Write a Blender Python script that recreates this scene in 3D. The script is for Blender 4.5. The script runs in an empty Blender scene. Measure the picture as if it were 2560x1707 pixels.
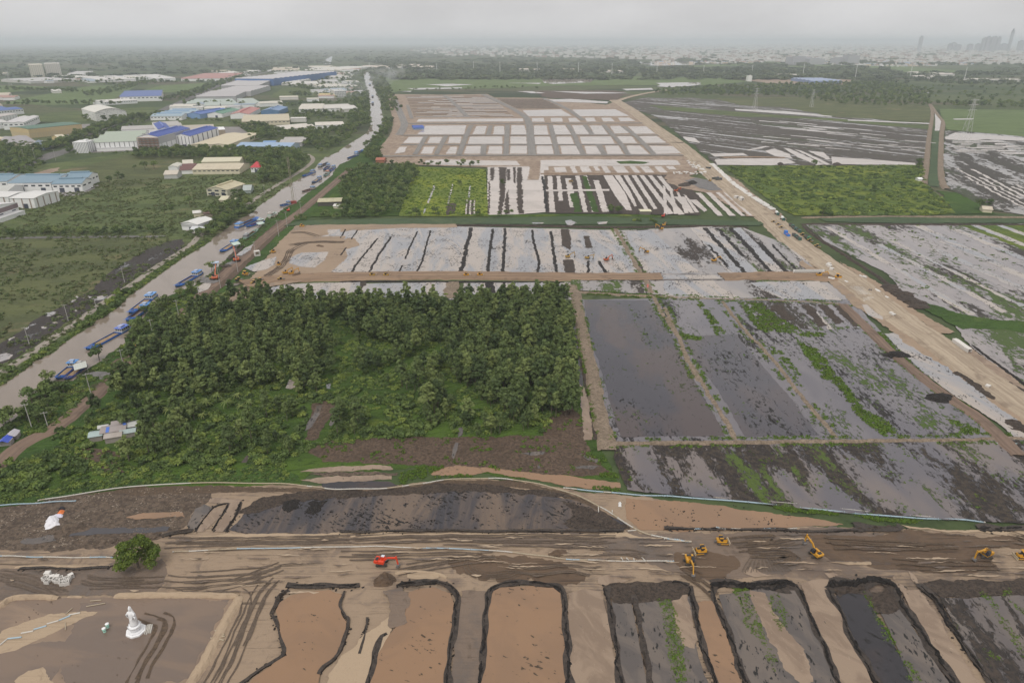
import bpy, math, random
import numpy as np
from mathutils import Vector, noise as mnoise
R = random.Random(7)
SC = bpy.context.scene
COL = SC.collection
# ---------------------------------------------------------------- camera, light, exposure
F_PX = 1706.7; CAM_Z = 150.0
PITCH = math.atan((853.5 - 104.0) / F_PX)
cam_d = bpy.data.cameras.new('camera'); cam = bpy.data.objects.new('camera', cam_d); COL.objects.link(cam)
cam.location = (0, 0, CAM_Z); cam.rotation_euler = (math.pi / 2 - PITCH, 0, 0)
cam_d.sensor_width = 36; cam_d.lens = F_PX / 2560 * 36; cam_d.clip_start = 1; cam_d.clip_end = 120000
SC.camera = cam
SUN_EL, SUN_AZ = math.radians(58), math.radians(200)     # azimuth from +Y, clockwise
w = bpy.data.worlds.new('World'); SC.world = w; w.use_nodes = True
nt = w.node_tree; nt.nodes.clear()
wo = nt.nodes.new('ShaderNodeOutputWorld'); bg = nt.nodes.new('ShaderNodeBackground')
sky = nt.nodes.new('ShaderNodeTexSky'); sky.sky_type = 'NISHITA'; sky.sun_disc = False
sky.sun_elevation = SUN_EL; sky.sun_rotation = SUN_AZ; sky.dust_density = 6.0; sky.air_density = 1.0; sky.ozone_density = 1.0
hs = nt.nodes.new('ShaderNodeHueSaturation'); hs.inputs['Saturation'].default_value = 0.10
mx = nt.nodes.new('ShaderNodeMix'); mx.data_type = 'RGBA'; mx.inputs[0].default_value = 0.80
CLOUD = (7.95, 7.85, 7.88)                                               # the cloud deck: a grey veil
tc = nt.nodes.new('ShaderNodeTexCoord'); mp = nt.nodes.new('ShaderNodeMapping'); mp.inputs['Scale'].default_value = (1.0, 1.0, 3.2)   # soft broken cloud
cn = nt.nodes.new('ShaderNodeTexNoise'); cn.inputs['Scale'].default_value = 2.6; cn.inputs['Detail'].default_value = 5; cn.inputs['Roughness'].default_value = 0.55
cr = nt.nodes.new('ShaderNodeMapRange'); cr.inputs[1].default_value = 0.3; cr.inputs[2].default_value = 0.7; cr.inputs[3].default_value = 0.86; cr.inputs[4].default_value = 1.14
cs = nt.nodes.new('ShaderNodeVectorMath'); cs.operation = 'SCALE'; cs.inputs[0].default_value = CLOUD
nt.links.new(tc.outputs['Generated'], mp.inputs[0]); nt.links.new(mp.outputs[0], cn.inputs['Vector']); nt.links.new(cn.outputs[0], cr.inputs[0]); nt.links.new(cr.outputs[0], cs.inputs['Scale'])
nt.links.new(cs.outputs[0], mx.inputs[7])
nt.links.new(sky.outputs[0], hs.inputs['Color']); nt.links.new(hs.outputs[0], mx.inputs[6])
nt.links.new(mx.outputs[2], bg.inputs[0]); bg.inputs[1].default_value = 0.10
nt.links.new(bg.outputs[0], wo.inputs[0])
sun_d = bpy.data.lights.new('sun', 'SUN'); sun = bpy.data.objects.new('sun', sun_d); COL.objects.link(sun)
sun_d.energy = 1.5; sun_d.angle = math.radians(32); sun_d.color = (1.0, 0.95, 0.88)
sd = Vector((math.sin(SUN_AZ) * math.cos(SUN_EL), math.cos(SUN_AZ) * math.cos(SUN_EL), math.sin(SUN_EL)))
sun.rotation_euler = sd.to_track_quat('Z', 'Y').to_euler()
SC.view_settings.view_transform = 'Standard'; SC.view_settings.look = 'None'
SC.view_settings.exposure = 0.0; SC.view_settings.gamma = 1.0; SC.view_settings.use_curve_mapping = False
SC.render.engine = 'CYCLES'
SC.cycles.max_bounces = 6; SC.cycles.diffuse_bounces = 2; SC.cycles.glossy_bounces = 2
SC.cycles.volume_bounces = 2; SC.cycles.transparent_max_bounces = 4
SC.cycles.caustics_reflective = False; SC.cycles.caustics_refractive = False
SC.cycles.use_denoising = True
HAZE_DENSITY = 0.000085
# ---------------------------------------------------------------- pixels of the photograph -> points on the ground
cP, sP = math.cos(PITCH), math.sin(PITCH)
def G(px, py, z=0.0):
    x = (px - 1280) / F_PX; y = (853.5 - py) / F_PX
    dz = -sP + y * cP
    dz = min(dz, -0.0035)
    t = (z - CAM_Z) / dz
    return Vector((x * t, (cP + y * sP) * t, z))
S = 900 / 2352
TILE = {0: (0, 0, 2560 / 2352), 1: (0, 0, S), 2: (850, 0, S), 3: (1660, 0, S), 4: (0, 500, S), 5: (850, 500, S), 6: (1660, 500, S),
        7: (0, 1107, S), 8: (850, 1107, S), 9: (1660, 1107, S)}
def px(k, s):
    a = [float(v) for v in s.replace(',', ' ').split()] if isinstance(s, str) else list(s)
    ox, oy, f = TILE[k]
    return [(ox + a[i] * f, oy + a[i + 1] * f) for i in range(0, len(a), 2)]
def gp(k, s, z=0.0):
    return [G(x, y, z) for x, y in px(k, s)]
def g1(k, x, y, z=0.0):
    return gp(k, (x, y), z)[0]
# ---------------------------------------------------------------- objects, parts
def link(o): COL.objects.link(o); return o
def tag(o, label, cat, group=None):
    o['label'] = label; o['category'] = cat
    if group: o['group'] = group
    return o
def kind(o, k): o['kind'] = k; return o
def thing(name, label, cat, loc=(0, 0, 0), rz=0.0, group=None):
    o = link(bpy.data.objects.new(name, None)); o.location = loc; o.rotation_euler = (0, 0, rz)
    o.empty_display_size = 0.5
    return tag(o, label, cat, group)
def mesh(name, v, f, m, smooth=False):
    me = bpy.data.meshes.new(name); me.from_pydata([tuple(p) for p in v], [], f)
    if m: me.materials.append(m)
    if smooth: me.polygons.foreach_set('use_smooth', [True] * len(me.polygons))
    return me
def obj(name, me, parent=None):
    o = link(bpy.data.objects.new(name, me))
    if parent: o.parent = parent
    return o
def dup(root, loc, rz=0.0, label=None, group=None, scale=None):
    r = root.copy(); COL.objects.link(r); r.location = loc; r.rotation_euler = (0, 0, rz)
    if label: r['label'] = label
    if group: r['group'] = group
    if scale: r.scale = scale
    for ch in list(root.children):
        c = ch.copy(); COL.objects.link(c); c.parent = r
        for g in list(ch.children):
            d = g.copy(); COL.objects.link(d); d.parent = c
    return r
class MB:
    def __init__(s): s.v = []; s.f = []
    def add(s, v, f):
        b = len(s.v); s.v += [tuple(p) for p in v]; s.f += [tuple(i + b for i in q) for q in f]; return s
    def box(s, c, d, rz=0.0, top=(1, 1), shift=(0, 0)):
        x, y, z = d[0] / 2, d[1] / 2, d[2]; ca, sa = math.cos(rz), math.sin(rz); P = []
        for (kx, ky, kz) in ((-1, -1, 0), (1, -1, 0), (1, 1, 0), (-1, 1, 0), (-1, -1, 1), (1, -1, 1), (1, 1, 1), (-1, 1, 1)):
            X, Y = kx * x * (top[0] if kz else 1) + (shift[0] if kz else 0), ky * y * (top[1] if kz else 1) + (shift[1] if kz else 0)
            P.append((c[0] + X * ca - Y * sa, c[1] + X * sa + Y * ca, c[2] + kz * z))
        return s.add(P, [(3, 2, 1, 0), (4, 5, 6, 7), (0, 1, 5, 4), (1, 2, 6, 5), (2, 3, 7, 6), (3, 0, 4, 7)])
    def prism(s, prof, y0, y1):                      # prof in XZ, extruded along Y
        n = len(prof); v = [(x, y0, z) for x, z in prof] + [(x, y1, z) for x, z in prof]
        return s.add(v, [tuple(range(n)), tuple(range(2 * n - 1, n - 1, -1))] + [((i + 1) % n, i, n + i, n + (i + 1) % n) for i in range(n)])
    def tube(s, p, q, r, n=6, r2=None):
        p, q = Vector(p), Vector(q); d = (q - p).normalized(); a = d.orthogonal().normalized(); b = d.cross(a); r2 = r if r2 is None else r2
        v = [p + (a * math.cos(t) + b * math.sin(t)) * r for t in [2 * math.pi * i / n for i in range(n)]] + \
            [q + (a * math.cos(t) + b * math.sin(t)) * r2 for t in [2 * math.pi * i / n for i in range(n)]]
        return s.add(v, [(i, (i + 1) % n, n + (i + 1) % n, n + i) for i in range(n)] + [tuple(range(n - 1, -1, -1)), tuple(range(n, 2 * n))])
    def bar(s, p, q, w, h):                          # rectangular bar between two points, w across (horizontal), h high
        p, q = Vector(p), Vector(q); d = (q - p).normalized(); a = d.cross(Vector((0, 0, 1)))
        if a.length < 1e-4: a = Vector((1, 0, 0))
        a.normalize(); b = a.cross(d); v = []
        for c in (p, q):
            for i, j in ((-1, -1), (1, -1), (1, 1), (-1, 1)): v.append(c + a * (i * w / 2) + b * (j * h / 2))
        return s.add(v, [(0, 1, 2, 3), (7, 6, 5, 4), (0, 4, 5, 1), (1, 5, 6, 2), (2, 6, 7, 3), (3, 7, 4, 0)])
    def loft(s, secs, close=True):                   # list of rings of equal count
        n = len(secs[0]); v = [p for r in secs for p in r]; f = []
        for k in range(len(secs) - 1):
            for i in range(n): f.append((k * n + i, k * n + (i + 1) % n, (k + 1) * n + (i + 1) % n, (k + 1) * n + i))
        if close: f += [tuple(range(n - 1, -1, -1)), tuple(range((len(secs) - 1) * n, len(secs) * n))]
        return s.add(v, f)
    def build(s, name, m, parent=None, smooth=False):
        return obj(name, mesh(name, s.v, s.f, m, smooth), parent)
# ---------------------------------------------------------------- shader helper
class Sh:
    def __init__(s, name):
        s.m = bpy.data.materials.new(name); s.m.use_nodes = True; s.t = s.m.node_tree; s.t.nodes.clear()
        s.out = s.n('ShaderNodeOutputMaterial'); s._pos = None
    def n(s, ty, **k):
        x = s.t.nodes.new(ty)
        for a, b in k.items(): setattr(x, a, b)
        return x
    def put(s, sock, v):
        if isinstance(v, bpy.types.NodeSocket): s.t.links.new(v, sock)
        elif isinstance(v, (tuple, list)) and len(v) == 3 and sock.type == 'RGBA': sock.default_value = (*v, 1)
        else: sock.default_value = v
    def pos(s):
        if s._pos is None: s._pos = s.n('ShaderNodeNewGeometry').outputs['Position']
        return s._pos
    def uv(s): return s.n('ShaderNodeUVMap', uv_map='UVMap').outputs[0]
    def ocoord(s): return s.n('ShaderNodeTexCoord').outputs['Object']
    def rnd(s): return s.n('ShaderNodeObjectInfo').outputs['Random']
    def xf(s, vec, ang=0.0, scale=(1, 1, 1), loc=(0, 0, 0)):
        a = s.n('ShaderNodeVectorRotate', rotation_type='Z_AXIS'); s.put(a.inputs['Vector'], vec); a.inputs['Angle'].default_value = ang
        b = s.n('ShaderNodeMapping'); s.put(b.inputs[0], a.outputs[0]); b.inputs['Scale'].default_value = scale; b.inputs['Location'].default_value = loc
        return b.outputs[0]
    def noise(s, vec, scale, detail=3, rough=0.55, dist=0.0):
        x = s.n('ShaderNodeTexNoise'); s.put(x.inputs['Vector'], vec); x.inputs['Scale'].default_value = scale
        x.inputs['Detail'].default_value = detail; x.inputs['Roughness'].default_value = rough; x.inputs['Distortion'].default_value = dist
        return x.outputs[0]
    def vor(s, vec, scale, out='Color', feature='F1'):
        x = s.n('ShaderNodeTexVoronoi', feature=feature); s.put(x.inputs['Vector'], vec); x.inputs['Scale'].default_value = scale
        return x.outputs[out]
    def rng(s, v, a, b, c=0.0, d=1.0, smooth=True):
        x = s.n('ShaderNodeMapRange'); x.interpolation_type = 'SMOOTHSTEP' if smooth else 'LINEAR'
        s.put(x.inputs[0], v); x.inputs[1].default_value = a; x.inputs[2].default_value = b; x.inputs[3].default_value = c; x.inputs[4].default_value = d
        return x.outputs[0]
    def mth(s, op, a, b=0.0):
        x = s.n('ShaderNodeMath', operation=op); s.put(x.inputs[0], a); s.put(x.inputs[1], b); return x.outputs[0]
    def mix(s, f, a, b):
        x = s.n('ShaderNodeMix', data_type='RGBA'); s.put(x.inputs[0], f); s.put(x.inputs[6], a); s.put(x.inputs[7], b); return x.outputs[2]
    def mul(s, c, f):                                # colour times scalar socket
        x = s.n('ShaderNodeVectorMath', operation='SCALE'); s.put(x.inputs[0], c); s.put(x.inputs['Scale'], f); return x.outputs[0]
    def sep(s, c): return s.n('ShaderNodeSeparateColor'), c
    def ch(s, c, i):
        x = s.n('ShaderNodeSeparateColor'); s.put(x.inputs[0], c); return x.outputs[i]
    def bump(s, h, dist=0.3, strength=1.0):
        x = s.n('ShaderNodeBump'); s.put(x.inputs['Height'], h); x.inputs['Distance'].default_value = dist; x.inputs['Strength'].default_value = strength
        return x.outputs[0]
    def fin(s, col, rough=0.9, spec=0.3, normal=None, metal=0.0, ior=1.45):
        p = s.n('ShaderNodeBsdfPrincipled'); s.put(p.inputs['Base Color'], col); s.put(p.inputs['Roughness'], rough)
        s.put(p.inputs['Specular IOR Level'], spec); s.put(p.inputs['Metallic'], metal); s.put(p.inputs['IOR'], ior)
        if normal is not None: s.put(p.inputs['Normal'], normal)
        s.t.links.new(p.outputs[0], s.out.inputs[0]); return s.m
_mc = {}
def paint(col, rough=0.55, dirt=0.25, spec=0.4, scale=0.6):
    key = ('p', tuple(col), rough, dirt)
    if key not in _mc:
        s = Sh('paint'); q = s.ocoord()
        n = s.noise(q, scale, 4, 0.65); d = s.rng(n, 0.45, 0.75)
        c = s.mix(s.mth('MULTIPLY', d, dirt), col, tuple(0.5 * v + 0.5 * b for v, b in zip(col, (0.16, 0.12, 0.09))))
        _mc[key] = s.fin(c, rough, spec)
    return _mc[key]
def metal_sheet(col, dirt=0.4, axis=0, period=1.0):    # profiled roof sheets: ribs and weathering
    key = ('m', tuple(col), dirt, axis, period)
    if key not in _mc:
        s = Sh('roof_sheet'); q = s.ocoord()
        big = s.noise(q, 0.12, 4, 0.6); st = s.noise(s.xf(q, 0, (0.9, 0.07, 0.1) if axis == 0 else (0.07, 0.9, 0.1)), 1.0, 3)
        d = s.rng(s.mth('ADD', s.mth('MULTIPLY', big, 0.6), s.mth('MULTIPLY', st, 0.5)), 0.45, 0.78)
        c = s.mix(s.mth('MULTIPLY', d, dirt), col, tuple(0.55 * v + 0.45 * b for v, b in zip(col, (0.2, 0.15, 0.11))))
        wv = s.n('ShaderNodeTexWave', wave_type='BANDS', bands_direction='X' if axis == 0 else 'Y'); s.put(wv.inputs[0], q); wv.inputs['Scale'].default_value = 0.314 / period
        c = s.mix(s.rng(wv.outputs[1], 0.0, 0.14, 0.22, 0.0), c, tuple(v * 0.55 for v in col))
        _mc[key] = s.fin(c, 0.5, 0.35)
    return _mc[key]
# ---------------------------------------------------------------- ground shapes
def nz(p, L, k=0.0): return mnoise.noise(Vector((p[0] / L, p[1] / L, k)))
def warp(p, amp, L):
    x = nz(p, L, 3.1) + 0.6 * nz(p, L / 2.7, 9.7) + 0.4 * nz(p, L / 7.0, 4.4) + 0.25 * nz(p, L / 15.0, 8.8)
    y = nz(p, L, 21.3) + 0.6 * nz(p, L / 2.7, 33.7) + 0.4 * nz(p, L / 7.0, 14.2) + 0.25 * nz(p, L / 15.0, 18.8)
    return Vector((p[0] + amp * x, p[1] + amp * y, p[2]))
def dens(pts, closed=True, f=0.0022, lo=0.7):
    out = []; n = len(pts)
    for i in range(n if closed else n - 1):
        a, b = pts[i], pts[(i + 1) % n]; d = (b - a).length
        st = max(lo, f * min(math.hypot(a.x, a.y), math.hypot(b.x, b.y)))
        k = max(1, min(400, int(d / st)))
        out += [a.lerp(b, j / k) for j in range(k)]
    if not closed: out.append(pts[-1])
    return out
def smooth_line(pts, it=2):
    for _ in range(it):
        q = [pts[0]]
        for a, b in zip(pts, pts[1:]): q += [a.lerp(b, 0.25), a.lerp(b, 0.75)]
        q.append(pts[-1]); pts = q
    return pts
LAYER = [0.0]
CANAL = []                                   # outline of the canal: nothing grows in it
HOLES = []                                   # small clearings with open water
def bare(x, y): return (CANAL and inpoly(x, y, CANAL)) or any(inpoly(x, y, h) for h in HOLES)
def sheet(name, wp, m, z=0.05, amp=0.6, L=9.0, f=0.0022, smooth=0):
    if smooth:
        for _ in range(smooth):
            q = []
            for i in range(len(wp)):
                a, b = wp[i], wp[(i + 1) % len(wp)]; q += [a.lerp(b, 0.25), a.lerp(b, 0.75)]
            wp = q
    if any(w_ in name for w_ in ('flood', 'pond', 'water')): amp *= 0.55
    v = [warp(p, amp, L) if amp else p for p in dens(wp, f=f)]
    LAYER[0] += 0.00005
    v = [(p.x, p.y, z + LAYER[0]) for p in v]
    area = sum(v[i - 1][0] * v[i][1] - v[i][0] * v[i - 1][1] for i in range(len(v)))
    if area < 0: v.reverse()
    return kind(obj(name, mesh(name, v, [tuple(range(len(v)))], m)), 'structure')
def ribbon(name, wp, width, m, z=0.3, amp=0.3, sm=2, skirt=0.0, k='structure', edge=0.25):
    wp = dens(smooth_line([Vector((p[0], p[1], 0)) for p in wp], sm), closed=False, f=0.004, lo=1.5)
    n = len(wp); ws = width if isinstance(width, (list, tuple)) else (width, width)
    LAYER[0] += 0.00005; z += LAYER[0]
    v = []; uv = []; L = 0.0; nc = 4 if skirt else 2
    for i, p in enumerate(wp):
        d = (wp[min(i + 1, n - 1)] - wp[max(i - 1, 0)]).normalized(); a = Vector((-d.y, d.x, 0))
        if i: L += (wp[i] - wp[i - 1]).length
        h = (ws[0] + (ws[1] - ws[0]) * i / (n - 1)) / 2; q = warp(p, amp, 15)
        hl = h * (1 + edge * nz(p, 6, 5)) ; hr = h * (1 + edge * nz(p, 6, 15))
        if skirt: v.append(q + a * (hl + skirt) + Vector((0, 0, 0.01))); uv.append((L, -0.3))
        v.append(q + a * hl + Vector((0, 0, z))); uv.append((L, 0.0))
        v.append(q - a * hr + Vector((0, 0, z))); uv.append((L, 1.0))
        if skirt: v.append(q - a * (hr + skirt) + Vector((0, 0, 0.01))); uv.append((L, 1.3))
    f = [(i * nc + j + 1, (i + 1) * nc + j + 1, (i + 1) * nc + j, i * nc + j)[::-1] for i in range(n - 1) for j in range(nc - 1)]
    me = mesh(name, v, f, m); lay = me.uv_layers.new(name='UVMap')
    for lp in me.loops: lay.data[lp.index].uv = uv[lp.vertex_index]
    me.flip_normals() if me.polygons[0].normal.z < 0 else None
    o = obj(name, me)
    return kind(o, k) if k else o
def ridge(name, wp, width, height, m, rough=0.35, sm=2, f=0.0022, lo=0.6):
    wp = dens(smooth_line([Vector((p[0], p[1], 0)) for p in wp], sm), closed=False, f=f, lo=lo)
    n = len(wp); v = []; prof = ((-1, -0.05), (-0.72, 0.5), (-0.35, 0.92), (0.05, 1.0), (0.4, 0.88), (0.75, 0.45), (1, -0.05)); c = len(prof)
    for i, p in enumerate(wp):
        d = (wp[min(i + 1, n - 1)] - wp[max(i - 1, 0)]).normalized(); a = Vector((-d.y, d.x, 0)); q = warp(p, 0.75 * rough * width, 8); wv = 1 + 0.9 * rough * nz(q, 5.5, 71)
        end = min(1.0, 0.35 + 0.3 * i, 0.35 + 0.3 * (n - 1 - i))
        for j, (x, h) in enumerate(prof):
            k = 1 + rough * (nz(q, 2.2, j * 1.7) + 0.9 * nz(q, 0.9, j * 2.3 + 7)); kh = 1 + 1.4 * rough * (nz(q, 1.6, j + 30) + 0.6 * nz(q, 5, 50))
            v.append(q + a * (x * width / 2 * k * wv * (0.6 + 0.4 * end)) + Vector((0, 0, h * height * kh * end)))
    fc = [(i * c + j, i * c + j + 1, (i + 1) * c + j + 1, (i + 1) * c + j) for i in range(n - 1) for j in range(c - 1)]
    me = mesh(name, v, fc, m)
    if me.polygons[len(fc) // 2].normal.z < 0: me.flip_normals()
    return kind(obj(name, me), 'structure')
def mound(name, c, rx, ry, h, m, rz=0.0, seed=0, rings=7, seg=20, rough=0.25):
    v = []; fc = []
    for k in range(rings):
        t = k / (rings - 1); r = 1 - t
        for i in range(seg):
            a = 2 * math.pi * i / seg; X, Y = rx * r * math.cos(a), ry * r * math.sin(a)
            q = (c[0] + X + seed, c[1] + Y, 0); kk = 1 + rough * (nz(q, 0.3 * rx + 0.5, seed) + 0.6 * nz(q, 0.12 * rx + 0.3, seed + 3))
            hh = h * (math.sin(t * math.pi / 2) ** 1.2) * kk
            v.append((c[0] + (X * math.cos(rz) - Y * math.sin(rz)) * kk, c[1] + (X * math.sin(rz) + Y * math.cos(rz)) * kk, c[2] + hh - (0.05 if k == 0 else 0)))
    for k in range(rings - 1):
        for i in range(seg): fc.append((k * seg + i, k * seg + (i + 1) % seg, (k + 1) * seg + (i + 1) % seg, (k + 1) * seg + i))
    return obj(name, mesh(name, v, fc, m))
def inpoly(x, y, P):
    c = False; n = len(P)
    for i in range(n):
        x1, y1, x2, y2 = P[i][0], P[i][1], P[i - 1][0], P[i - 1][1]
        if (y1 > y) != (y2 > y) and x < (x2 - x1) * (y - y1) / (y2 - y1) + x1: c = not c
    return c
def pts_in(wp, dens_m2, mask=None, mx_n=60000, seed=1):
    P = np.array([(p[0], p[1]) for p in wp]); lo = P.min(0); hi = P.max(0)
    n = int(min(mx_n * 6, (hi[0] - lo[0]) * (hi[1] - lo[1]) * dens_m2)); rg = np.random.default_rng(seed)
    q = lo + rg.random((n, 2)) * (hi - lo); c = np.zeros(n, bool)
    for i in range(len(P)):
        x1, y1 = P[i]; x2, y2 = P[i - 1]
        with np.errstate(divide='ignore', invalid='ignore'):
            h = ((y1 > q[:, 1]) != (y2 > q[:, 1])) & (q[:, 0] < (x2 - x1) * (q[:, 1] - y1) / (y2 - y1) + x1)
        c ^= h
    q = q[c]
    if CANAL: q = np.array([p for p in q if not bare(p[0], p[1])]).reshape(-1, 2)
    if mask: q = np.array([p for p in q if mask(p)]).reshape(-1, 2)
    return q[:mx_n]
def scatter(name, q, protos, smin, smax, z=0.0, k='stuff', seed=1, zs=(1.0, 1.0), label=None):
    q = np.asarray(q).reshape(-1, 2)
    if CANAL: q = np.array([p for p in q if not bare(p[0], p[1])]).reshape(-1, 2)
    n = len(q)
    if n == 0: return None
    rg = np.random.default_rng(seed)
    me = bpy.data.meshes.new(name); me.vertices.add(n)
    co = np.c_[q, np.full(n, z)].astype(np.float32); me.vertices.foreach_set('co', co.ravel())
    s = (smin + (smax - smin) * rg.random(n) ** 1.6)
    sv = np.c_[s, s, s * (zs[0] + (zs[1] - zs[0]) * rg.random(n))].astype(np.float32)
    a = me.attributes.new('scl', 'FLOAT_VECTOR', 'POINT'); a.data.foreach_set('vector', sv.ravel())
    a = me.attributes.new('rot', 'FLOAT_VECTOR', 'POINT'); a.data.foreach_set('vector', np.c_[np.zeros((n, 2)), rg.random(n) * 6.283].astype(np.float32).ravel())
    a = me.attributes.new('pick', 'INT', 'POINT'); a.data.foreach_set('value', rg.integers(0, len(protos), n).astype(np.int32))
    o = obj(name, me); kind(o, k)
    key = ('gn', tuple(p.name for p in protos))
    if key not in _mc:
        g = bpy.data.node_groups.new('scatter', 'GeometryNodeTree')
        g.interface.new_socket('Geometry', in_out='INPUT', socket_type='NodeSocketGeometry'); g.interface.new_socket('Geometry', in_out='OUTPUT', socket_type='NodeSocketGeometry')
        gi = g.nodes.new('NodeGroupInput'); go = g.nodes.new('NodeGroupOutput'); iop = g.nodes.new('GeometryNodeInstanceOnPoints'); ji = g.nodes.new('GeometryNodeGeometryToInstance')
        for p in reversed(protos):
            oi = g.nodes.new('GeometryNodeObjectInfo'); oi.inputs[0].default_value = p; oi.transform_space = 'ORIGINAL'; g.links.new(oi.outputs['Geometry'], ji.inputs[0])
        def at(nm, ty):
            x = g.nodes.new('GeometryNodeInputNamedAttribute'); x.data_type = ty; x.inputs[0].default_value = nm; return x.outputs[0]
        g.links.new(gi.outputs[0], iop.inputs['Points']); g.links.new(ji.outputs[0], iop.inputs['Instance']); iop.inputs['Pick Instance'].default_value = True
        g.links.new(at('pick', 'INT'), iop.inputs['Instance Index']); g.links.new(at('scl', 'FLOAT_VECTOR'), iop.inputs['Scale']); g.links.new(at('rot', 'FLOAT_VECTOR'), iop.inputs['Rotation'])
        g.links.new(iop.outputs[0], go.inputs[0]); _mc[key] = g
    md = o.modifiers.new('scatter', 'NODES'); md.node_group = _mc[key]
    return o
# ---------------------------------------------------------------- materials of the ground
def ang(k, s):
    a, b = gp(k, s); return math.atan2(b.y - a.y, b.x - a.x)
def m_plain():
    s = Sh('far_plain'); p = s.pos()
    rp = s.xf(p, 0.35, (1 / 420, 1 / 150, 1)); cell = s.vor(rp, 1.0)
    big = s.noise(s.xf(p, 0.2, (1 / 900, 1 / 320, 1)), 1.0, 4, 0.6)
    c = s.mix(s.rng(s.ch(cell, 0), 0.2, 0.8), (0.062, 0.088, 0.036), (0.098, 0.118, 0.052))
    c = s.mix(s.rng(s.ch(cell, 1), 0.72, 0.9), c, (0.12, 0.105, 0.07))
    c = s.mix(s.rng(big, 0.52, 0.62), c, (0.035, 0.052, 0.026))
    sm = s.noise(p, 0.05, 5, 0.7); c = s.mix(s.rng(sm, 0.45, 0.7), c, (0.04, 0.058, 0.026))
    return s.fin(c, 0.95, 0.15)
def m_grass(name, a, b, y, L=3.0, st=1.0, dark=(0.028, 0.04, 0.018), angle=0.0):
    s = Sh(name); p = s.pos()
    big = s.noise(s.xf(p, angle, (1 / 70, 1 / 30, 1)), 1.0, 4, 0.6); mid = s.noise(s.xf(p, angle, (0.45 / L, 1 / L, 1)), 1.0, 4, 0.65, 0.6)
    fine = s.noise(p, 1.3, 3, 0.7)
    c = s.mix(s.rng(big, 0.36, 0.62), a, b); c = s.mix(s.rng(s.noise(p, 1 / 45, 4, 0.65), 0.56, 0.7), c, y)
    c = s.mix(s.mth('MULTIPLY', s.rng(mid, 0.5, 0.72), 0.85 * st), c, dark); c = s.mix(s.mth('MULTIPLY', s.rng(fine, 0.5, 0.75), 0.45 * st), c, dark)
    return s.fin(c, 0.95, 0.12, s.bump(s.mth('ADD', mid, s.mth('MULTIPLY', fine, 0.3)), 1.6))
def m_water(name, col, col2=None, L=30, rough=0.05, stretch=(1, 1), angle=0.0, specks=0.0, speck_col=(0.02, 0.018, 0.016), t=(0.42, 0.62), foam=None, spec=0.5):
    s = Sh(name); p = s.pos(); c = col; r = rough
    if col2:
        f = s.noise(s.xf(p, angle, (1 / (L * stretch[0]), 1 / (L * stretch[1]), 1)), 1.0, 4, 0.6, 0.8); c = s.mix(s.rng(f, *t), col, col2)
    if foam:
        g = s.noise(s.xf(p, angle + 0.3, (0.5, 1.1, 1)), 1.0, 5, 0.72, 1.5); c = s.mix(s.rng(g, 0.6, 0.72, 0, foam[1]), c, foam[0])
    if specks:
        a = s.noise(s.xf(p, angle + 0.5, (0.45, 1.0, 1)), 1.0, 3, 0.6); b = s.noise(p, 0.06, 3, 0.6)
        k = s.rng(s.mth('ADD', a, s.mth('MULTIPLY', b, 0.5)), 0.99 - specks, 1.03 - specks)
        c = s.mix(k, c, speck_col); r = s.rng(k, 0, 1, rough, 0.85)
    return s.fin(c, r, spec, None, 0, 1.46)
def m_flood(name, angle, per, wat, wat2, mud, veg, tm, tv, along=70, wl=0.05, mud2=None, sm=0.42, clump=0.5, vtop=0.06, big=0.0, dry=0.9):
    """shallow flooded land: water, sods of dark mud and green growth in old furrows running along ANGLE"""
    s = Sh(name); p = s.pos(); q = s.xf(p, -angle, (1 / along, 1 / per, 1))
    st = s.noise(q, 1.0, 2, 0.5, 0.15); sml = s.noise(s.xf(p, -angle, (clump * 0.45, clump, 1)), 1.0, 4, 0.7, 0.4)
    if big: st = s.mth('ADD', s.mth('MULTIPLY', st, 1 - big), s.mth('MULTIPLY', s.noise(p, 0.02, 3), big))
    f = s.mth('ADD', s.mth('MULTIPLY', st, 1 - sm), s.mth('MULTIPLY', sml, sm))
    wt = s.mix(s.rng(s.noise(s.xf(p, -angle, (1 / 60, 1 / 22, 1)), 1.0, 3), 0.42, 0.6), wat, wat2)
    k = s.rng(f, tm - 0.018, tm + 0.018); mu = mud if mud2 is None else s.mix(s.rng(s.noise(p, 0.5, 3, 0.7), 0.42, 0.62), mud, mud2)
    c = s.mix(k, wt, mu)
    st2 = s.noise(s.xf(p, -angle, (1 / along, 1 / (per * 1.25), 1), (37, 11, 0)), 1.0, 2, 0.5, 0.2); sm2 = s.noise(s.xf(p, -angle, (clump * 0.5, clump * 0.9, 1), (5, 3, 0)), 1.0, 4, 0.7, 0.3)
    g = s.mth('ADD', s.mth('MULTIPLY', st2, 1 - sm), s.mth('MULTIPLY', sm2, sm)); kv = s.rng(g, tv - 0.015, tv + 0.02)
    vc = s.mix(s.noise(p, 0.8, 3, 0.7), veg, tuple(v * 0.42 for v in veg)); c = s.mix(kv, c, vc)
    kk = s.mth('MAXIMUM', k, kv); r = s.rng(kk, 0, 1, wl, dry, False)
    nb = s.bump(s.mth('MULTIPLY', kk, s.mth('ADD', 0.4, sml)), 0.5)
    return s.fin(c, r, 0.5, nb, 0, 1.46)
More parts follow.
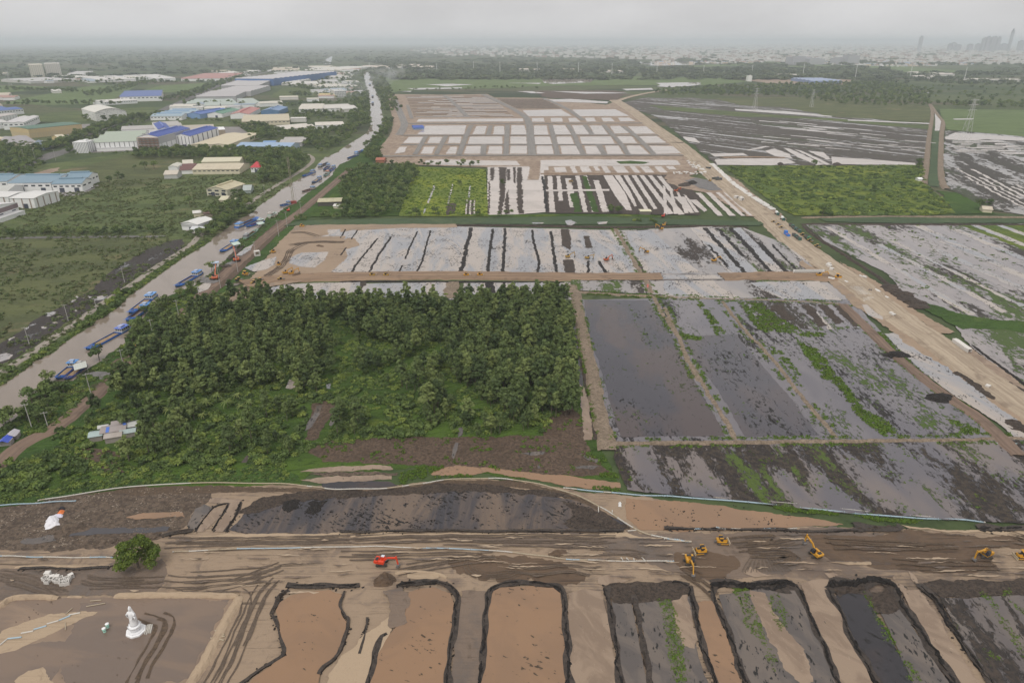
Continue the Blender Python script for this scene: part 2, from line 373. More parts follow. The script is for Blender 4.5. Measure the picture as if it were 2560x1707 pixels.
def m_sand(name, dry, wet, dark, angle=0.0, streak=0.6, wetness=0.5, scl=1.0, tone=None):
    s = Sh(name); p = s.pos()
    big = s.noise(p, 0.022 / scl, 5, 0.62, 0.6); mid = s.noise(p, 0.16 / scl, 5, 0.66, 0.9)
    sk = s.noise(s.xf(p, -angle, (0.03, 0.95, 1)), 1.0, 4, 0.68, 0.6); sk = s.mth('ADD', 0.5, s.mth('MULTIPLY', s.mth('SUBTRACT', sk, 0.5), s.rng(s.noise(p, 0.035, 3), 0.4, 0.62, 0.25, 1.25))); fine = s.noise(p, 1.9, 3, 0.7)
    f = s.mth('ADD', s.mth('MULTIPLY', big, 0.55), s.mth('ADD', s.mth('MULTIPLY', mid, 0.3), s.mth('MULTIPLY', sk, 0.35 * streak)))
    o = 0.425 + 0.175 * streak
    wf = s.rng(f, o + 0.05 - 0.12 * (1 - wetness), o - 0.07 - 0.12 * (1 - wetness)); c = s.mix(wf, dry, wet)
    c = s.mix(s.mth('MULTIPLY', s.rng(sk, 0.53, 0.68), 0.8 * streak), c, dark); c = s.mix(s.mth('MULTIPLY', s.rng(mid, 0.58, 0.74), 0.55), c, dark)
    c = s.mix(s.mth('MULTIPLY', s.rng(fine, 0.55, 0.8), 0.35), c, dark)
    r = s.rng(s.mth('MULTIPLY', wf, s.rng(mid, 0.6, 0.35)), 0.0, 1.0, 0.85, 0.32)
    return s.fin(c, r, 0.4, s.bump(s.mth('ADD', s.mth('MULTIPLY', sk, 0.7 * streak), s.mth('ADD', s.mth('MULTIPLY', mid, 0.5), s.mth('MULTIPLY', fine, 0.12))), 0.7))
def m_mud(name, a, b, L=1.1, rough=0.8, bl=0.35, spots=None):
    s = Sh(name); p = s.pos(); n = s.noise(p, 1 / L, 5, 0.72, 0.5); m2 = s.noise(p, 0.12 / L, 3)
    c = s.mix(s.rng(n, 0.38, 0.64), a, b); c = s.mix(s.mth('MULTIPLY', s.rng(m2, 0.45, 0.7), 0.5), c, b)
    if spots: c = s.mix(s.rng(s.noise(p, 0.9, 4, 0.75), 0.63, 0.68), c, spots)
    return s.fin(c, rough, 0.35, s.bump(n, bl))
def m_road(name, a, b, d, width=10.0, ruts=2.2):
    s = Sh(name); u = s.uv()
    q = s.n('ShaderNodeMapping'); s.put(q.inputs[0], u); q.inputs['Scale'].default_value = (0.018, width * 0.55, 1)
    st = s.noise(q.outputs[0], 1.0, 4, 0.62, 0.25); p = s.pos(); bl = s.noise(p, 0.09, 5, 0.65, 0.6); fn = s.noise(p, 1.2, 3, 0.7)
    c = s.mix(s.rng(st, 0.38, 0.62), a, b); c = s.mix(s.mth('MULTIPLY', s.rng(bl, 0.5, 0.72), 0.75), c, d); c = s.mix(s.mth('MULTIPLY', s.rng(fn, 0.5, 0.8), 0.3), c, d)
    return s.fin(c, 0.85, 0.3, s.bump(s.mth('ADD', st, s.mth('MULTIPLY', fn, 0.2)), 0.25))
def m_leaf(name, a, b, c3=None, var=0.5):
    """foliage: colour varies from plant to plant and from clump to clump"""
    s = Sh(name); p = s.ocoord(); r = s.rnd(); n = s.noise(p, 0.55, 3, 0.6)
    c = s.mix(s.rng(n, 0.36, 0.64), a, b)
    c = s.mix(s.rng(r, 0.0, 0.5, var, 0.0), c, c3 if c3 else tuple(v * 0.6 for v in a))
    c = s.mix(s.rng(r, 0.6, 1.0, 0.0, 0.7 * var), c, tuple(min(.4, v * 1.45) * k_ for v, k_ in zip(b, (1.12, 1.0, 1.0))))
    bs = s.n('ShaderNodeBsdfPrincipled'); s.put(bs.inputs['Base Color'], c); bs.inputs['Roughness'].default_value = 0.6; bs.inputs['Specular IOR Level'].default_value = 0.25
    tr = s.n('ShaderNodeBsdfTranslucent'); s.put(tr.inputs[0], c); mxs = s.n('ShaderNodeMixShader'); mxs.inputs[0].default_value = 0.22
    s.t.links.new(bs.outputs[0], mxs.inputs[1]); s.t.links.new(tr.outputs[0], mxs.inputs[2]); s.t.links.new(mxs.outputs[0], s.out.inputs[0]); return s.m
MAT = {}
MAT['plain'] = m_plain()
MAT['grassland'] = m_grass('grassland', (0.125, 0.155, 0.06), (0.088, 0.115, 0.048), (0.17, 0.165, 0.08), 4.0, 0.75, (0.05, 0.066, 0.03))
MAT['meadow'] = m_grass('meadow', (0.125, 0.138, 0.06), (0.09, 0.104, 0.05), (0.19, 0.16, 0.09), 5.0, 0.75, (0.052, 0.06, 0.03))
MAT['paddy'] = m_grass('paddy', (0.115, 0.16, 0.06), (0.135, 0.18, 0.075), (0.09, 0.115, 0.058), 14.0, 0.4)
MAT['crop'] = m_grass('crop', (0.2, 0.24, 0.035), (0.14, 0.185, 0.038), (0.25, 0.26, 0.036), 2.6, 0.75, (0.04, 0.066, 0.02), math.radians(80))
MAT['crop2'] = m_grass('crop2', (0.17, 0.205, 0.036), (0.095, 0.14, 0.036), (0.205, 0.225, 0.036), 3.0, 0.95, (0.034, 0.056, 0.019), math.radians(-122))
MAT['undergrowth'] = m_grass('undergrowth', (0.085, 0.14, 0.026), (0.055, 0.095, 0.022), (0.15, 0.18, 0.035), 2.2, 0.9, (0.02, 0.034, 0.01))
MAT['weeds'] = m_grass('weeds', (0.07, 0.125, 0.03), (0.052, 0.092, 0.026), (0.1, 0.145, 0.036), 1.6, 0.85, (0.022, 0.038, 0.012))
MAT['hyacinth'] = m_grass('hyacinth', (0.082, 0.118, 0.062), (0.07, 0.1, 0.056), (0.1, 0.13, 0.066), 6.0, 0.45, (0.045, 0.066, 0.036))
MAT['canal'] = m_water('canal_water', (0.25, 0.203, 0.165), (0.22, 0.177, 0.142), 60, 0.035, (1, 0.3), 1.0, 0.02, (0.06, 0.07, 0.03))
MAT['silt'] = m_water('silt_water', (0.275, 0.165, 0.095), (0.245, 0.15, 0.09), 24, 0.04, (1, 1), 0, 0.075, (0.06, 0.04, 0.024))
MAT['silt2'] = m_water('silt_channel', (0.29, 0.212, 0.15), (0.22, 0.156, 0.11), 12, 0.08, (1, 0.5), 1.1, 0.04, foam=((0.42, 0.34, 0.25), 0.6))
MAT['grey_w'] = m_water('grey_water', (0.1, 0.085, 0.078), (0.145, 0.118, 0.1), 16, 0.06, (1, 0.5), 1.2, 0.13)
MAT['black_w'] = m_water('peat_water', (0.03, 0.027, 0.031), (0.06, 0.042, 0.037), 40, 0.035, (1, 0.7), 0.4, 0.13, (0.012, 0.011, 0.01), (0.5, 0.68))
MAT['pale_w'] = m_water('flood_water', (0.39, 0.335, 0.29), (0.27, 0.27, 0.285), 55, 0.03, (1.6, 0.35), 1.45, 0.14, (0.03, 0.025, 0.022), (0.42, 0.6))  # pale tones hold part of the silver sky sheen in the base colour
MAT['plot_w'] = m_water('plot_water', (0.5, 0.425, 0.37), (0.41, 0.35, 0.3), 60, 0.05, (1, 0.5), 0.2, 0.085, (0.12, 0.09, 0.06))
MAT['dark_w'] = m_water('puddle', (0.06, 0.055, 0.06), None, rough=0.06)
MAT['sand'] = m_sand('sand_flat', (0.31, 0.228, 0.158), (0.15, 0.11, 0.084), (0.066, 0.047, 0.034), 0.0, 1.05, 0.65)
MAT['sand_wet'] = m_sand('wet_sand', (0.19, 0.14, 0.106), (0.128, 0.1, 0.082), (0.068, 0.05, 0.038), 0.0, 0.6, 0.85)
MAT['sand_pale'] = m_sand('pale_sand', (0.4, 0.3, 0.205), (0.27, 0.195, 0.135), (0.18, 0.125, 0.085), 0.0, 0.4, 0.3)
MAT['sand_fill'] = m_sand('sand_fill', (0.32, 0.235, 0.165), (0.215, 0.155, 0.11), (0.12, 0.086, 0.06), 0.0, 0.7, 0.5)
MAT['dug'] = m_sand('dug_earth', (0.125, 0.082, 0.053), (0.078, 0.052, 0.036), (0.046, 0.031, 0.022), 0.0, 0.9, 0.5)
MAT['track'] = m_mud('track_mud', (0.125, 0.085, 0.055), (0.075, 0.052, 0.036), 0.8)
MAT['debris'] = m_mud('cleared_ground', (0.15, 0.11, 0.08), (0.062, 0.045, 0.034), 1.6, 0.85, 0.6, (0.3, 0.25, 0.2))
MAT['peat'] = m_mud('peat', (0.026, 0.02, 0.017), (0.009, 0.0075, 0.007), 0.5, 0.75, 0.45, (0.075, 0.058, 0.045))
MAT['peat2'] = m_mud('brown_peat', (0.082, 0.06, 0.045), (0.03, 0.022, 0.018), 0.9, 0.8, 0.4)
MAT['bund'] = m_mud('earth_bund', (0.28, 0.215, 0.16), (0.15, 0.115, 0.08), 1.2, 0.85, 0.35, (0.06, 0.09, 0.025))
MAT['brown'] = m_mud('brown_clearing', (0.13, 0.088, 0.062), (0.058, 0.04, 0.028), 1.3, 0.85, 0.5, (0.045, 0.07, 0.02))
MAT['burnt'] = m_flood('burnt_marsh', ang(4, '200 850 800 420'), 14, (0.06, 0.055, 0.055), (0.05, 0.045, 0.045), (0.034, 0.028, 0.026), (0.055, 0.07, 0.03), 0.40, 0.60, 60, 0.08, (0.05, 0.04, 0.035))
MAT['dirt'] = m_road('dirt_road', (0.215, 0.15, 0.112), (0.15, 0.105, 0.08), (0.1, 0.072, 0.056), 6)
MAT['highway'] = m_road('earth_road', (0.43, 0.35, 0.26), (0.31, 0.245, 0.18), (0.2, 0.15, 0.11), 16)
MAT['lane'] = m_road('pale_lane', (0.33, 0.29, 0.25), (0.25, 0.22, 0.185), (0.17, 0.15, 0.12), 4)
MAT['fillroad'] = m_road('fill_road', (0.3, 0.205, 0.135), (0.2, 0.135, 0.09), (0.14, 0.095, 0.065), 12)
MAT['gravel'] = m_road('grey_road', (0.24, 0.225, 0.21), (0.19, 0.18, 0.17), (0.28, 0.235, 0.19), 10)
MAT['asphalt'] = m_road('asphalt', (0.15, 0.14, 0.135), (0.12, 0.115, 0.11), (0.17, 0.15, 0.14), 8)
MAT['yard'] = m_mud('yard_concrete', (0.27, 0.25, 0.24), (0.21, 0.19, 0.185), 9, 0.8, 0.02)
MAT['site'] = m_mud('site_earth', (0.36, 0.275, 0.205), (0.22, 0.16, 0.12), 8, 0.85, 0.2)
MAT['greysand'] = m_mud('gravel_heap', (0.2, 0.19, 0.185), (0.13, 0.122, 0.12), 2.5, 0.85, 0.2)
MAT['cargo_sand'] = m_mud('cargo_sand', (0.36, 0.255, 0.15), (0.26, 0.18, 0.11), 1.5, 0.9, 0.15)
MAT['cargo_stone'] = m_mud('cargo_stone', (0.23, 0.215, 0.21), (0.14, 0.13, 0.13), 0.8, 0.9, 0.2)
MAT['bark'] = m_mud('bark', (0.2, 0.165, 0.13), (0.1, 0.08, 0.06), 0.6, 0.9, 0.05)
MAT['leaf_forest'] = m_leaf('leaf_forest', (0.105, 0.15, 0.048), (0.155, 0.205, 0.066), (0.056, 0.088, 0.03), 0.9)
MAT['leaf_bush'] = m_leaf('leaf_bush', (0.1, 0.155, 0.044), (0.14, 0.2, 0.058), (0.062, 0.1, 0.033), 0.8)
MAT['leaf_light'] = m_leaf('leaf_light', (0.16, 0.23, 0.05), (0.21, 0.27, 0.06), (0.095, 0.155, 0.038), 0.8)
MAT['leaf_far'] = m_leaf('leaf_far', (0.085, 0.115, 0.06), (0.115, 0.145, 0.07), (0.065, 0.09, 0.05), 0.8)
MAT['leaf_lone'] = m_leaf('leaf_lone', (0.15, 0.2, 0.03), (0.08, 0.125, 0.02), (0.1, 0.15, 0.025), 0.2)
MAT['leaf_palm'] = m_leaf('leaf_palm', (0.155, 0.209, 0.056), (0.202, 0.248, 0.078), (0.109, 0.155, 0.046), 0.6)
MAT['leaf_weed'] = m_leaf('leaf_weed', (0.12, 0.2, 0.024), (0.085, 0.155, 0.02), (0.15, 0.185, 0.028), 0.6)
MAT['grass_blade'] = m_leaf('grass_blade', (0.15, 0.19, 0.07), (0.11, 0.15, 0.058), (0.165, 0.165, 0.075), 0.9)
MAT['clod'] = m_mud('peat_clod', (0.034, 0.027, 0.023), (0.014, 0.011, 0.01), 0.5, 0.8, 0.1)
MAT['rut'] = m_mud('rut_sand', (0.135, 0.098, 0.07), (0.088, 0.063, 0.045), 0.9, 0.55, 0.2)
MAT['slump'] = m_mud('slumped_mud', (0.07, 0.053, 0.042), (0.03, 0.023, 0.019), 1.0, 0.5, 0.3)
MAT['stripe_w'] = m_water('striped_pond', (0.04, 0.036, 0.042), (0.15, 0.105, 0.075), 11, 0.05, (1, 5), 0.06, 0.14, (0.014, 0.012, 0.011), (0.38, 0.66))
MAT['sand_streak'] = m_sand('sand_streak', (0.43, 0.33, 0.235), (0.3, 0.22, 0.155), (0.16, 0.115, 0.08), 0.0, 0.9, 0.4)
MAT['pad'] = m_water('wet_pad', (0.25, 0.175, 0.12), (0.195, 0.138, 0.1), 16, 0.3, (1.6, .6), 0.2, 0.06, (0.1, 0.068, 0.046), (0.4, 0.6), ((0.34, 0.25, 0.175), 0.35))
MAT['pad2'] = m_water('sheet_wet', (0.165, 0.122, 0.096), (0.2, 0.142, 0.104), 14, 0.2, (2, .6), 0.15, 0.05, (0.09, 0.062, 0.044), (0.42, 0.6))
# ---------------------------------------------------------------- the lie of the land
def Z(name, k, s, m, z=0.08, amp=0.8, L=9.0, sm=0, f=0.0022): return sheet(name, gp(k, s), MAT[m], z, amp, L, f, sm)
def RB(name, k, s, wd, m, z=0.3, **kw): return ribbon(name, gp(k, s), wd, MAT[m], z, **kw)
def RD(k, s, wd, h, m='peat', name='mud_bund', **kw):
    if k >= 7 and m in ('peat', 'peat2'):
        wd *= 0.48; h *= 0.8; kw.setdefault('rough', 0.7); c = gp(k, s)
        ribbon('mud_slump', c, wd * 1.35, MAT['slump'], 0.205, amp=0.5, edge=1.3)
        for p in dens(smooth_line(c, 1), False, 0, 0.5): CLODS.append((p.x + RQ.gauss(0, wd * .7), p.y + RQ.gauss(0, wd * .7)))
    elif k < 7: kw.setdefault('rough', 0.24)
    return ridge(name, gp(k, s), wd, h, MAT[m], **kw)
def strips(name, k, quad, n, m, frac=0.55, seed=1, z=0.12, amp=1.0, L=10, cut=0.0, var=0.5, m2=None):
    a, b, c, d = gp(k, quad); r = random.Random(seed); t = 0.0; ws = [1 + var * (r.random() * 2 - 1) for _ in range(n)]; tot = sum(ws)
    for i, wv in enumerate(ws):
        u0 = t + wv / tot * (1 - frac) / 2; u1 = t + wv / tot * (1 + frac) / 2; t += wv / tot
        v0, v1 = 0.0, 1.0
        if cut and r.random() < cut: v0 = r.random() * 0.5
        if cut and r.random() < cut: v1 = 1 - r.random() * 0.5
        if v1 - v0 < 0.12: continue
        P = lambda u, v: a.lerp(b, u).lerp(d.lerp(c, u), v)
        sheet(name, [P(u0, v0), P(u1, v0), P(u1, v1), P(u0, v1)], MAT[m2 if m2 and r.random() < 0.3 else m], z, amp, L, 0.003)
g = obj('ground', mesh('ground', [(-60000, -2000, 0), (60000, -2000, 0), (60000, 70000, 0), (-60000, 70000, 0)], [(0, 1, 2, 3)], MAT['plain'])); kind(g, 'structure')
CLODS = []; RQ = random.Random(2)
# --- left of the canal
Z('grassland', 0, '-500 440 150 372 330 345 560 345 720 352 820 330 840 350 700 470 560 580 300 830 0 1040 -600 1300 -800 900', 'grassland', 0.05, 2, 30)
Z('meadow', 0, '-400 560 60 548 390 548 470 560 330 610 210 700 120 780 0 830 -400 1000', 'meadow', 0.10, 3, 40)
Z('meadow', 0, '140 392 330 350 470 355 430 395 330 430 230 440 150 420', 'meadow', 0.09, 4, 40)
Z('grassland', 1, '820 850 1000 795 1560 790 1600 815 1400 835 1050 840', 'grassland', 0.06, 3, 40)
Z('meadow', 1, '160 790 350 735 950 700 1060 705 900 790 780 800 400 800', 'grassland', 0.06, 3, 40)
Z('paddy', 1, '0 680 180 640 600 560 900 560 760 640 640 680 300 690', 'paddy', 0.06, 4, 40)
Z('paddy', 1, '900 600 1050 560 1380 540 1420 545 1250 590 1100 605', 'paddy', 0.06, 4, 40)
Z('paddy', 1, '1750 640 1850 575 2060 570 2120 600 2050 640', 'grassland', 0.06, 4, 40)
Z('paddy', 1, '-200 560 150 560 320 570 120 600 -200 620', 'paddy', 0.06, 4, 40)
Z('burnt_marsh', 4, '-60 980 150 850 250 770 420 690 600 590 680 500 780 430 850 390 960 325 1100 270 1200 255 1185 330 1060 400 960 460 860 530 760 600 560 745 440 805 320 885 180 985 60 1050 -60 1100', 'burnt', 0.14, 1.5, 14)
for q in ('300 740 350 730 375 735 330 760 305 765', '270 830 290 825 310 832 295 842 272 842', '340 800 365 795 380 803 360 812', '480 720 500 716 510 724 490 731', '460 665 500 628 520 630 500 650 470 672',
          '165 840 190 826 184 840 168 850', '60 910 85 893 100 897 80 910 62 921', '610 640 690 618 706 626 680 650 620 660', '370 762 395 757 400 766 380 770', '190 822 232 806 236 814 205 824', '0 1010 40 1000 90 1010 60 1040 0 1060', '530 640 580 628 600 636 560 650'):
    Z('puddle', 4, q, 'pale_w', 0.19, 0.5, 4)
RB('dirt_track', 4, '-300 262 0 252 300 246 700 243 1075 240', 6.5, 'asphalt', 0.3)
RB('canal_path', 4, '-60 1185 80 1080 180 1020 330 910 440 840 580 740 720 640 880 540 1000 450 1130 370 1260 285 1300 235 1400 150 1470 95', 3.6, 'lane', 0.4, skirt=1)
RB('canal_path', 1, '1470 1425 1590 1370 1650 1310 1760 1240 1860 1180 1990 1105 2060 1040 2010 1010', 4.0, 'lane', 0.4, skirt=1)
RB('factory_road', 1, '-60 1160 120 1095 270 1045 400 1000 520 950 640 890 780 835 930 790 1040 730 1150 680 1300 620 1420 560 1600 500 1900 440', (15, 22), 'asphalt', 0.3, skirt=2)
RB('factory_road', 1, '270 1045 330 1000 420 985', (14, 10), 'asphalt', 0.31)
Z('yard', 1, '350 870 480 815 740 805 770 815 600 880 480 905 380 895', 'yard', 0.12, 1.5, 20)
Z('yard', 1, '590 1000 900 985 1080 985 1480 985 1640 880 1560 830 1040 830 760 870 600 970', 'yard', 0.09, 2, 20)
Z('rubble', 1, '120 1165 230 1130 300 1110 390 1095 380 1120 300 1140 230 1160 160 1172', 'site', 0.12, 4, 12)
Z('yard', 1, '-60 1270 60 1262 350 1258 640 1200 650 1215 540 1275 340 1290 -60 1300', 'yard', 0.09, 1, 20)
Z('yard', 1, '1200 1505 1310 1520 1420 1460 1400 1420 1350 1500 1320 1560 1360 1568 1300 1535', 'lane', 0.09, 1, 20)
# --- the canal
CAN_L = gp(2, '180 473 150 480 155 540 178 600 195 680 192 760 200 820 175 870 131 900') + gp(1, '2250 960 2200 1000 2120 1030 2080 1070 2050 1110 1970 1160 1860 1222 1780 1290 1700 1340 1650 1390 1600 1415') + \
    gp(4, '1520 150 1480 190 1400 240 1380 270 1300 320 1180 390 1060 480 960 550 880 600 830 640 780 700 700 750 640 780 560 850 480 890 420 940 330 1010 230 1050 150 1120 80 1170 0 1220 -300 1440')
CAN_R = gp(2, '190 473 215 540 235 600 262 650 270 720 285 780 280 820 240 880 200 930 170 960 130 1000 60 1050 0 1075') + gp(1, '2190 1110 2165 1150 2110 1195 2000 1270 1930 1330 1880 1350 1830 1380 1800 1420 1760 1430') + \
    gp(4, '1745 112 1700 180 1560 260 1560 290 1540 330 1480 390 1440 420 1385 470 1350 500 1310 510 1270 560 1180 595 1080 640 1000 690 945 760 900 810 855 850 820 905 825 935 760 985 715 1000 650 1060 560 1110 480 1180 340 1190 300 1230 180 1290 150 1390 60 1460 0 1490 -300 1700')
Z('grass_bank', 0, '-400 1200 0 940 130 860 250 770 330 680 430 620 520 570 600 500 680 440 760 390 830 340 862 300 900 330 860 370 800 440 740 480 640 560 560 640 480 700 400 770 330 850 250 940 150 1030 -300 1380', 'weeds', 0.06, 1.2, 12)
CANAL += [(p.x, p.y) for p in CAN_L + CAN_R[::-1]]
sheet('canal', CAN_L + CAN_R[::-1], MAT['canal'], 0.13, 1.0, 9)
Z('far_water', 1, '2130 440 2108 412 2140 380 2172 368 2165 400 2150 440', 'pale_w', 0.5, 10, 60)
RB('bank_road', 4, '-150 1900 60 1660 200 1560 350 1505 560 1330 700 1210 850 1060 980 925 1060 850 1200 730 1330 610 1450 500 1560 410 1680 290 1790 200 1900 120 1960 80 2080 -20 2180 -105 2290 -200', (5.8, 7.5), 'dirt', 0.5, skirt=1.2)
Z('road_shoulder', 4, '1280 700 1340 570 1460 440 1600 330 1700 240 1830 130 1900 150 1760 280 1600 440 1520 520 1420 600 1330 690', 'track', 0.22, 1, 8)
# --- wood, undergrowth and the cleared strip
Z('undergrowth', 0, '430 700 600 680 1310 668 1326 720 1345 960 1400 1060 1420 1105 1200 1100 1000 1075 720 1085 690 1112 480 1118 300 1130 0 1172 -300 1190 -320 1170 20 1075 150 1020 250 935 330 845', 'undergrowth', 0.08, 1.2, 10)
Z('green_marsh', 7, '-100 330 120 330 350 300 560 250 900 225 1200 205 1450 200 1700 140 1850 170 1950 220 1960 255 1500 262 1300 262 900 278 500 335 250 375 -100 400', 'weeds', 0.14, 1, 9)
Z('brown_clearing', 0, '760 1012 870 1005 1060 1002 1240 1000 1255 920 1300 912 1337 960 1352 1040 1412 1092 1260 1092 1080 1077 980 1072 850 1064 740 1060 700 1034', 'brown', 0.13, 1.6, 9)
Z('brown_clearing', 7, '480 70 560 30 640 40 780 60 830 190 690 205 560 160', 'brown', 0.13, 1.2, 7)
Z('brown_clearing', 5, '1170 980 1290 960 1320 1060 1300 1160 1200 1180 1100 1170 1090 1080', 'brown', 0.13, 1.6, 7)
Z('brown_clearing', 4, '2040 1330 2200 1300 2190 1380 2120 1480 2060 1568 1990 1568 2030 1450', 'brown', 0.14, 0.8, 6)
Z('ditch_water', 4, '2070 1345 2105 1340 2090 1400 2030 1490 1990 1510 2010 1450 2050 1400', 'grey_w', 0.17, 0.4, 4)
Z('ditch_water', 4, '2200 1350 2235 1345 2200 1420 2165 1480 2148 1470 2180 1400', 'grey_w', 0.17, 0.4, 4)
Z('ditch_water', 4, '1890 1175 1925 1180 1930 1225 1900 1235 1865 1230', 'pale_w', 0.17, 0.5, 4)
Z('ditch_water', 4, '2130 1205 2160 1200 2158 1235 2135 1235', 'pale_w', 0.17, 0.3, 4)
Z('ditch_water', 5, '775 1490 810 1480 800 1540 770 1550', 'grey_w', 0.17, 0.3, 4)
Z('ditch_water', 7, '1575 130 1610 85 1650 50 1640 80 1610 130', 'grey_w', 0.18, 0.3, 4)
Z('ditch_water', 8, '735 50 755 0 775 0 765 50 745 105 730 100', 'grey_w', 0.18, 0.3, 4)
for q in ('1180 70 1260 60 1350 52 1330 75 1240 85', '1530 160 1600 150 1700 150 1650 170 1560 172', '1560 70 1620 90 1690 110 1680 130 1620 110', '1290 150 1305 145 1310 162 1295 165'): Z('puddle', 8, q, 'grey_w', 0.2, 0.6, 3)
Z('ditch', 5, '1480 700 1510 720 1545 860 1575 1000 1590 1200 1620 1568 1590 1568 1570 1300 1550 1000 1510 800', 'black_w', 0.16, 0.6, 4)
Z('ditch', 5, '1565 1200 1600 1230 1640 1400 1650 1568 1590 1568 1580 1400', 'silt2', 0.17, 0.6, 4)
Z('mud_edge', 5, '1545 870 1580 860 1610 1050 1640 1250 1680 1400 1700 1568 1655 1568 1620 1300 1560 1050', 'peat2', 0.18, 0.8, 4)
RB('earth_path', 5, '1520 560 1545 660 1575 800 1605 950 1640 1110 1665 1240 1705 1400 1740 1568 1755 1640', (5, 5.5), 'bund', 0.75, skirt=1.6, amp=0.6)
# --- flooded sandy works in the front
Z('sand_flat', 7, '-900 395 0 440 480 360 1000 285 1400 275 1900 270 2352 300 2700 255 3130 230 3500 270 3900 330 4200 350 4600 430 5000 520 5500 550 6000 565 6700 575 8200 575 8600 1000 8600 2100 3000 2100 -300 2100 -1200 1200', 'sand', 0.05, 1.0, 12)
Z('cleared_ground', 7, '-300 440 0 425 250 385 480 335 1000 290 1400 280 1375 360 1250 470 1200 560 1080 615 980 640 820 685 600 690 300 700 -300 700', 'debris', 0.10, 1.6, 8)
Z('track_band', 7, '560 330 1000 285 1500 285 2050 300 2352 312 2352 345 2000 320 1500 320 1200 330 900 345', 'track', 0.12, 1.0, 6)
Z('track_band', 8, '-40 312 380 300 700 245 960 240 1110 248 1280 275 1450 320 1600 375 1720 440 1830 510 1900 560 1850 570 1780 540 1600 420 1400 330 1200 290 960 280 700 300 380 330 -40 350', 'track', 0.125, 1.0, 6)
Z('black_pond', 0, '525 1218 560 1182 640 1147 760 1137 900 1132 990 1122 1120 1122 1240 1132 1330 1152 1390 1182 1440 1202 1430 1220 1200 1222 900 1218 700 1226 560 1226', 'stripe_w', 0.15, 1.2, 7)
Z('sludge', 0, '1290 1150 1385 1178 1445 1215 1335 1222 1295 1205 1320 1180', 'peat2', 0.2, 1.6, 5)
Z('sludge', 0, '540 1180 600 1142 700 1128 900 1124 1000 1112 1120 1112 1240 1124 1330 1146 1240 1140 1120 1130 990 1132 900 1140 760 1145 650 1156 590 1180', 'peat2', 0.2, 1.4, 5)
for q in ('1850 380 1960 370 1950 430 1880 465 1840 440', '2020 385 2130 375 2100 440 2040 480 2005 450'): Z('sludge', 7, q, 'peat', 0.2, 1.0, 4)
Z('sand_rim', 0, '430 1232 560 1226 900 1222 1200 1226 1440 1224 1480 1235 1200 1236 900 1232 560 1240', 'sand_pale', 0.13, 0.6, 5)
Z('pool', 7, '450 605 560 550 830 560 1110 550 1090 578 700 602', 'dark_w', 0.17, 0.8, 5)
Z('pool', 7, '820 490 900 465 1100 455 1200 455 1215 480 1060 490 900 500', 'silt', 0.17, 0.7, 5)
Z('pool', 7, '1220 545 1280 430 1340 400 1400 435 1330 520 1280 565 1230 570', 'grey_w', 0.17, 0.6, 5)
Z('pool', 7, '1275 580 1340 470 1390 425 1460 430 1430 500 1370 545 1330 582', 'silt2', 0.19, 0.6, 5)
Z('pool', 7, '1415 555 1500 405 1370 392 1385 362 1580 372 1560 430 1520 500 1470 585 1400 580', 'silt2', 0.19, 0.6, 5)
RD(7, '1270 585 1340 490 1400 410 1500 395', 1.2, 0.5); RD(7, '1390 575 1440 490 1495 400', 1.2, 0.5); RD(7, '1475 585 1540 480 1575 390', 1.6, 0.6)
Z('pool', 7, '160 620 330 610 360 640 240 660 130 650', 'grey_w', 0.17, 1, 6)
Z('silt_ditch', 8, '590 205 640 160 780 148 1000 170 1180 190 1450 210 1640 240 1820 258 1832 292 1700 302 1500 287 1370 262 1180 226 960 196 820 215 600 214', 'silt', 0.18, 0.8, 7)
Z('silt_ditch', 7, '1960 190 2100 160 2352 148 2560 150 2560 178 2352 180 2150 195', 'silt2', 0.18, 0.8, 6)
Z('silt_ditch', 7, '1960 245 2120 222 2352 212 2560 220 2560 245 2352 248 2100 262', 'silt2', 0.18, 0.8, 6)
Z('mud_edge', 7, '2020 205 2352 188 2600 200 2600 215 2352 210 2100 222', 'debris', 0.2, 1, 4)
Z('flooded_plot', 8, '-120 262 100 250 320 252 380 280 200 300 -120 302', 'black_w', 0.17, 0.6, 4)
Z('silt_flat', 0, '1437 1146 1560 1150 1760 1177 1900 1195 1940 1207 1760 1216 1560 1221 1470 1216 1440 1192', 'silt', 0.16, 0.8, 7)
Z('wet_sand', 0, '1440 1222 1560 1224 1760 1220 1930 1212 2050 1225 1900 1240 1850 1290 1800 1320 1600 1330 1500 1300 1440 1260', 'sand_wet', 0.12, 2.0, 10)
Z('wet_sand', 7, '0 830 300 815 620 830 760 770 900 830 1060 760 1100 800 1080 900 1000 990 700 1000 400 1005 100 1010 -200 1050 -300 850', 'sand_wet', 0.12, 1.2, 8)
Z('wet_pad', 7, '0 1090 100 1020 400 1020 560 1012 760 1010 1555 1012 1440 1215 1280 1500 1150 1750 -300 1750 -300 1250', 'pad', 0.128, 1.0, 10)
Z('wet_sand', 7, '520 1060 760 1040 1500 1030 1440 1160 1250 1560 560 1700 380 1450 470 1250', 'pad2', 0.13, 2.0, 12)
Z('wet_sand', 7, '-300 1360 160 1330 400 1290 560 1330 420 1430 330 1568 -300 1800', 'pad2', 0.14, 1.6, 10)
Z('pale_sand', 7, '-60 1300 60 1210 330 1120 560 1090 640 1110 480 1180 300 1260 100 1360 -60 1380', 'sand_pale', 0.15, 1.0, 6)
Z('pale_sand', 7, '110 1550 170 1500 270 1470 330 1530 380 1600 100 1640', 'sand_pale', 0.17, 1.0, 6)
Z('wet_sand', 8, '500 600 900 590 1300 590 1850 590 1960 640 2050 700 1950 760 1650 690 1400 680 900 650 500 640', 'sand_wet', 0.125, 1.0, 8)
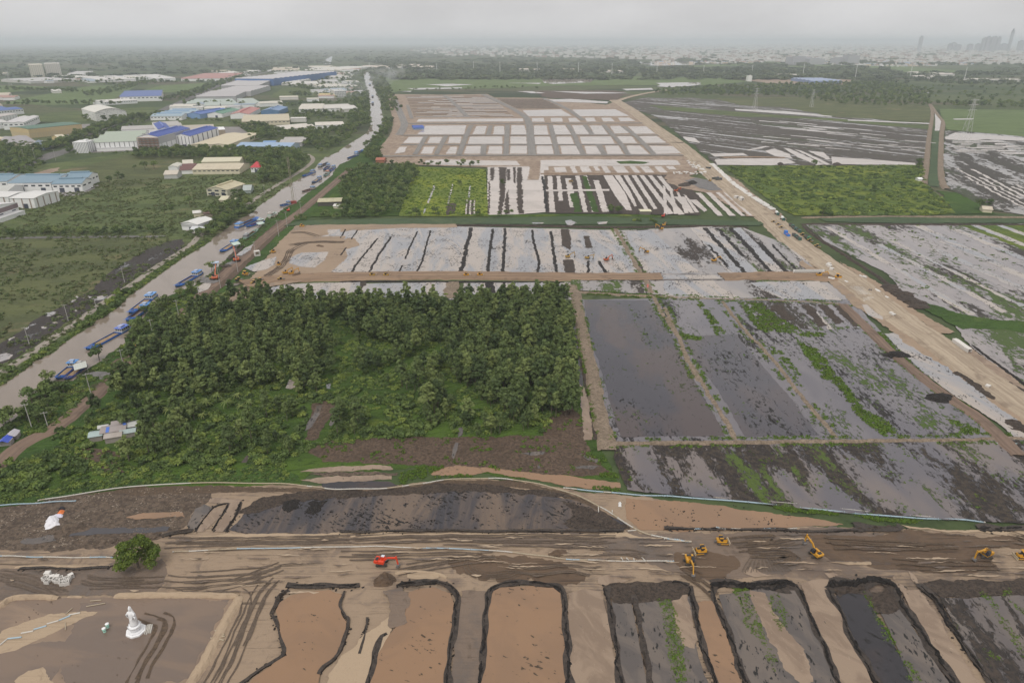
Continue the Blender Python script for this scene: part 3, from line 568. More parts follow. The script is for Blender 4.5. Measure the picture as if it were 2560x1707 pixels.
Z('dug_earth', 9, '900 605 1100 597 1300 618 1600 565 1800 590 2060 610 2450 600 2900 620 2900 700 2450 690 2140 680 2135 770 2210 835 1900 850 1500 835 1300 800 1100 765 990 690', 'dug', 0.18, 1.2, 7)
Z('dug_earth', 9, '60 715 250 700 480 745 490 800 400 885 300 900 180 850 90 820', 'dug', 0.18, 1.2, 6)
Z('dug_earth', 8, '700 780 900 740 1200 745 1500 800 1640 870 1620 905 1300 915 1000 895 850 860 750 840', 'dug', 0.16, 2.4, 9)
Z('pale_sand', 9, '1550 540 1700 560 1880 575 2100 570 2500 570 2900 580 2900 600 2450 598 2230 612 2100 588 1850 585 1600 560', 'sand_pale', 0.24, 0.6, 5)
Z('pale_sand', 9, '1080 780 1200 775 1350 780 1355 800 1200 797', 'sand_pale', 0.24, 0.4, 4)
for q in ('1600 840 1640 870 1670 915 1640 920 1610 880', '1480 860 1500 870 1515 900 1490 890', '1400 910 1480 905 1600 950 1560 985 1500 960', '1040 850 1110 852 1150 870 1080 885', '560 810 640 850 700 870 590 880 520 850'):
    Z('puddle', 9, q, 'silt2', 0.25, 0.5, 3)
for q in ('440 850 560 845 660 855 640 885 500 895 440 880', '1360 720 1440 712 1500 740 1400 745'): Z('pale_sand', 8, q, 'sand_pale', 0.22, 0.5, 4)
Z('silt_flat', 8, '1690 880 1760 860 1900 865 1920 890 1850 915 1730 935 1690 920', 'silt2', 0.22, 0.6, 4)
# tyre tracks of the machines
def tracks(k, s, wd=0.75, gap=2.4, m='rut', z=0.2, name='tyre_track', rep=2):
    wp = smooth_line(gp(k, s), 2)
    for r_ in range(rep):
        off = 0 if r_ == 0 else RQ.uniform(-2.2, 2.2); i0 = 0 if r_ == 0 else RQ.randrange(0, max(1, len(wp) // 3)); wq = wp[i0:] if r_ == 0 else wp[i0:len(wp) - RQ.randrange(0, max(1, len(wp) // 3))]
        if len(wq) < 3: continue
        for sgn in (-1, 1):
            q = []
            for i, p in enumerate(wq):
                d = (wq[min(i + 1, len(wq) - 1)] - wq[max(i - 1, 0)]).normalized(); q.append(p + Vector((-d.y, d.x, 0)) * (sgn * gap / 2 + off))
            LAYER[0] += 0.003; ribbon(name, q, wd * (0.55 if m == 'rut' else 0.75), MAT[m], z, amp=0.5, sm=0, edge=1.5)
tracks(7, '920 1135 1010 1165 1065 1175 1030 1270 950 1400 860 1568 800 1700', 1.1, 2.6, 'track')
for s in ('1560 970 1620 1010 1600 1100 1540 1240 1450 1400 1360 1568 1300 1700', '1700 930 1640 1060 1580 1200 1500 1400 1400 1568 1350 1700', '1800 890 1720 960 1650 1120 1560 1330', '1780 850 1560 880 1300 900 1080 890'): tracks(7, s)
for s in ('1090 640 1500 635 2000 630 2352 610', '1080 670 1700 650 2300 640', '1850 820 1700 870 1500 950 1200 970 1000 965', '1100 930 1500 915 1700 890', '0 880 200 930 420 990', '0 850 300 920 400 980', '560 880 640 910 1000 905', '600 940 800 935 1050 930'): tracks(7, s, 0.8, 2.4)
for s in ('100 620 500 605 1000 600 1400 600 1800 610', '80 640 600 630 1200 640 1700 620', '0 730 400 720 800 715 1000 730', '380 850 700 800 850 770 1000 760', '300 640 900 630 1500 650 1800 640', '1100 830 1300 850 1500 820 1640 860', '1640 720 1850 715 2000 740'): tracks(8, s, 0.9, 2.6)
for k in range(4): tracks(8, ' '.join(f'{1010+ (115+26*k)*math.cos(a):.0f} {800+(60+13*k)*math.sin(a):.0f}' for a in [0.2 * k + 0.35 * i for i in range(9)]), 0.4, 1.2, rep=1)
for i in range(9): tracks(9, f'{590+14*i} 735 {520+38*i} 850', 0.5, 0.9, 'rut', rep=1)
for s in ('480 700 650 690 900 650', '430 640 700 620 720 630', '560 740 900 745 700 790', '120 860 260 940 330 1010', '110 850 240 900', '1050 640 1400 660 1780 680', '1100 680 1500 690 1900 680', '1500 780 1800 800 2150 790', '2250 600 2352 640'): tracks(9, s, 0.9, 2.2, 'track', 0.22)
sq_ = random.Random(77)                                                       # smeared lighter and darker sand left by the dozers
for i in range(150):
    k = sq_.choice((7, 7, 8, 8, 8, 9, 9)); x = sq_.uniform(-20, 2330); y = sq_.uniform(600, 880) if k != 7 else sq_.uniform(630, 1000); l = sq_.uniform(40, 330); h = sq_.uniform(2, 9); sl = sq_.uniform(-.05, .05)
    if k == 7 and (x < 1080 and y < 720): continue
    Z('sand_smear', k, f'{x} {y} {x+l*.4} {y+l*.4*sl-h*.5} {x+l} {y+l*sl} {x+l} {y+l*sl+h*.4} {x+l*.5} {y+l*.5*sl+h}', sq_.choice(('sand_streak', 'sand_streak', 'rut', 'sand_wet')), 0.186 + i * .00005, 0.7, 5)
# ponds filled with silt and the peat bunds round them
Z('silt_pond', 7, '1900 1010 1990 985 2150 965 2240 1000 2210 1060 2240 1140 2270 1180 2240 1290 2200 1400 2100 1480 2080 1568 2050 1750 1500 1750 1660 1540 1780 1460 1870 1400 1840 1300 1830 1200 1800 1110 1830 1050', 'silt', 0.16, 0.7, 6)
RD(7, '2352 935 2250 945 2100 940 1990 945 1870 935', 2.4, 0.9); RD(7, '1890 970 1830 1000 1800 1060 1775 1120', 2.6, 1.0, 'peat2')
RD(7, '1780 1130 1815 1200 1835 1300 1865 1390 1760 1450 1650 1520 1590 1568 1500 1640', 1.3, 0.6, 'peat2'); RD(7, '2250 970 2215 1060 2240 1140 2285 1150 2260 1270 2205 1400 2110 1480 2080 1520', 1.3, 0.6, 'peat2')
Z('sand_bank', 7, '2240 1400 2352 1300 2480 1200 2560 1100 2620 1000 2560 1200 2470 1568 2440 1700 2100 1700 2140 1560', 'sand_pale', 0.14, 1.0, 6)
Z('mud_edge', 8, '300 980 400 950 450 990 460 1060 420 1130 440 1180 360 1210 310 1220 330 1100', 'sand_wet', 0.2, 1.0, 5)
Z('silt_pond', 8, '450 985 520 960 620 950 720 990 745 1060 730 1200 705 1400 695 1568 690 1750 150 1750 200 1568 245 1400 325 1260 410 1160 440 1080', 'silt', 0.17, 0.5, 6)
RD(8, '370 940 460 925 560 912 650 915', 2.6, 1.1); RD(8, '640 915 710 935 755 980 770 1050 745 1200 720 1350 705 1450 700 1568 692 1720', 2.7, 1.0)
RD(8, '310 1260 250 1290 215 1430 185 1568 160 1700', 2.2, 0.9); RD(7, '2405 1150 2380 1250 2350 1380', 1.2, 0.5)
Z('silt_channel', 8, '790 975 950 965 945 1100 930 1350 905 1568 890 1750 720 1750 740 1450 760 1250 790 1050', 'sand_wet', 0.15, 0.6, 6)
Z('silt_pond', 8, '985 985 1050 950 1250 945 1390 955 1440 990 1450 1100 1465 1300 1485 1568 1490 1750 905 1750 925 1568 945 1350 965 1100', 'silt', 0.17, 0.5, 6)
RD(8, '890 1720 912 1568 932 1350 950 1100 972 975 1040 928 1150 918 1250 922 1400 935 1455 975 1470 1100 1480 1300 1497 1568 1505 1720', 2.8, 1.0)
Z('silt_channel', 8, '1490 985 1600 962 1710 975 1745 1100 1790 1400 1815 1568 1840 1750 1520 1750 1510 1568 1490 1300', 'silt2', 0.16, 0.6, 6)
RD(8, '1740 945 1760 1100 1795 1300 1835 1568 1850 1720', 2.9, 1.0)
Z('sludge', 8, '1735 930 1900 915 2160 918 2270 928 2290 1000 2150 1040 1930 1065 1770 1045', 'peat2', 0.19, 1.0, 5)
RD(8, '2170 915 2220 925 2280 945', 2.6, 1.2)
Z('grey_pond', 8, '1775 1045 1900 1035 1930 1200 1970 1400 2005 1568 2030 1750 1865 1750 1840 1568 1800 1300', 'grey_w', 0.17, 0.5, 6)
RD(8, '1910 1000 1945 1120 1975 1280 2000 1430 2025 1568 2050 1720', 2.2, 0.7, 'peat2')
Z('grey_pond', 8, '1940 1060 2080 1010 2150 1020 2290 1010 2300 1200 2340 1400 2400 1568 2430 1750 2060 1750 2020 1500 1980 1250', 'grey_w', 0.165, 0.6, 6)
Z('silt_flat', 9, '40 1000 150 990 175 1100 220 1270 200 1350 130 1330 80 1250', 'silt2', 0.185, 0.8, 5)
RD(9, '165 945 178 1010 195 1090 240 1270 275 1400 305 1490 340 1600 360 1720', 2.5, 1.1)
Z('silt_channel', 9, '205 1060 250 1035 330 1040 345 1100 400 1250 450 1400 500 1568 540 1750 380 1750 330 1568 290 1400 250 1240', 'silt', 0.17, 0.6, 5)
RD(9, '320 940 325 1000 350 1080 420 1250 480 1420 530 1568 575 1720', 2.6, 1.1); RD(9, '315 945 400 925 520 935 640 930 760 925 850 935', 4.0, 1.5); RD(9, '560 945 700 960 790 940', 5.0, 1.2)
Z('grey_pond', 9, '355 1000 500 980 640 960 850 970 920 1090 990 1250 1060 1400 1120 1568 1160 1750 600 1750 540 1568 440 1290', 'grey_w', 0.165, 0.6, 6)
Z('silt_flat', 9, '560 980 660 990 700 1100 760 1200 870 1310 910 1350 950 1450 960 1568 900 1600 780 1480 700 1320 640 1200 590 1080', 'silt2', 0.185, 1.0, 6)
RD(9, '850 930 890 1010 935 1090 1000 1250 1070 1400 1100 1480 1135 1568 1180 1720', 2.7, 1.1)
Z('silt_channel', 9, '890 935 960 900 1090 905 1085 960 1130 1060 1190 1220 1270 1380 1350 1568 1420 1750 1210 1750 1150 1568 1080 1390 970 1150', 'silt2', 0.17, 0.5, 5)
RD(9, '1075 965 1110 1040 1140 1090 1200 1230 1290 1400 1340 1490 1385 1568 1460 1720', 3.0, 1.1); RD(9, '1070 965 1150 915 1300 918 1420 915 1510 960', 5.5, 1.8); RD(9, '1120 985 1250 960 1330 960', 5.0, 1.2, 'peat2')
Z('peat_pond', 9, '1120 1005 1270 975 1300 1000 1380 1120 1500 1330 1560 1440 1620 1568 1700 1750 1450 1750 1370 1568 1290 1390 1190 1180', 'black_w', 0.17, 0.5, 6)
Z('sludge', 9, '1330 990 1500 960 1540 1060 1500 1130 1400 1130 1350 1060', 'peat2', 0.19, 1.2, 5)
Z('grey_pond', 9, '1420 1130 1520 1080 1620 1200 1740 1390 1850 1568 1960 1750 1710 1750 1620 1568 1510 1330', 'grey_w', 0.168, 0.6, 6)
RD(9, '1500 950 1560 1080 1620 1170 1680 1250 1780 1400 1840 1490 1890 1568 2000 1720', 4.2, 1.2)
Z('silt_channel', 9, '1550 975 1660 965 1700 1010 1780 1130 1890 1330 1980 1470 2050 1568 2170 1750 2010 1750 1900 1568 1780 1380 1660 1190 1590 1060', 'silt2', 0.17, 0.5, 5)
RD(9, '1670 930 1720 990 1780 1050 1840 1150 1900 1250 1960 1340 2030 1430 2130 1568 2250 1720', 3.2, 1.1)
Z('sludge', 9, '1665 930 1800 900 2100 905 2352 900 2700 900 2700 1010 2352 1000 2120 1010 1960 1020 1800 1010', 'peat2', 0.185, 1.0, 6)
fl = MAT['furrow'] = m_flood('furrow_flood', ang(9, '2050 1000 2352 1420'), 9, (0.1, 0.085, 0.085), (0.16, 0.13, 0.11), (0.03, 0.024, 0.021), (0.1, 0.16, 0.022), 0.53, 0.66, 45, 0.06, (0.06, 0.044, 0.034))
sheet('flooded_furrows', gp(9, '1800 1015 1960 1025 2120 1012 2352 1000 2700 1010 3300 1750 2290 1750 2150 1568 2040 1430 1910 1250'), fl, 0.165, 0.6, 6)
# dikes and embankments of pale sand
def dike(k, s, wd, h=1.1, m='sand_pale'): return ridge('sand_dike', gp(k, s), wd, h, MAT[m], 0.14, 2)
dike(7, '-200 1130 0 1075 60 1020 120 1008 380 1014', 2.2); dike(7, '750 1000 1000 998 1200 996 1400 996 1560 1003', 2.4); dike(7, '1570 1005 1520 1090 1450 1210 1380 1350 1290 1500 1200 1660', 3.2, 0.9)
dike(7, '100 815 300 808 520 815 720 805', 1.4, 0.7); dike(8, '360 850 500 840 640 855 700 880', 1.4, 0.6); dike(7, '440 1005 540 1008', 1.2, 0.5)
RD(7, '130 826 300 818 520 826 720 815', 1.2, 0.5, 'peat2'); RD(8, '0 585 300 582 560 578 900 580 1200 578 1500 582 1850 580', 1.6, 0.6); RD(9, '0 566 300 566 600 570 900 578 1100 580 1300 570', 1.6, 0.7); RD(9, '1250 560 1500 570 1540 545', 5, 0.9, 'peat2')
RD(9, '2050 560 2200 565 2352 560 2600 560', 5, 1.0, 'peat'); RD(7, '1080 610 1180 590 1260 575', 2.5, 1.0, 'peat2'); RD(7, '760 640 900 620 1050 600', 3.0, 0.9, 'debris'); RD(7, '480 640 640 650 760 640', 3.0, 0.8, 'debris')
kind(mound('mud_heap', g1(8, 290, 905), 3.6, 2.4, 3.4, MAT['dug'], 0.2, 4), 'structure')
kind(mound('mud_heap', g1(8, 1425, 722), 3.4, 1.8, 1.4, MAT['dug'], 0.2, 5), 'structure'); kind(mound('brush_heap', g1(7, 470, 560), 7.5, 3.2, 1.8, MAT['debris'], 0.1, 6), 'structure')
# --- the flooded fields in the middle and on the right
A_DIR = ang(6, '960 1000 1500 1568')
MAT['fieldA'] = m_flood('field_flood', A_DIR, 20, (0.12, 0.11, 0.125), (0.155, 0.14, 0.15), (0.024, 0.02, 0.018), (0.09, 0.145, 0.024), 0.59, 0.585, 60, 0.03, None, 0.55, 0.6)
MAT['fieldB'] = m_flood('pond_flood', A_DIR, 30, (0.066, 0.061, 0.073), (0.085, 0.07, 0.074), (0.018, 0.015, 0.014), (0.09, 0.145, 0.024), 0.615, 0.615, 60, 0.03, None, 0.66, 0.6)
MAT['fieldC'] = m_flood('sod_flood', ang(9, '1250 200 1450 440'), 11, (0.115, 0.105, 0.118), (0.17, 0.14, 0.13), (0.026, 0.02, 0.018), (0.1, 0.15, 0.024), 0.515, 0.6, 42, 0.04, (0.06, 0.045, 0.032), 0.36, 0.75)
MAT['fieldD'] = m_flood('mid_flood', ang(6, '200 200 420 480'), 18, (0.3, 0.265, 0.245), (0.24, 0.22, 0.215), (0.036, 0.029, 0.026), (0.09, 0.14, 0.026), 0.56, 0.58, 90, 0.06, (0.06, 0.045, 0.035))
MAT['fieldE'] = m_flood('right_flood', ang(6, '1050 180 2000 800'), 24, (0.23, 0.205, 0.205), (0.28, 0.245, 0.235), (0.042, 0.034, 0.031), (0.085, 0.13, 0.03), 0.555, 0.56, 110, 0.06, (0.05, 0.042, 0.032), 0.45, 0.3)
MAT['fieldF'] = m_flood('far_flood', ang(3, '200 780 1700 930'), 16, (0.2, 0.18, 0.17), (0.24, 0.21, 0.19), (0.058, 0.05, 0.042), (0.07, 0.082, 0.036), 0.445, 0.58, 160, 0.08, (0.085, 0.07, 0.055), 0.4, 0.2)
MAT['fieldG'] = m_flood('far_flood_right', ang(3, '1850 1100 2352 1400'), 22, (0.24, 0.21, 0.19), (0.2, 0.18, 0.17), (0.055, 0.048, 0.04), (0.065, 0.08, 0.036), 0.49, 0.56, 150, 0.08, None, 0.4, 0.2)
MAT['fieldB1'] = m_flood('deep_flood', A_DIR, 30, (0.048, 0.044, 0.055), (0.075, 0.056, 0.055), (0.018, 0.015, 0.014), (0.09, 0.145, 0.024), 0.625, 0.635, 60, 0.025, None, 0.66, 0.6)
MAT['fieldX'] = m_flood('row_flood', A_DIR, 14, (0.16, 0.145, 0.155), (0.2, 0.18, 0.19), (0.04, 0.032, 0.026), (0.085, 0.135, 0.024), 0.51, 0.55, 50, 0.05, (0.06, 0.05, 0.035), 0.5, 0.6)
Z('flooded_field', 0, '1318 690 1640 685 1960 690 2000 740 2080 820 2290 1006 2030 1016 1405 1020 1395 960 1360 830 1330 740', 'fieldA', 0.09, 1, 10)
Z('flooded_plot', 0, '1342 690 1488 692 1540 770 1580 850 1625 930 1665 1003 1425 1006 1402 930 1380 850 1350 760', 'fieldB1', 0.15, 1, 8)
Z('flooded_plot', 0, '1540 775 1690 770 1740 830 1810 910 1880 1002 1710 1004 1650 900 1590 820', 'fieldB', 0.15, 1, 8)
Z('flooded_plot', 0, '1800 760 2000 755 2070 810 2150 890 2260 998 2080 1004 2000 900 1900 830', 'fieldA', 0.15, 1, 8)
Z('flooded_field', 0, '1408 1026 1700 1023 2030 1019 2352 1012 2700 1010 2700 1215 2352 1205 2100 1190 1900 1178 1700 1153 1440 1128 1412 1062', 'fieldC', 0.12, 1, 8)
Z('flooded_field', 0, '1310 640 1520 642 1680 642 1900 650 1960 690 1640 685 1320 668', 'fieldD', 0.1, 1, 8)
Z('flood_pond', 0, '640 590 690 550 760 527 1050 522 1290 527 1415 532 1330 560 1320 632 1060 632 860 632 745 636 700 620', 'pale_w', 0.12, 1, 8)
Z('flooded_field', 0, '1290 527 1415 531 1560 525 1700 522 1800 560 1850 600 1890 632 1650 634 1320 634 1330 560', 'fieldD', 0.13, 1, 8)
Z('flood_pond', 5, '1490 200 1800 200 1900 350 1960 480 1740 488 1500 485 1470 330', 'pale_w', 0.16, 1.5, 9)
Z('flood_pond', 5, '1860 210 2030 200 2200 350 2352 480 2000 488 1930 350', 'pale_w', 0.16, 2.5, 12)
Z('flood_pond', 0, '590 668 720 655 1020 650 1040 652 1050 690 700 696 600 690', 'pale_w', 0.13, 1, 8)
Z('flood_pond', 0, '1065 652 1310 650 1318 690 1060 695', 'pale_w', 0.13, 1, 8)
Z('flood_pond', 6, '0 530 300 530 500 650 0 640', 'pale_w', 0.17, 3, 14); Z('flood_pond', 6, '560 545 1020 535 1150 660 760 655', 'pale_w', 0.16, 4, 16)
for s, wd in (('0 260 40 190', 2.6), ('70 268 120 195', 2.6), ('75 490 90 445 130 395 185 330 250 250', 3.4), ('180 495 240 385 290 310 338 238', 3.4), ('425 395 460 300 510 205', 2.8), ('378 490 410 425', 2.4), ('495 490 545 390 562 300 595 200', 2.8),
              ('790 486 808 400 825 320 860 182', 6.0), ('965 490 978 340 1000 188', 4.6), ('1065 486 1072 330 1080 184', 4.6), ('1288 486 1302 410 1285 340 1265 290 1256 195', 4.0), ('1415 486 1395 340 1376 205', 4.6),
              ('1620 486 1622 395', 4.2), ('1740 490 1712 440 1690 398', 4.8), ('0 372 45 308', 2.6)): RD(5, s, wd, 0.8)
for s in ('1442 195 1495 195 1510 260 1505 335 1450 300', '1455 395 1525 395 1540 485 1470 485', '1592 240 1625 240 1650 318 1605 318', '85 625 130 545 180 542 150 580 110 628'): Z('mud_strip', 5, s, 'peat2', 0.24, 1.0, 5)
Z('mud_strip', 5, '675 600 700 545 770 532 790 580 760 640 700 650', 'bund', 0.24, 1.2, 6)
RD(5, '830 440 850 360 865 290 880 210', 1.6, 0.4, 'weeds')
for s in ('950 545 1000 545 1025 635 945 635', '1060 540 1085 540 1070 640 1045 640'): Z('mud_strip', 5, s, 'peat', 0.22, 1.2, 5)
strips('mud_strip', 6, '160 190 620 180 900 480 420 485', 6, 'peat', 0.34, 3, 0.2, 1.6, 8, 0.4, 0.5, 'peat2')
Z('flood_pond', 6, '170 185 310 178 620 480 500 485 420 480', 'pale_w', 0.19, 1.6, 9); Z('flood_pond', 6, '425 190 500 185 790 470 720 480', 'pale_w', 0.19, 1.6, 9)
# bunds between the plots
RD(5, '1795 190 1850 280 1900 380 1950 450 2000 540 2040 620', 6.0, 0.9, 'bund'); RD(5, '2040 625 2100 740 2170 840 2230 940 2260 1030 2300 1110 2352 1200', 4.2, 0.8, 'bund')
RD(6, '0 700 60 830 110 930 140 1010 200 1120 280 1260 370 1400 450 1530 470 1575', 4.0, 0.8, 'bund'); RD(6, '375 660 450 760 530 860 600 930 680 1010 780 1130 870 1260 960 1370 1060 1480 1130 1568', 3.8, 0.8, 'bund')
RD(5, '1545 600 1700 612 1900 625 2100 632 2352 640', 4.0, 0.7, 'bund'); RD(6, '0 640 380 652 600 655 900 668 1170 682', 4.0, 0.7, 'bund'); RD(0, '1400 1019 1550 1018 1700 1017 2030 1014 2352 1009 2500 1006', 3.6, 0.9, 'bund')
RB('field_track', 6, '1170 690 1240 760 1320 840 1480 1000 1700 1180 1900 1330 2050 1420 2200 1560 2320 1680', (5, 5), 'dirt', 0.7, skirt=1.5)
RD(6, '2000 945 2150 1060 2300 1170 2420 1260', 3.0, 0.9, 'peat'); RD(6, '910 170 1000 250 1150 340 1250 410 1400 500 1520 600', 4.0, 1.0, 'peat2')
Z('flood_strip', 6, '1440 880 1540 870 1700 960 1850 1080 2000 1190 2180 1330 2300 1420 2352 1470 2450 1560 2300 1568 2200 1480 2080 1400 1900 1290 1700 1140 1560 1010', 'pale_w', 0.2, 1, 8)
Z('flood_strip', 6, '1290 690 1350 690 1440 760 1430 790 1330 760', 'pale_w', 0.22, 1, 6); Z('flood_strip', 6, '750 260 830 250 960 360 1000 430 900 400', 'pale_w', 0.22, 1, 6)
for s in ('1440 1010 1480 995 1560 990 1600 1030 1560 1055 1470 1045', '1745 1300 1760 1260 1830 1250 1890 1310 1840 1345 1780 1335'):
    c = sum(gp(6, s), Vector()) / 6; kind(mound('peat_heap', c, 9, 6, 2.4, MAT['peat'], 0.2, int(c.x) % 7), 'structure')
RD(6, '1900 1130 1980 1170 2080 1250 2160 1310', 7, 1.3, 'peat2'); RD(6, '2250 1440 2352 1500 2450 1560', 10, 1.2, 'peat2'); RD(6, '1450 560 1600 640 1700 720', 16, 1.5, 'peat2'); RD(6, '2150 1160 2352 1260', 8, 1.2, 'peat2')
Z('right_shoulder', 6, '1150 410 1280 470 1420 560 1560 680 1700 760 1840 840 1900 870 1800 880 1640 780 1480 670 1330 570 1280 505', 'sand_fill', 0.16, 2, 8)
Z('right_shoulder', 6, '1880 900 2050 1000 2200 1110 2352 1230 2600 1400 2352 1310 2200 1210 2000 1060', 'site', 0.15, 2, 8)
Z('flooded_field', 6, '920 165 1280 160 1900 160 2450 160 3100 160 3200 820 2352 800 1900 770 1600 650 1450 480 1250 380 1060 280', 'fieldE', 0.1, 2, 14)
Z('flooded_field', 6, '1900 830 2050 800 2352 840 3000 900 3000 1320 2352 1230 2200 1130 2000 960', 'fieldE', 0.09, 2, 14)
Z('green_bank', 6, '1600 650 1750 690 1900 740 2150 790 2352 800 2900 820 2900 880 2352 870 2100 850 1950 850 1800 780', 'weeds', 0.16, 3, 14)
strips('flood_strip', 6, '1000 180 1600 170 2900 700 1900 760', 5, 'pale_w', 0.26, 9, 0.17, 3.0, 12, 0.5, 0.4)
strips('flood_strip', 6, '1560 170 2260 165 3600 640 2600 700', 4, 'pale_w', 0.3, 19, 0.17, 3.0, 12, 0.3, 0.4)
Z('crop_field', 6, '1930 170 2352 165 2900 165 3000 330 2352 330 2150 250', 'crop2', 0.16, 2, 14)
Z('mud_field', 6, '470 670 700 665 1180 690 1340 845 1000 860 860 840 620 850', 'fieldX', 0.18, 2, 9)
strips('flood_strip', 6, '900 690 1190 692 1330 840 1040 850', 3, 'pale_w', 0.34, 5, 0.22, 1.5, 8, 0.2)
for s in ('690 700 760 690 850 790 800 800', '900 690 960 690 1060 830 1010 840', '1000 690 1060 690 1170 800 1120 820', '1100 690 1170 700 1300 830 1240 835'): Z('mud_strip', 6, s, 'peat2', 0.24, 1.6, 7)
# cross channel with water hyacinth and its banks
Z('green_channel', 0, '650 520 690 508 850 504 1150 503 1320 498 1430 502 1700 508 1780 512 1740 520 1430 516 1290 517 1040 516 800 517', 'hyacinth', 0.2, 1.5, 12)
Z('green_channel', 0, '1880 503 2050 500 2352 505 2700 505 2700 514 2352 514 2050 514 1900 511', 'hyacinth', 0.2, 1.5, 12)
for s in ('1470 140 1510 135 1545 155 1510 172 1480 165', '1680 150 1750 145 1740 160 1690 165', '1250 152 1330 152 1325 160 1260 160'): Z('open_water', 5, s, 'pale_w', 0.26, 0.8, 5)
RD(0, '1040 519 1160 519 1300 521 1430 524 1540 521 1650 520 1720 524', 5, 1.2, 'peat2', f=0.003); RD(0, '1840 516 1960 517 2100 517 2352 518 2600 518', 6, 1.3, 'peat2', f=0.003); RD(0, '1840 501 1960 499 2150 499 2352 500 2600 500', 5, 1.2, 'bund', f=0.003)
RD(0, '1080 496 1250 496 1380 494 1520 497', 5, 1.0, 'undergrowth', f=0.003)
# sandy works by the canal
Z('sand_works', 0, '560 660 600 610 640 560 680 520 760 516 900 514 1045 515 1050 524 900 526 800 532 720 548 690 600 745 596 790 575 800 590 750 640 620 660 560 700 470 712 400 740 440 700', 'sand_fill', 0.16, 1.6, 10)
Z('sand_works', 4, '1880 250 2300 240 2352 300 2250 330 2180 380 2120 470 2000 500 1900 480 1880 380 1940 330', 'sand_fill', 0.2, 1.6, 10)
Z('pool', 4, '1640 430 1720 400 1810 375 1790 430 1740 460 1660 475 1600 450', 'pale_w', 0.26, 0.8, 6); Z('pool', 4, '1890 385 1970 350 2150 345 2120 400 2050 450 1960 440 1890 420', 'pale_w', 0.26, 0.8, 6)
Z('pool', 4, '1290 575 1330 548 1385 550 1360 590 1300 612', 'pale_w', 0.26, 0.6, 6); Z('pool', 4, '1540 370 1600 320 1650 295 1640 330 1580 370', 'pale_w', 0.26, 0.8, 6)
Z('pool', 4, '1720 585 1900 555 2200 545 2352 545 2352 660 2000 650 1800 660 1850 600', 'pale_w', 0.24, 1.0, 8); Z('pool', 4, '2140 200 2230 195 2220 240 2150 240', 'pale_w', 0.26, 0.8, 6); Z('pool', 4, '2280 205 2330 200 2310 250 2250 260', 'pale_w', 0.26, 0.8, 6)
Z('pool', 4, '1470 560 1530 550 1570 555 1520 570', 'pale_w', 0.26, 0.6, 6)
for s in ('1480 385 1540 330 1600 300 1560 350 1500 395', '1430 430 1500 425 1520 440 1450 445'): Z('mud_spit', 4, s, 'peat2', 0.27, 0.6, 5)
Z('grey_spoil', 4, '1290 530 1330 505 1400 520 1440 535 1400 550 1320 545', 'greysand', 0.28, 0.7, 5)
for s in ('1660 540 1800 480 1880 400 1900 330 2000 290', '1500 560 1650 540 1850 520 2100 515 2352 512', '1500 620 1650 560 1750 540', '1900 220 1990 215 2080 240', '1890 300 2050 275 2250 280'): tracks(4, s, 1.2, 3.0, 'track', 0.3)
RB('fill_road', 0, '560 655 620 642 700 638 860 634 1060 633 1200 635 1320 637 1440 636 1520 637', (15, 13), 'fillroad', 0.55, skirt=2)
RB('fill_road', 6, '370 506 500 503 700 500 900 500 1080 505 1180 520', (15, 14), 'fillroad', 0.6, skirt=2)
Z('flood_strip', 5, '1770 500 2000 497 2352 497 2520 497 2520 520 2352 523 2000 524 1800 524', 'pale_w', 0.24, 0.4, 5)
RD(5, '1700 491 1900 492 2100 491 2352 491 2500 491', 1.6, 0.7); RD(5, '1560 531 1800 531 2000 530 2352 529 2520 529', 1.8, 0.8); RD(5, '0 536 300 535 700 536 1000 540 1250 540 1480 545', 3, 0.9); RD(5, '0 497 300 494 600 492 800 489 1000 492 1440 490', 3, 0.9, 'peat2')
# earth road on the right, from the far works to the lower right edge
HL = gp(6, '530 50 590 80 700 190 800 290 930 390 1060 480 1200 570 1290 650 1420 740 1540 850 1700 950 1850 1060 2020 1170 2200 1310 2352 1420 2700 1680')
HR = gp(6, '610 50 680 80 780 150 900 260 1050 360 1180 450 1280 500 1330 570 1480 670 1620 770 1800 890 2000 1050 2200 1200 2352 1300 2800 1600')
FL = gp(2, '1780 660 1830 690 1900 740 2000 830 2130 920 2230 1000') + gp(3, '75 940 150 1010 260 1110 340 1190 430 1260 520 1340')
FR = gp(2, '1810 655 1845 675 1930 720 2050 805 2200 905') + gp(3, '90 930 200 1020 330 1120 450 1222 560 1300')
mid = [(a + b) / 2 for a, b in zip(HL, HR)]; wds = [(a - b).length for a, b in zip(HL, HR)]
Z('road_verge', 3, '20 940 150 1030 260 1130 340 1215 430 1290 520 1370 640 1450 720 1520 840 1640 1000 1760 1150 1880 1300 1990 1400 2060 1300 1870 1100 1740 940 1590 800 1460 720 1400 600 1290 480 1215 360 1110 200 1000 60 900', 'sand_fill', 0.12, 2, 10)
Z('road_verge', 3, '380 1130 480 1180 570 1260 690 1345 760 1400 800 1440 760 1440 660 1370 540 1280 430 1200', 'site', 0.14, 2, 10)
Z('road_verge', 6, '900 400 1060 490 1200 580 1290 660 1420 750 1540 860 1700 965 1900 1110 2200 1330 2352 1450 2352 1480 2180 1360 2000 1210 1800 1070 1600 960 1480 860 1340 760 1240 700 1150 610 1060 530 960 480 880 430', 'sand_fill', 0.14, 1.6, 8)
pl = [(a + b) / 2 for a, b in zip(FL[:6], FR[:5] + [gp(3, '60 890')[0]])] + [(a + b) / 2 for a, b in zip(FL[6:], FR[5:])] + mid
ribbon('earth_road', pl, (26, 15), MAT['highway'], 0.9, amp=0.8, sm=2, skirt=3.0, edge=0.12)
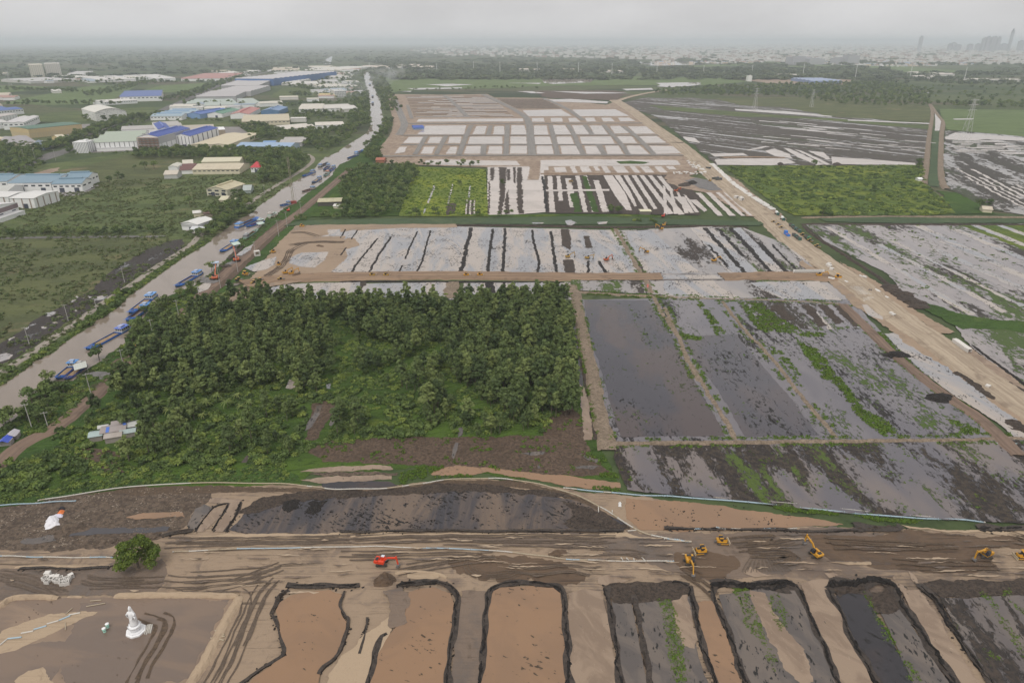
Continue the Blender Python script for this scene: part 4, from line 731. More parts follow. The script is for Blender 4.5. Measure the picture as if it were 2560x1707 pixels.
# --- block between the green channel and the building plots
Z('orchard_floor', 0, '700 500 740 470 780 430 870 385 960 382 930 497', 'undergrowth', 0.1, 1.5, 12)
Z('crop_field', 0, '955 384 1115 390 1122 498 915 498', 'crop', 0.14, 1, 12)
for s in ('570 1330 590 1280 610 1215 625 1220 605 1270 580 1335', '540 1400 555 1360 565 1365 552 1400', '700 1340 715 1270 735 1205 742 1210 725 1280 712 1340', '835 1300 840 1250 850 1210 855 1215 848 1300'): Z('ditch_water', 2, s, 'pale_w', 0.2, 1, 9)
for s in ('700 1335 760 1330 750 1400 690 1410', '825 1310 880 1310 885 1405 815 1408'): Z('mud_patch', 2, s, 'peat2', 0.2, 1.5, 8)
strips('ditch_water', 2, '820 1310 890 1310 890 1408 812 1408', 3, 'plot_w', 0.4, 3, 0.24, 0.8, 7)
Z('flood_pond', 2, '965 1095 1330 1090 1345 1390 1180 1405 960 1410', 'plot_w', 0.12, 1.2, 9)
for s in ('980 1100 1010 1100 1005 1185 983 1185', '1038 1098 1088 1098 1082 1210 1075 1300 1055 1405 1035 1405 1045 1250', '1090 1110 1112 1110 1112 1182 1092 1182', '1130 1098 1148 1098 1150 1200 1138 1200', '1158 1098 1186 1098 1190 1200 1197 1402 1165 1402 1155 1250', '972 1190 980 1190 978 1400 965 1405', '1078 1310 1100 1240 1108 1400 1080 1405'):
    Z('mud_strip', 2, s, 'peat2', 0.2, 1.8, 8)
Z('fill_spur', 2, '1235 1040 1290 1035 1310 1100 1300 1180 1225 1180 1240 1100', 'site', 0.24, 1.5, 8)
Z('mud_field', 2, '1335 1150 2140 1145 2352 1280 2352 1410 1350 1395', 'peat2', 0.12, 1.2, 9)
strips('flood_strip', 2, '1340 1155 1700 1152 1780 1390 1350 1392', 6, 'plot_w', 0.5, 4, 0.2, 2.2, 9, 0.45)
for s in ('1720 1150 1780 1150 1860 1260 1910 1380 1870 1378 1800 1290', '1790 1150 1830 1150 1900 1260 1940 1350 1925 1355 1860 1250', '1850 1150 1880 1150 2020 1380 1990 1375', '1905 1150 1935 1150 2075 1370 2050 1372', '1955 1150 1985 1150 2180 1400 2145 1405', '2010 1150 2040 1150 2250 1405 2215 1410', '2070 1155 2100 1155 2180 1250 2150 1255', '2180 1290 2250 1290 2315 1395 2290 1398', '2280 1310 2330 1310 2400 1380 2380 1390'):
    Z('flood_strip', 2, s, 'plot_w', 0.2, 1.2, 8)
Z('flood_strip', 2, '1330 1245 1760 1240 1760 1252 1330 1256', 'plot_w', 0.25, 0.5, 5); RD(2, '1320 1150 1340 1260 1350 1390', 6, 0.9, f=0.004)
Z('green_strip', 2, '1580 1155 1610 1155 1640 1240 1690 1390 1650 1390 1620 1300', 'weeds', 0.22, 1.5, 8); Z('green_strip', 2, '1500 1270 1550 1265 1580 1390 1535 1390', 'weeds', 0.22, 1.5, 8)
Z('cleared_ground', 2, '300 1035 2245 1022 2360 1090 2300 1150 1330 1150 1300 1180 1230 1180 1235 1100 960 1098 560 1085 300 1070', 'site', 0.09, 2, 12)
Z('flood_pond', 2, '1310 1050 1600 1045 2200 1050 2225 1082 1900 1088 1310 1090', 'plot_w', 0.16, 1.6, 10); Z('weed_patch', 2, '1800 1060 1900 1055 2020 1065 1990 1075 1830 1075', 'weeds', 0.3, 2, 9)
Z('flood_pond', 2, '560 1050 700 1045 900 1052 1150 1055 1180 1085 900 1085 560 1080', 'plot_w', 0.14, 2.2, 10)
strips('flood_strip', 2, '1310 1092 2190 1090 2240 1132 1320 1135', 11, 'plot_w', 0.6, 8, 0.18, 1.5, 9, 0.2)
RB('fill_track', 2, '1310 1140 1500 1140 1750 1140 2000 1137 2352 1135', (7, 7), 'fillroad', 0.4)
Z('works_yard', 3, '10 1140 150 1150 300 1190 460 1270 640 1420 560 1420 420 1350 300 1270 100 1230 10 1190', 'site', 0.18, 3, 12)
strips('flood_strip', 3, '190 1265 440 1260 620 1415 330 1415', 5, 'plot_w', 0.5, 6, 0.24, 1.5, 9, 0.2); strips('flood_strip', 3, '-20 1210 160 1290 250 1390 -20 1410', 4, 'plot_w', 0.4, 16, 0.24, 1.2, 9)
Z('gravel_area', 3, '140 1185 200 1165 300 1185 420 1245 300 1250 230 1235', 'greysand', 0.3, 2.0, 9)
# --- the building plots
Z('building_site', 2, '330 618 680 622 960 617 1010 640 1330 643 1500 662 1740 688 1800 668 1850 690 2050 830 2240 1000 2250 1025 270 1035 250 990 385 885 405 800 350 700', 'site', 0.25, 3, 20)
RB('site_bank', 2, '335 625 360 720 385 800 370 880 300 960 262 1010', (18, 12), 'site', 0.6, skirt=3)
for s in ('355 1010 390 965 437 964 420 1000', '525 1010 550 965 620 964 600 1010', '690 1010 720 965 766 964 756 1010', '810 1010 827 960 925 958 916 1010', '965 1010 975 960 1060 960 1060 1012', '1110 1010 1115 958 1222 957 1221 1010', '1285 1012 1285 958 1385 957 1397 1012', '1450 1012 1440 957 1550 957 1570 1012', '1612 1012 1595 958 1685 957 1712 1012', '1747 1012 1730 957 1820 957 1852 1012', '1890 1012 1870 957 1960 957 2020 1012', '2062 1012 2020 957 2170 960 2240 1006',
          '410 940 450 900 545 899 520 941', '570 940 590 900 670 899 650 941', '705 940 715 899 796 898 785 941', '835 945 850 898 1060 896 1062 945', '1112 945 1114 897 1218 897 1220 945', '1275 947 1270 897 1370 897 1385 947', '1420 946 1415 897 1510 897 1530 946', '1580 945 1565 897 1770 896 1796 945', '1830 940 1810 895 1905 895 1942 940', '1975 940 1955 895 2070 893 2132 938',
          '505 883 560 826 826 823 810 883', '865 882 892 828 960 828 946 881', '1000 883 1010 828 1072 828 1075 883', '1117 883 1120 823 1205 823 1220 883', '1268 885 1265 825 1350 825 1362 885', '1402 883 1390 823 1470 823 1510 882', '1542 882 1515 823 1590 823 1632 882', '1662 882 1630 825 1710 825 1752 882', '1795 878 1762 828 1830 826 1900 874', '1932 879 1880 830 2000 830 2060 878',
          '500 800 512 782 1195 778 1200 798', '1255 800 1253 776 1330 774 1337 800', '1380 800 1375 775 1450 774 1456 800', '1500 801 1490 776 1540 774 1572 800', '1612 800 1600 774 1660 773 1673 798', '1720 798 1705 774 1770 773 1796 798', '1832 798 1815 773 1890 773 1930 795', '1232 764 1192 726 1440 718 1516 762', '1562 764 1517 720 1800 718 1890 762'):
    Z('plot_pond', 2, s, 'plot_w', 0.42, 1.6, 14, 0, 0.003)
rr = random.Random(3)
for i in range(20):                                                            # long thin water lines between beds at the far end
    y = 632 + 7.1 * i; x0 = 425 + (y - 620) * 0.42; x1 = 985 + (y - 620) * 1.25 if y < 770 else 1190
    for _ in range(3):
        a = x0 + rr.random() * (x1 - x0) * 0.75; b = min(x1 - 25, a + 40 + rr.random() * 300)
        if b > a + 15: Z('ditch_water', 2, f'{a} {y} {b} {y} {b} {y+2.4} {a} {y+2.6}', 'plot_w', 0.42, 1.2, 25, 0, 0.004)
for i in range(9):
    y = 650 + 7.3 * i; a = 1020 + (y - 645) * 2.0; b = 1325 + (y - 645) * 1.9
    Z('bed', 2, f'{a} {y} {b} {y} {b} {y+4.2} {a} {y+4.2}', 'peat2', 0.42, 2, 25, 0, 0.004)
for i in range(14):
    y = 630 + 10.2 * i; x0 = 425 + (y - 620) * 0.42; Z('bed', 2, f'{x0} {y} {960+(y-620)*1.2} {y} {960+(y-620)*1.2} {y+3.8} {x0} {y+3.8}', 'brown', 0.36, 2, 25, 0, 0.004)
for s, wd in (('350 640 385 720 410 780 425 820 405 860 385 888', (16, 14)), ('445 812 800 812 1225 812 1600 810 2000 808', (13, 11)), ('400 889 800 889 1240 888 1700 888 2080 888', (9, 9)), ('400 951 800 951 1240 951 1700 950 2150 948', (9, 9)),
              ('270 1027 600 1023 1250 1019 1700 1019 2240 1019', (10, 10)), ('935 620 1020 660 1110 705 1215 765 1238 815 1245 900 1255 1018', (16, 12)), ('680 625 760 690 830 765', (11, 11)), ('860 822 820 900 778 1015', (9, 8)), ('985 825 968 888', (8, 8)), ('1095 820 1090 900 1085 1018', (9, 8)),
              ('562 895 490 1015', (8, 7)), ('692 895 628 1015', (8, 7)), ('1375 820 1400 920 1420 1015', (9, 8)), ('1490 820 1530 885 1555 950 1592 1015', (9, 8)), ('1600 820 1650 886', (9, 8)), ('1722 820 1785 890 1840 950 1882 1015', (9, 8)), ('1850 830 1930 890 1990 950 2052 1015', (9, 8)), ('940 952 935 1015', (9, 8)), ('1690 952 1728 1015', (9, 8)), ('1330 645 1480 710 1590 790', (12, 10)), ('440 690 470 780', (8, 8))):
    RB('grey_road', 2, s, wd, 'gravel', 0.75, edge=0.05, amp=0.4, sm=1)
# --- far right
Z('far_marsh', 3, '-120 640 300 650 800 705 1735 830 1720 960 1690 1085 700 1085 350 1082 200 960 60 850 -60 760 -300 680', 'fieldF', 0.1, 5, 40)
Z('dry_marsh', 3, '330 645 900 635 1750 700 1740 805 1100 765 800 705 500 690', 'meadow', 0.2, 6, 50)
Z('green_marsh', 3, '-100 690 250 715 600 745 1000 770 1730 825 1730 850 1300 810 900 775 500 765 0 720', 'grassland', 0.25, 5, 40)
for s in ('460 715 800 730 1100 762 1090 768 760 745 470 725', '1200 785 1740 808 1740 815 1200 792', '350 1082 330 1045 500 1040 800 1040 860 1068 700 1085', '300 1008 520 1005 545 1020 330 1028', '660 990 720 975 820 1010 840 1040 720 1025', '780 970 820 975 1050 1080 1000 1084 880 1035', '850 980 900 990 1090 1080 1060 1082', '940 990 1040 1000 1090 1045 1060 1048', '1090 1028 1400 1050 1640 1070 1640 1082 1300 1080 1100 1075', '120 895 200 905 240 940 150 925', '530 985 660 958 690 962 560 990'):
    Z('flood_water', 3, s, 'plot_w', 0.3, 3, 20, 0, 0.003)
for i in range(46):
    x = 620 + rr.random() * 1050; y = 780 + rr.random() * 200; l = 60 + 160 * rr.random(); sl = 0.09
    if y > 780 + 0.08 * (x - 600): Z('flood_water', 3, f'{x} {y} {x+l} {y+l*sl} {x+l} {y+l*sl+3} {x} {y+4}', 'plot_w', 0.26, 3, 30, 0, 0.004)
RB('spoil_strip', 3, '380 1035 560 1030 790 1035', (14, 10), 'fillroad', 0.5)
Z('crop_field', 3, '385 1092 700 1085 1000 1088 1300 1085 1685 1080 1705 1200 1900 1395 1700 1412 860 1412 790 1385', 'crop2', 0.16, 2, 20)
Z('crop_field', 3, '1790 1250 1900 1260 2050 1330 2160 1400 1900 1405', 'weeds', 0.15, 3, 20)
Z('green_canal', 3, '1762 850 1800 850 1795 1000 1798 1120 1795 1225 1725 1220 1735 1100 1750 950', 'hyacinth', 0.2, 1.5, 15); Z('canal_water', 3, '1768 730 1785 735 1810 800 1798 858 1768 858 1772 800', 'plot_w', 0.25, 2, 15)
RB('canal_bank_track', 3, '1737 680 1755 740 1745 800 1728 900 1715 1050 1695 1205', (4, 4.5), 'bund', 0.8, skirt=2); RB('canal_bank_track', 3, '1745 690 1790 760 1830 800 1812 860 1806 1000 1805 1130 1815 1200 1850 1240', (4.5, 5), 'bund', 0.8, skirt=2)
Z('far_marsh', 3, '1835 855 2450 900 3000 900 3000 1420 2352 1410 2150 1380 1850 1240 1825 1100', 'fieldG', 0.12, 4, 30)
Z('flood_water', 3, '1835 900 1900 870 2100 882 2352 905 2700 920 2700 940 2352 925 2100 915 1990 925 1840 915', 'plot_w', 0.3, 2, 12)
for i in range(40):
    x = 1835 + rr.random() * 560; y = 915 + rr.random() * 95; l = 40 + 200 * rr.random(); Z('flood_water', 3, f'{x} {y} {x+l} {y+l*.03} {x+l} {y+l*.03+4} {x} {y+5}', 'plot_w', 0.34 + i * .002, 2, 20, 0, 0.004)
strips('flood_water', 3, '1840 1100 2150 1120 2700 1400 2400 1400', 6, 'plot_w', 0.42, 5, 0.26, 5.0, 20, 0.4)
Z('paddy', 3, '1800 715 2352 720 3000 730 3000 890 2352 895 1850 850 1820 790', 'paddy', 0.15, 4, 40); Z('far_water', 3, '1890 780 2030 778 2010 785 1900 787', 'plot_w', 0.4, 4, 25)
# --- far middle
Z('paddy', 2, '300 500 500 480 1200 490 1900 500 2352 520 2352 560 1500 560 1000 580 500 590 330 610', 'paddy', 0.2, 15, 120)
Z('paddy', 3, '-20 505 400 515 560 535 300 560 -20 550', 'paddy', 0.2, 15, 120); Z('paddy', 3, '360 470 600 455 1000 420 1500 430 1930 465 1900 480 1200 470 700 480', 'paddy', 0.25, 20, 140); Z('paddy', 3, '0 440 700 405 900 415 560 430 200 440', 'paddy', 0.25, 20, 140)
for k, s in ((2, '560 555 730 550 860 556 700 568'), (2, '440 580 800 574 800 582 480 590'), (2, '1320 520 1500 516 1660 520 1640 540 1400 552 1330 545'), (2, '1100 545 1310 545 1300 552'), (2, '2060 545 2352 540 2352 556 2100 560'), (2, '1840 585 2040 578 2050 590 1870 595'), (2, '1330 655 1500 650 1760 668 1740 680 1500 672 1400 668'), (2, '390 600 470 597 465 603'), (2, '1940 405 2250 404 2352 425 2100 432 1960 420'),
             (3, '-100 405 60 402 120 415 0 432 -100 430'), (3, '930 452 1100 447 1150 452 1000 458'), (3, '1340 425 1530 420 1510 427'), (3, '0 550 250 558 60 575 -50 568'), (2, '1160 600 1260 600 1330 612 1250 615'), (2, '1380 600 1700 605 1900 612 1600 616'), (3, '1740 620 1700 600 1712 598')):
    Z('far_water', k, s, 'plot_w', 0.6, 12, 90)
Z('far_clearing', 2, '1260 600 1700 590 1850 600 1850 660 1500 650 1340 640', 'brown', 0.3, 15, 70); Z('far_site', 3, '480 520 900 520 1250 522 1180 556 700 548', 'site', 0.35, 10, 60)
RB('far_road', 2, '1800 668 1880 640 2000 612 2150 590', (16, 20), 'highway', 0.8)
Z('far_purple', 3, '-100 645 200 640 480 690 300 705 0 700', 'fieldF', 0.2, 6, 40)
# ---------------------------------------------------------------- plants
def leafmesh(name, blobs, n, size, m, seed, up=0.35, drop=0.0):
    """many leaf sprays spread over lobes: blobs = (x, y, z, rx, ry, rz)"""
    rg = np.random.default_rng(seed); B = np.array(blobs); a = (B[:, 3] * B[:, 4]) ** 0.8; pick = rg.choice(len(B), n, p=a / a.sum())
    d = rg.normal(size=(n, 3)); d[:, 2] = np.abs(d[:, 2]) * 1.0 - 0.45 * rg.random(n); d /= np.linalg.norm(d, axis=1)[:, None]
    r = 0.62 + 0.42 * rg.random(n); c = B[pick, :3] + d * B[pick, 3:] * r[:, None]
    nr = d + rg.normal(size=(n, 3)) * 0.55; nr[:, 2] += up; nr /= np.linalg.norm(nr, axis=1)[:, None]
    t = np.cross(nr, rg.normal(size=(n, 3))); t /= np.linalg.norm(t, axis=1)[:, None]; b = np.cross(nr, t)
    s = size * (0.6 + 0.8 * rg.random(n))[:, None]; k = (0.55 + 0.35 * rg.random(n))[:, None]
    v = np.stack([c - t * s - nr * s * 0.25, c - b * s * k, c + t * s - nr * s * 0.3, c + b * s * k], 1)
    v = v.reshape(-1, 3); me = bpy.data.meshes.new(name); me.vertices.add(len(v)); me.vertices.foreach_set('co', v.astype(np.float32).ravel())
    me.loops.add(4 * n); me.loops.foreach_set('vertex_index', np.arange(4 * n, dtype=np.int32)); me.polygons.add(n)
    me.polygons.foreach_set('loop_start', np.arange(0, 4 * n, 4, dtype=np.int32)); me.update(calc_edges=True); me.materials.append(m); return me
def proto(me): return bpy.data.objects.new(me.name, me)
def crown_blobs(r, W, Hb, Ht, n):
    out = [(0, 0, (Hb + Ht) / 2, W * 0.32, W * 0.32, (Ht - Hb) * 0.5)]
    for i in range(n):
        t = i / max(1, n - 1); z = Hb + (Ht - Hb) * (0.18 + 0.78 * t); rad = W * 0.30 * math.sin(math.pi * (0.28 + 0.62 * t)); a = i * 2.4 + r.random()
        q = W * (0.27 + 0.1 * r.random()) * (1.05 - 0.45 * t); out.append((rad * math.cos(a), rad * math.sin(a), z, q, q, q * (0.75 + 0.35 * r.random())))
    return out
def trunk_mesh(name, h, r0, lean, m, limbs=3, seed=1):
    b = MB(); q = random.Random(seed); p = Vector((0, 0, -0.3)); top = Vector((lean, lean * 0.6, h))
    mid_ = Vector((lean * 0.3, 0, h * 0.5)); b.tube(p, mid_, r0, 6, r0 * 0.75); b.tube(mid_, top, r0 * 0.75, 5, r0 * 0.3)
    for i in range(limbs):
        a = q.random() * 6.28; s0 = mid_.lerp(top, q.random() * 0.7); b.tube(s0, s0 + Vector((math.cos(a), math.sin(a), 0.9)) * h * 0.28, r0 * 0.4, 4, r0 * 0.15)
    return mesh(name, b.v, b.f, m)
rp = random.Random(21)
FOREST = []                                                              # the slim close-standing trees of the wood
for i in range(8):
    Hh = 8.6 + 2.8 * rp.random(); Wd = 3.5 + 1.4 * rp.random()
    FOREST.append((leafmesh('crown', crown_blobs(rp, Wd, Hh * 0.34, Hh, 6), 340, 0.52, MAT['leaf_forest'], 100 + i, 0.8), trunk_mesh('trunk', Hh * 0.75, 0.15, 0.3, MAT['bark'], 3, i), Hh))
BUSH = []
for i in range(6):
    bl = [(rp.uniform(-1, 1), rp.uniform(-1, 1), rp.uniform(0.5, 1.6), 1.1, 1.1, 1.0) for _ in range(5)]
    BUSH.append(leafmesh('foliage', bl, 170, 0.4, MAT['leaf_bush' if i % 3 else 'leaf_light'], 200 + i))
BROAD = []                                                               # broad trees of banks and gardens
for i in range(6):
    bl = [(rp.uniform(-1.9, 1.9), rp.uniform(-1.9, 1.9), rp.uniform(3.2, 6.2), 1.7, 1.7, 1.4) for _ in range(7)]
    BROAD.append((leafmesh('crown', bl, 260, 0.5, MAT['leaf_bush' if i % 2 else 'leaf_forest'], 300 + i), trunk_mesh('trunk', 4.6, 0.22, 0.5, MAT['bark'], 3, 30 + i)))
P_FOREST = [proto(t[0]) for t in FOREST]; P_BUSH = [proto(m) for m in BUSH]; P_BROAD = [proto(t[0]) for t in BROAD]
P_FAR = [proto(leafmesh('grove', [(rp.uniform(-4, 4), rp.uniform(-4, 4), rp.uniform(2, 4.5), 3.2, 3.2, 2.6) for _ in range(6)], 90, 1.5, MAT['leaf_far'], 400 + i)) for i in range(4)]
P_WEED = [proto(leafmesh('weed', [(rp.uniform(-.5, .5), rp.uniform(-.5, .5), 0.15, 0.5, 0.5, 0.42) for _ in range(4)], 34, 0.2, MAT['leaf_weed'], 500 + i)) for i in range(4)]
P_GRASS = [proto(leafmesh('tussock', [(rp.uniform(-.6, .6), rp.uniform(-.5, .5), 0.15, 0.7, 0.6, 0.55) for _ in range(4)], 30, 0.34, MAT['grass_blade'], 520 + i)) for i in range(4)]
P_UNDER = [proto(leafmesh('fern', [(rp.uniform(-.8, .8), rp.uniform(-.8, .8), 0.3, 0.8, 0.8, 0.6) for _ in range(5)], 60, 0.32, MAT['leaf_light' if i % 2 else 'leaf_bush'], 540 + i)) for i in range(4)]
def clod(i):
    q = random.Random(i); v = []; 
    for k, (z, r) in enumerate(((0, 1), (0.35, 0.85), (0.6, 0.4))):
        for j in range(6): a = j * 1.047 + k * 0.4; rr_ = r * q.uniform(0.6, 1.2); v.append((rr_ * math.cos(a), rr_ * math.sin(a) * 0.7, z * q.uniform(0.6, 1.2) * 0.6))
    f = [(k * 6 + j, k * 6 + (j + 1) % 6, k * 6 + 6 + (j + 1) % 6, k * 6 + 6 + j) for k in range(2) for j in range(6)] + [tuple(range(12, 18))]
    return proto(mesh('clod', v, f, MAT['clod']))
P_CLOD = [clod(i) for i in range(4)]
def grid_pts(wp, sp, jit=0.45, seed=1, mask=None, rag=3.5):
    q = random.Random(seed); xs = [p.x for p in wp]; ys = [p.y for p in wp]; out = []; y = min(ys); r = 0
    while y < max(ys):
        x = min(xs) + (sp / 2 if r % 2 else 0)
        while x < max(xs):
            p = (x + q.uniform(-jit, jit) * sp, y + q.uniform(-jit, jit) * sp)
            w_ = warp(Vector((p[0], p[1], 0)), rag, 26)
            if inpoly(w_[0], w_[1], wp) and not bare(p[0], p[1]) and (mask is None or mask(p)): out.append(p)
            x += sp
        y += sp * 0.87; r += 1
    return out
def n01(p, L, k=0): return 0.5 + 0.5 * mnoise.noise(Vector((p[0] / L, p[1] / L, k)))
# --- the wood
for k_, h_ in ((4, '1985 1325 2240 1325 2180 1500 2100 1590 1960 1590 2010 1440'), (4, '1860 1165 1940 1165 1945 1275 1855 1275'), (4, '2120 1195 2170 1195 2170 1275 2120 1275'), (5, '765 1475 820 1470 810 1575 760 1580'), (7, '1560 135 1600 80 1655 45 1650 85 1615 140')): HOLES.append([(p.x, p.y) for p in gp(k_, h_)])
dense = gp(0, '442 712 520 696 600 690 700 700 860 700 960 700 1060 702 1170 690 1296 682 1312 730 1318 860 1320 912 1230 900 1090 905 1060 880 1020 800 900 790 835 788 770 735 738 785 735 862 640 884 480 922 335 902 262 925 310 835 372 782')
sparse = gp(0, '735 862 745 760 835 790 1020 800 1085 905 1230 900 1318 915 1250 985 1060 985 1000 905 850 892')
lower = gp(0, '250 925 480 922 640 886 850 894 1000 908 1250 985 1245 1000 1060 1000 870 1004 700 1012 640 1062 560 1072 480 1062 390 1072 300 1062 270 1042 150 1012 110 1010')
pts = grid_pts(dense, 3.8, 0.48, 5, lambda p: n01(p, 15) > 0.34)
pts += grid_pts(sparse, 5.2, 0.45, 6, lambda p: n01(p, 16, 3) > 0.55)
for s in ('685 850 765 835 775 885 690 900', '1065 860 1200 850 1325 900 1330 965 1240 960 1080 930', '945 930 1010 920 1020 985 955 990', '1150 930 1250 930 1255 980 1160 985'): pts += grid_pts(gp(0, s), 4.8, 0.45, 8, lambda p: n01(p, 12) > 0.35)
pts += grid_pts(lower, 7.0, 0.45, 9, lambda p: n01(p, 22, 6) > 0.57)
pts.sort(key=lambda p: math.hypot(*p)); rf = random.Random(4)
LT = 'slim dark green tree of the crowded wood beside the canal road'
for i, p in enumerate(pts[:300]):
    c, t, Hh = FOREST[rf.randrange(8)]; s = rf.uniform(0.62, 1.35)
    o = thing('forest_tree', LT, 'tree', (p[0], p[1], 0.08), rf.random() * 6.28, 'trees of the close wood'); o.scale = (s * rf.uniform(0.9, 1.15), s, s * rf.uniform(0.85, 1.2))
    obj('crown', c, o); obj('trunk', t, o)
rest = np.array(pts[300:]); scatter('woodland', rest, P_FOREST, 0.62, 1.4, 0.08, seed=3, zs=(0.8, 1.2))
bp = grid_pts(lower, 3.4, 0.45, 12, lambda p: n01(p, 9, 2) > 0.5) + grid_pts(gp(7, '-100 200 60 150 180 90 330 70 480 110 560 190 480 210 330 200 350 260 320 300 200 320 60 320 -100 330'), 3.2, 0.45, 13) + \
     grid_pts(gp(7, '800 60 900 40 1060 60 1200 80 1380 100 1400 160 1250 170 1000 160 860 140'), 3.4, 0.45, 14, lambda p: n01(p, 9, 2) > 0.35) + grid_pts(gp(7, '1620 110 1700 90 1850 80 1880 130 1760 160 1640 150'), 3.4, 0.45, 15)
bp.sort(key=lambda p: math.hypot(*p))
for i, p in enumerate(bp[:260]):
    s = rf.uniform(0.65, 1.35); o = obj('bush', BUSH[rf.randrange(6)]); o.location = (p[0], p[1], 0.1); o.rotation_euler = (0, 0, rf.random() * 6.28); o.scale = (s * 1.1, s, s)
    tag(o, 'rounded leafy bush in the green thicket in front of the wood', 'bush', 'bushes of the thicket')
scatter('thicket', np.array(bp[260:]), P_BUSH, 0.6, 1.3, 0.1, seed=5)
und = gp(0, '330 850 430 705 600 685 1310 672 1335 900 1250 990 1060 1000 870 1004 700 1040 640 1075 480 1100 300 1100 0 1160 0 1085 110 1040 250 930')
scatter('undergrowth_plants', pts_in(und, 0.30, lambda p: n01(p, 11, 1) > 0.42, 14000, 3), P_UNDER, 0.55, 1.5, 0.08, seed=7)
scatter('weeds', pts_in(gp(7, '-100 335 120 335 350 305 560 255 900 230 1200 210 1450 205 1700 150 1850 175 1940 240 1500 260 1300 258 900 272 500 330 250 370 -100 395'), 0.55, None, 9000, 4), P_UNDER, 0.35, 0.9, 0.12, seed=8)
scatter('weeds', pts_in(gp(0, '760 1012 870 1005 1240 1000 1300 912 1337 960 1412 1092 980 1072 740 1060'), 0.2, lambda p: n01(p, 8, 4) > 0.52, 5000, 5), P_WEED, 0.5, 1.5, 0.12, seed=9)
# --- green growth and sods on the flooded land
def weed_strip(k, s, d=0.9, z=0.2, lo=0.35, hi=1.1, seed=1, thr=0.35, L=5): return scatter('water_weeds', pts_in(gp(k, s), d, lambda p: n01(p, L, seed) > thr, 9000, seed), P_WEED, lo, hi, z, seed=seed)
for i, (k, s) in enumerate(((8, '2080 1005 2150 1050 2200 1200 2240 1350 2260 1568 2290 1750 2190 1750 2180 1568 2150 1350 2110 1150'), (9, '450 950 540 945 575 1060 640 1220 700 1370 765 1490 700 1500 640 1330 530 1200 480 1040'), (9, '670 1010 740 990 765 1050 800 1120 830 1190 750 1240 715 1150'), (9, '0 1020 60 1050 110 1250 140 1400 160 1568 60 1568 30 1400 0 1200'),
    (9, '1290 970 1330 990 1400 1150 1490 1250 1505 1320 1450 1310 1370 1130'), (9, '1555 1440 1600 1440 1690 1568 1580 1568'), (9, '1500 1350 1570 1380 1540 1400'), (9, '2050 985 2120 985 2240 1180 2352 1350 2400 1430 2340 1420 2240 1250 2130 1080'), (9, '2190 990 2250 960 2270 1000 2200 1010'), (9, '2260 1040 2352 1100 2352 1130 2280 1070'), (9, '2080 1340 2150 1380 2200 1420 2110 1420'),
    (8, '1630 300 1700 285 1830 300 1850 320 1700 315', ), (8, '1690 200 1780 195 1840 225 1800 235 1700 220'), (8, '400 200 520 160 700 150 600 200 500 260 380 280 390 230'), (8, '560 230 700 215 820 210 900 228 700 225'), (9, '700 420 830 420 1100 450 1160 475 1000 465 800 450'), (9, '1220 470 1500 500 1700 510 1620 525 1400 515'))):
    weed_strip(k, s, 5.5 if k == 9 or i == 0 else 2.2, 0.2, 0.4, 1.15, i + 1, 0.22 if k == 9 or i == 0 else 0.32)
weed_strip(6, '840 880 920 960 1000 980 1100 1120 1200 1230 1300 1370 1420 1430 1515 1520 1440 1545 1330 1480 1230 1370 1160 1240 1040 1170 930 1020', 1.53, 0.15, 0.75, 2.03, 31, 0.28)
weed_strip(6, '490 670 640 680 760 780 860 840 960 880 1050 870 1060 890 940 900 800 870 640 870 560 780', 1.19, 0.14, 0.75, 2.03, 32, 0.36); weed_strip(6, '690 950 780 1010 860 1100 900 1180 840 1120 740 1030', 1.02, 0.15, 0.75, 1.89, 33, 0.34); weed_strip(6, '230 660 330 780 400 880 340 890 290 780 220 690', 1.02, 0.15, 0.75, 2.03, 34, 0.34)
weed_strip(6, '110 880 250 905 240 925 130 915', 2.04, 0.15, 0.75, 1.89, 35, 0.14); weed_strip(6, '1350 850 1420 870 1560 1010 1700 1150 1880 1290 1840 1300 1640 1140 1480 990', 1.36, 0.15, 0.75, 1.89, 36, 0.29); weed_strip(6, '1850 1440 1990 1470 2090 1530 1950 1535', 1.70, 0.15, 0.75, 1.89, 37, 0.19)
weed_strip(5, '1560 640 1590 760 1640 950 1700 1150 1740 1250 1700 1240 1640 1060 1590 880 1550 760', 0.8, 0.15, 0.5, 1.3, 38, 0.35); weed_strip(5, '1890 680 1940 760 1980 860 2060 960 1990 960 1940 850 1880 720', 0.5, 0.15, 0.5, 1.3, 39, 0.4)
for i, s in enumerate(('1270 960 1330 945 1350 975 1290 970', '1430 1310 1540 1335 1520 1350 1440 1335', '540 1400 610 1400 600 1450 560 1450', '60 1260 140 1240 130 1275 80 1275', '1120 1030 1170 1040 1160 1055', '810 1510 860 1515 840 1535')): weed_strip(6, s, 1.0, 0.15, 0.4, 1.1, 50 + i, 0.3)
for i, s in enumerate(('1960 830 2040 870 2080 920 2000 930', '1980 900 2090 950 2060 1000 1980 960', '2190 1230 2270 1260 2230 1280', '1790 1000 1890 990 1870 1030 1800 1035')): weed_strip(5, s, 0.6, 0.15, 0.4, 1.2, 60 + i, 0.35)
def edge_weeds(k, s, off, n_m, lo, hi, seed):
    wp = dens(smooth_line(gp(k, s), 2), False, 0, 1 / n_m); q = random.Random(seed); a = []
    for i, p in enumerate(wp[:-1]):
        d = (wp[i + 1] - p).normalized(); nrm = Vector((-d.y, d.x, 0))
        for sg in (-1, 1):
            if n01((p.x, p.y), 9, sg + seed) > 0.46: c = p + nrm * sg * (off + q.uniform(-.5, 1.4)); a.append((c.x, c.y))
    scatter('bund_weeds', np.array(a), P_WEED, lo, hi, 0.15, seed=seed)
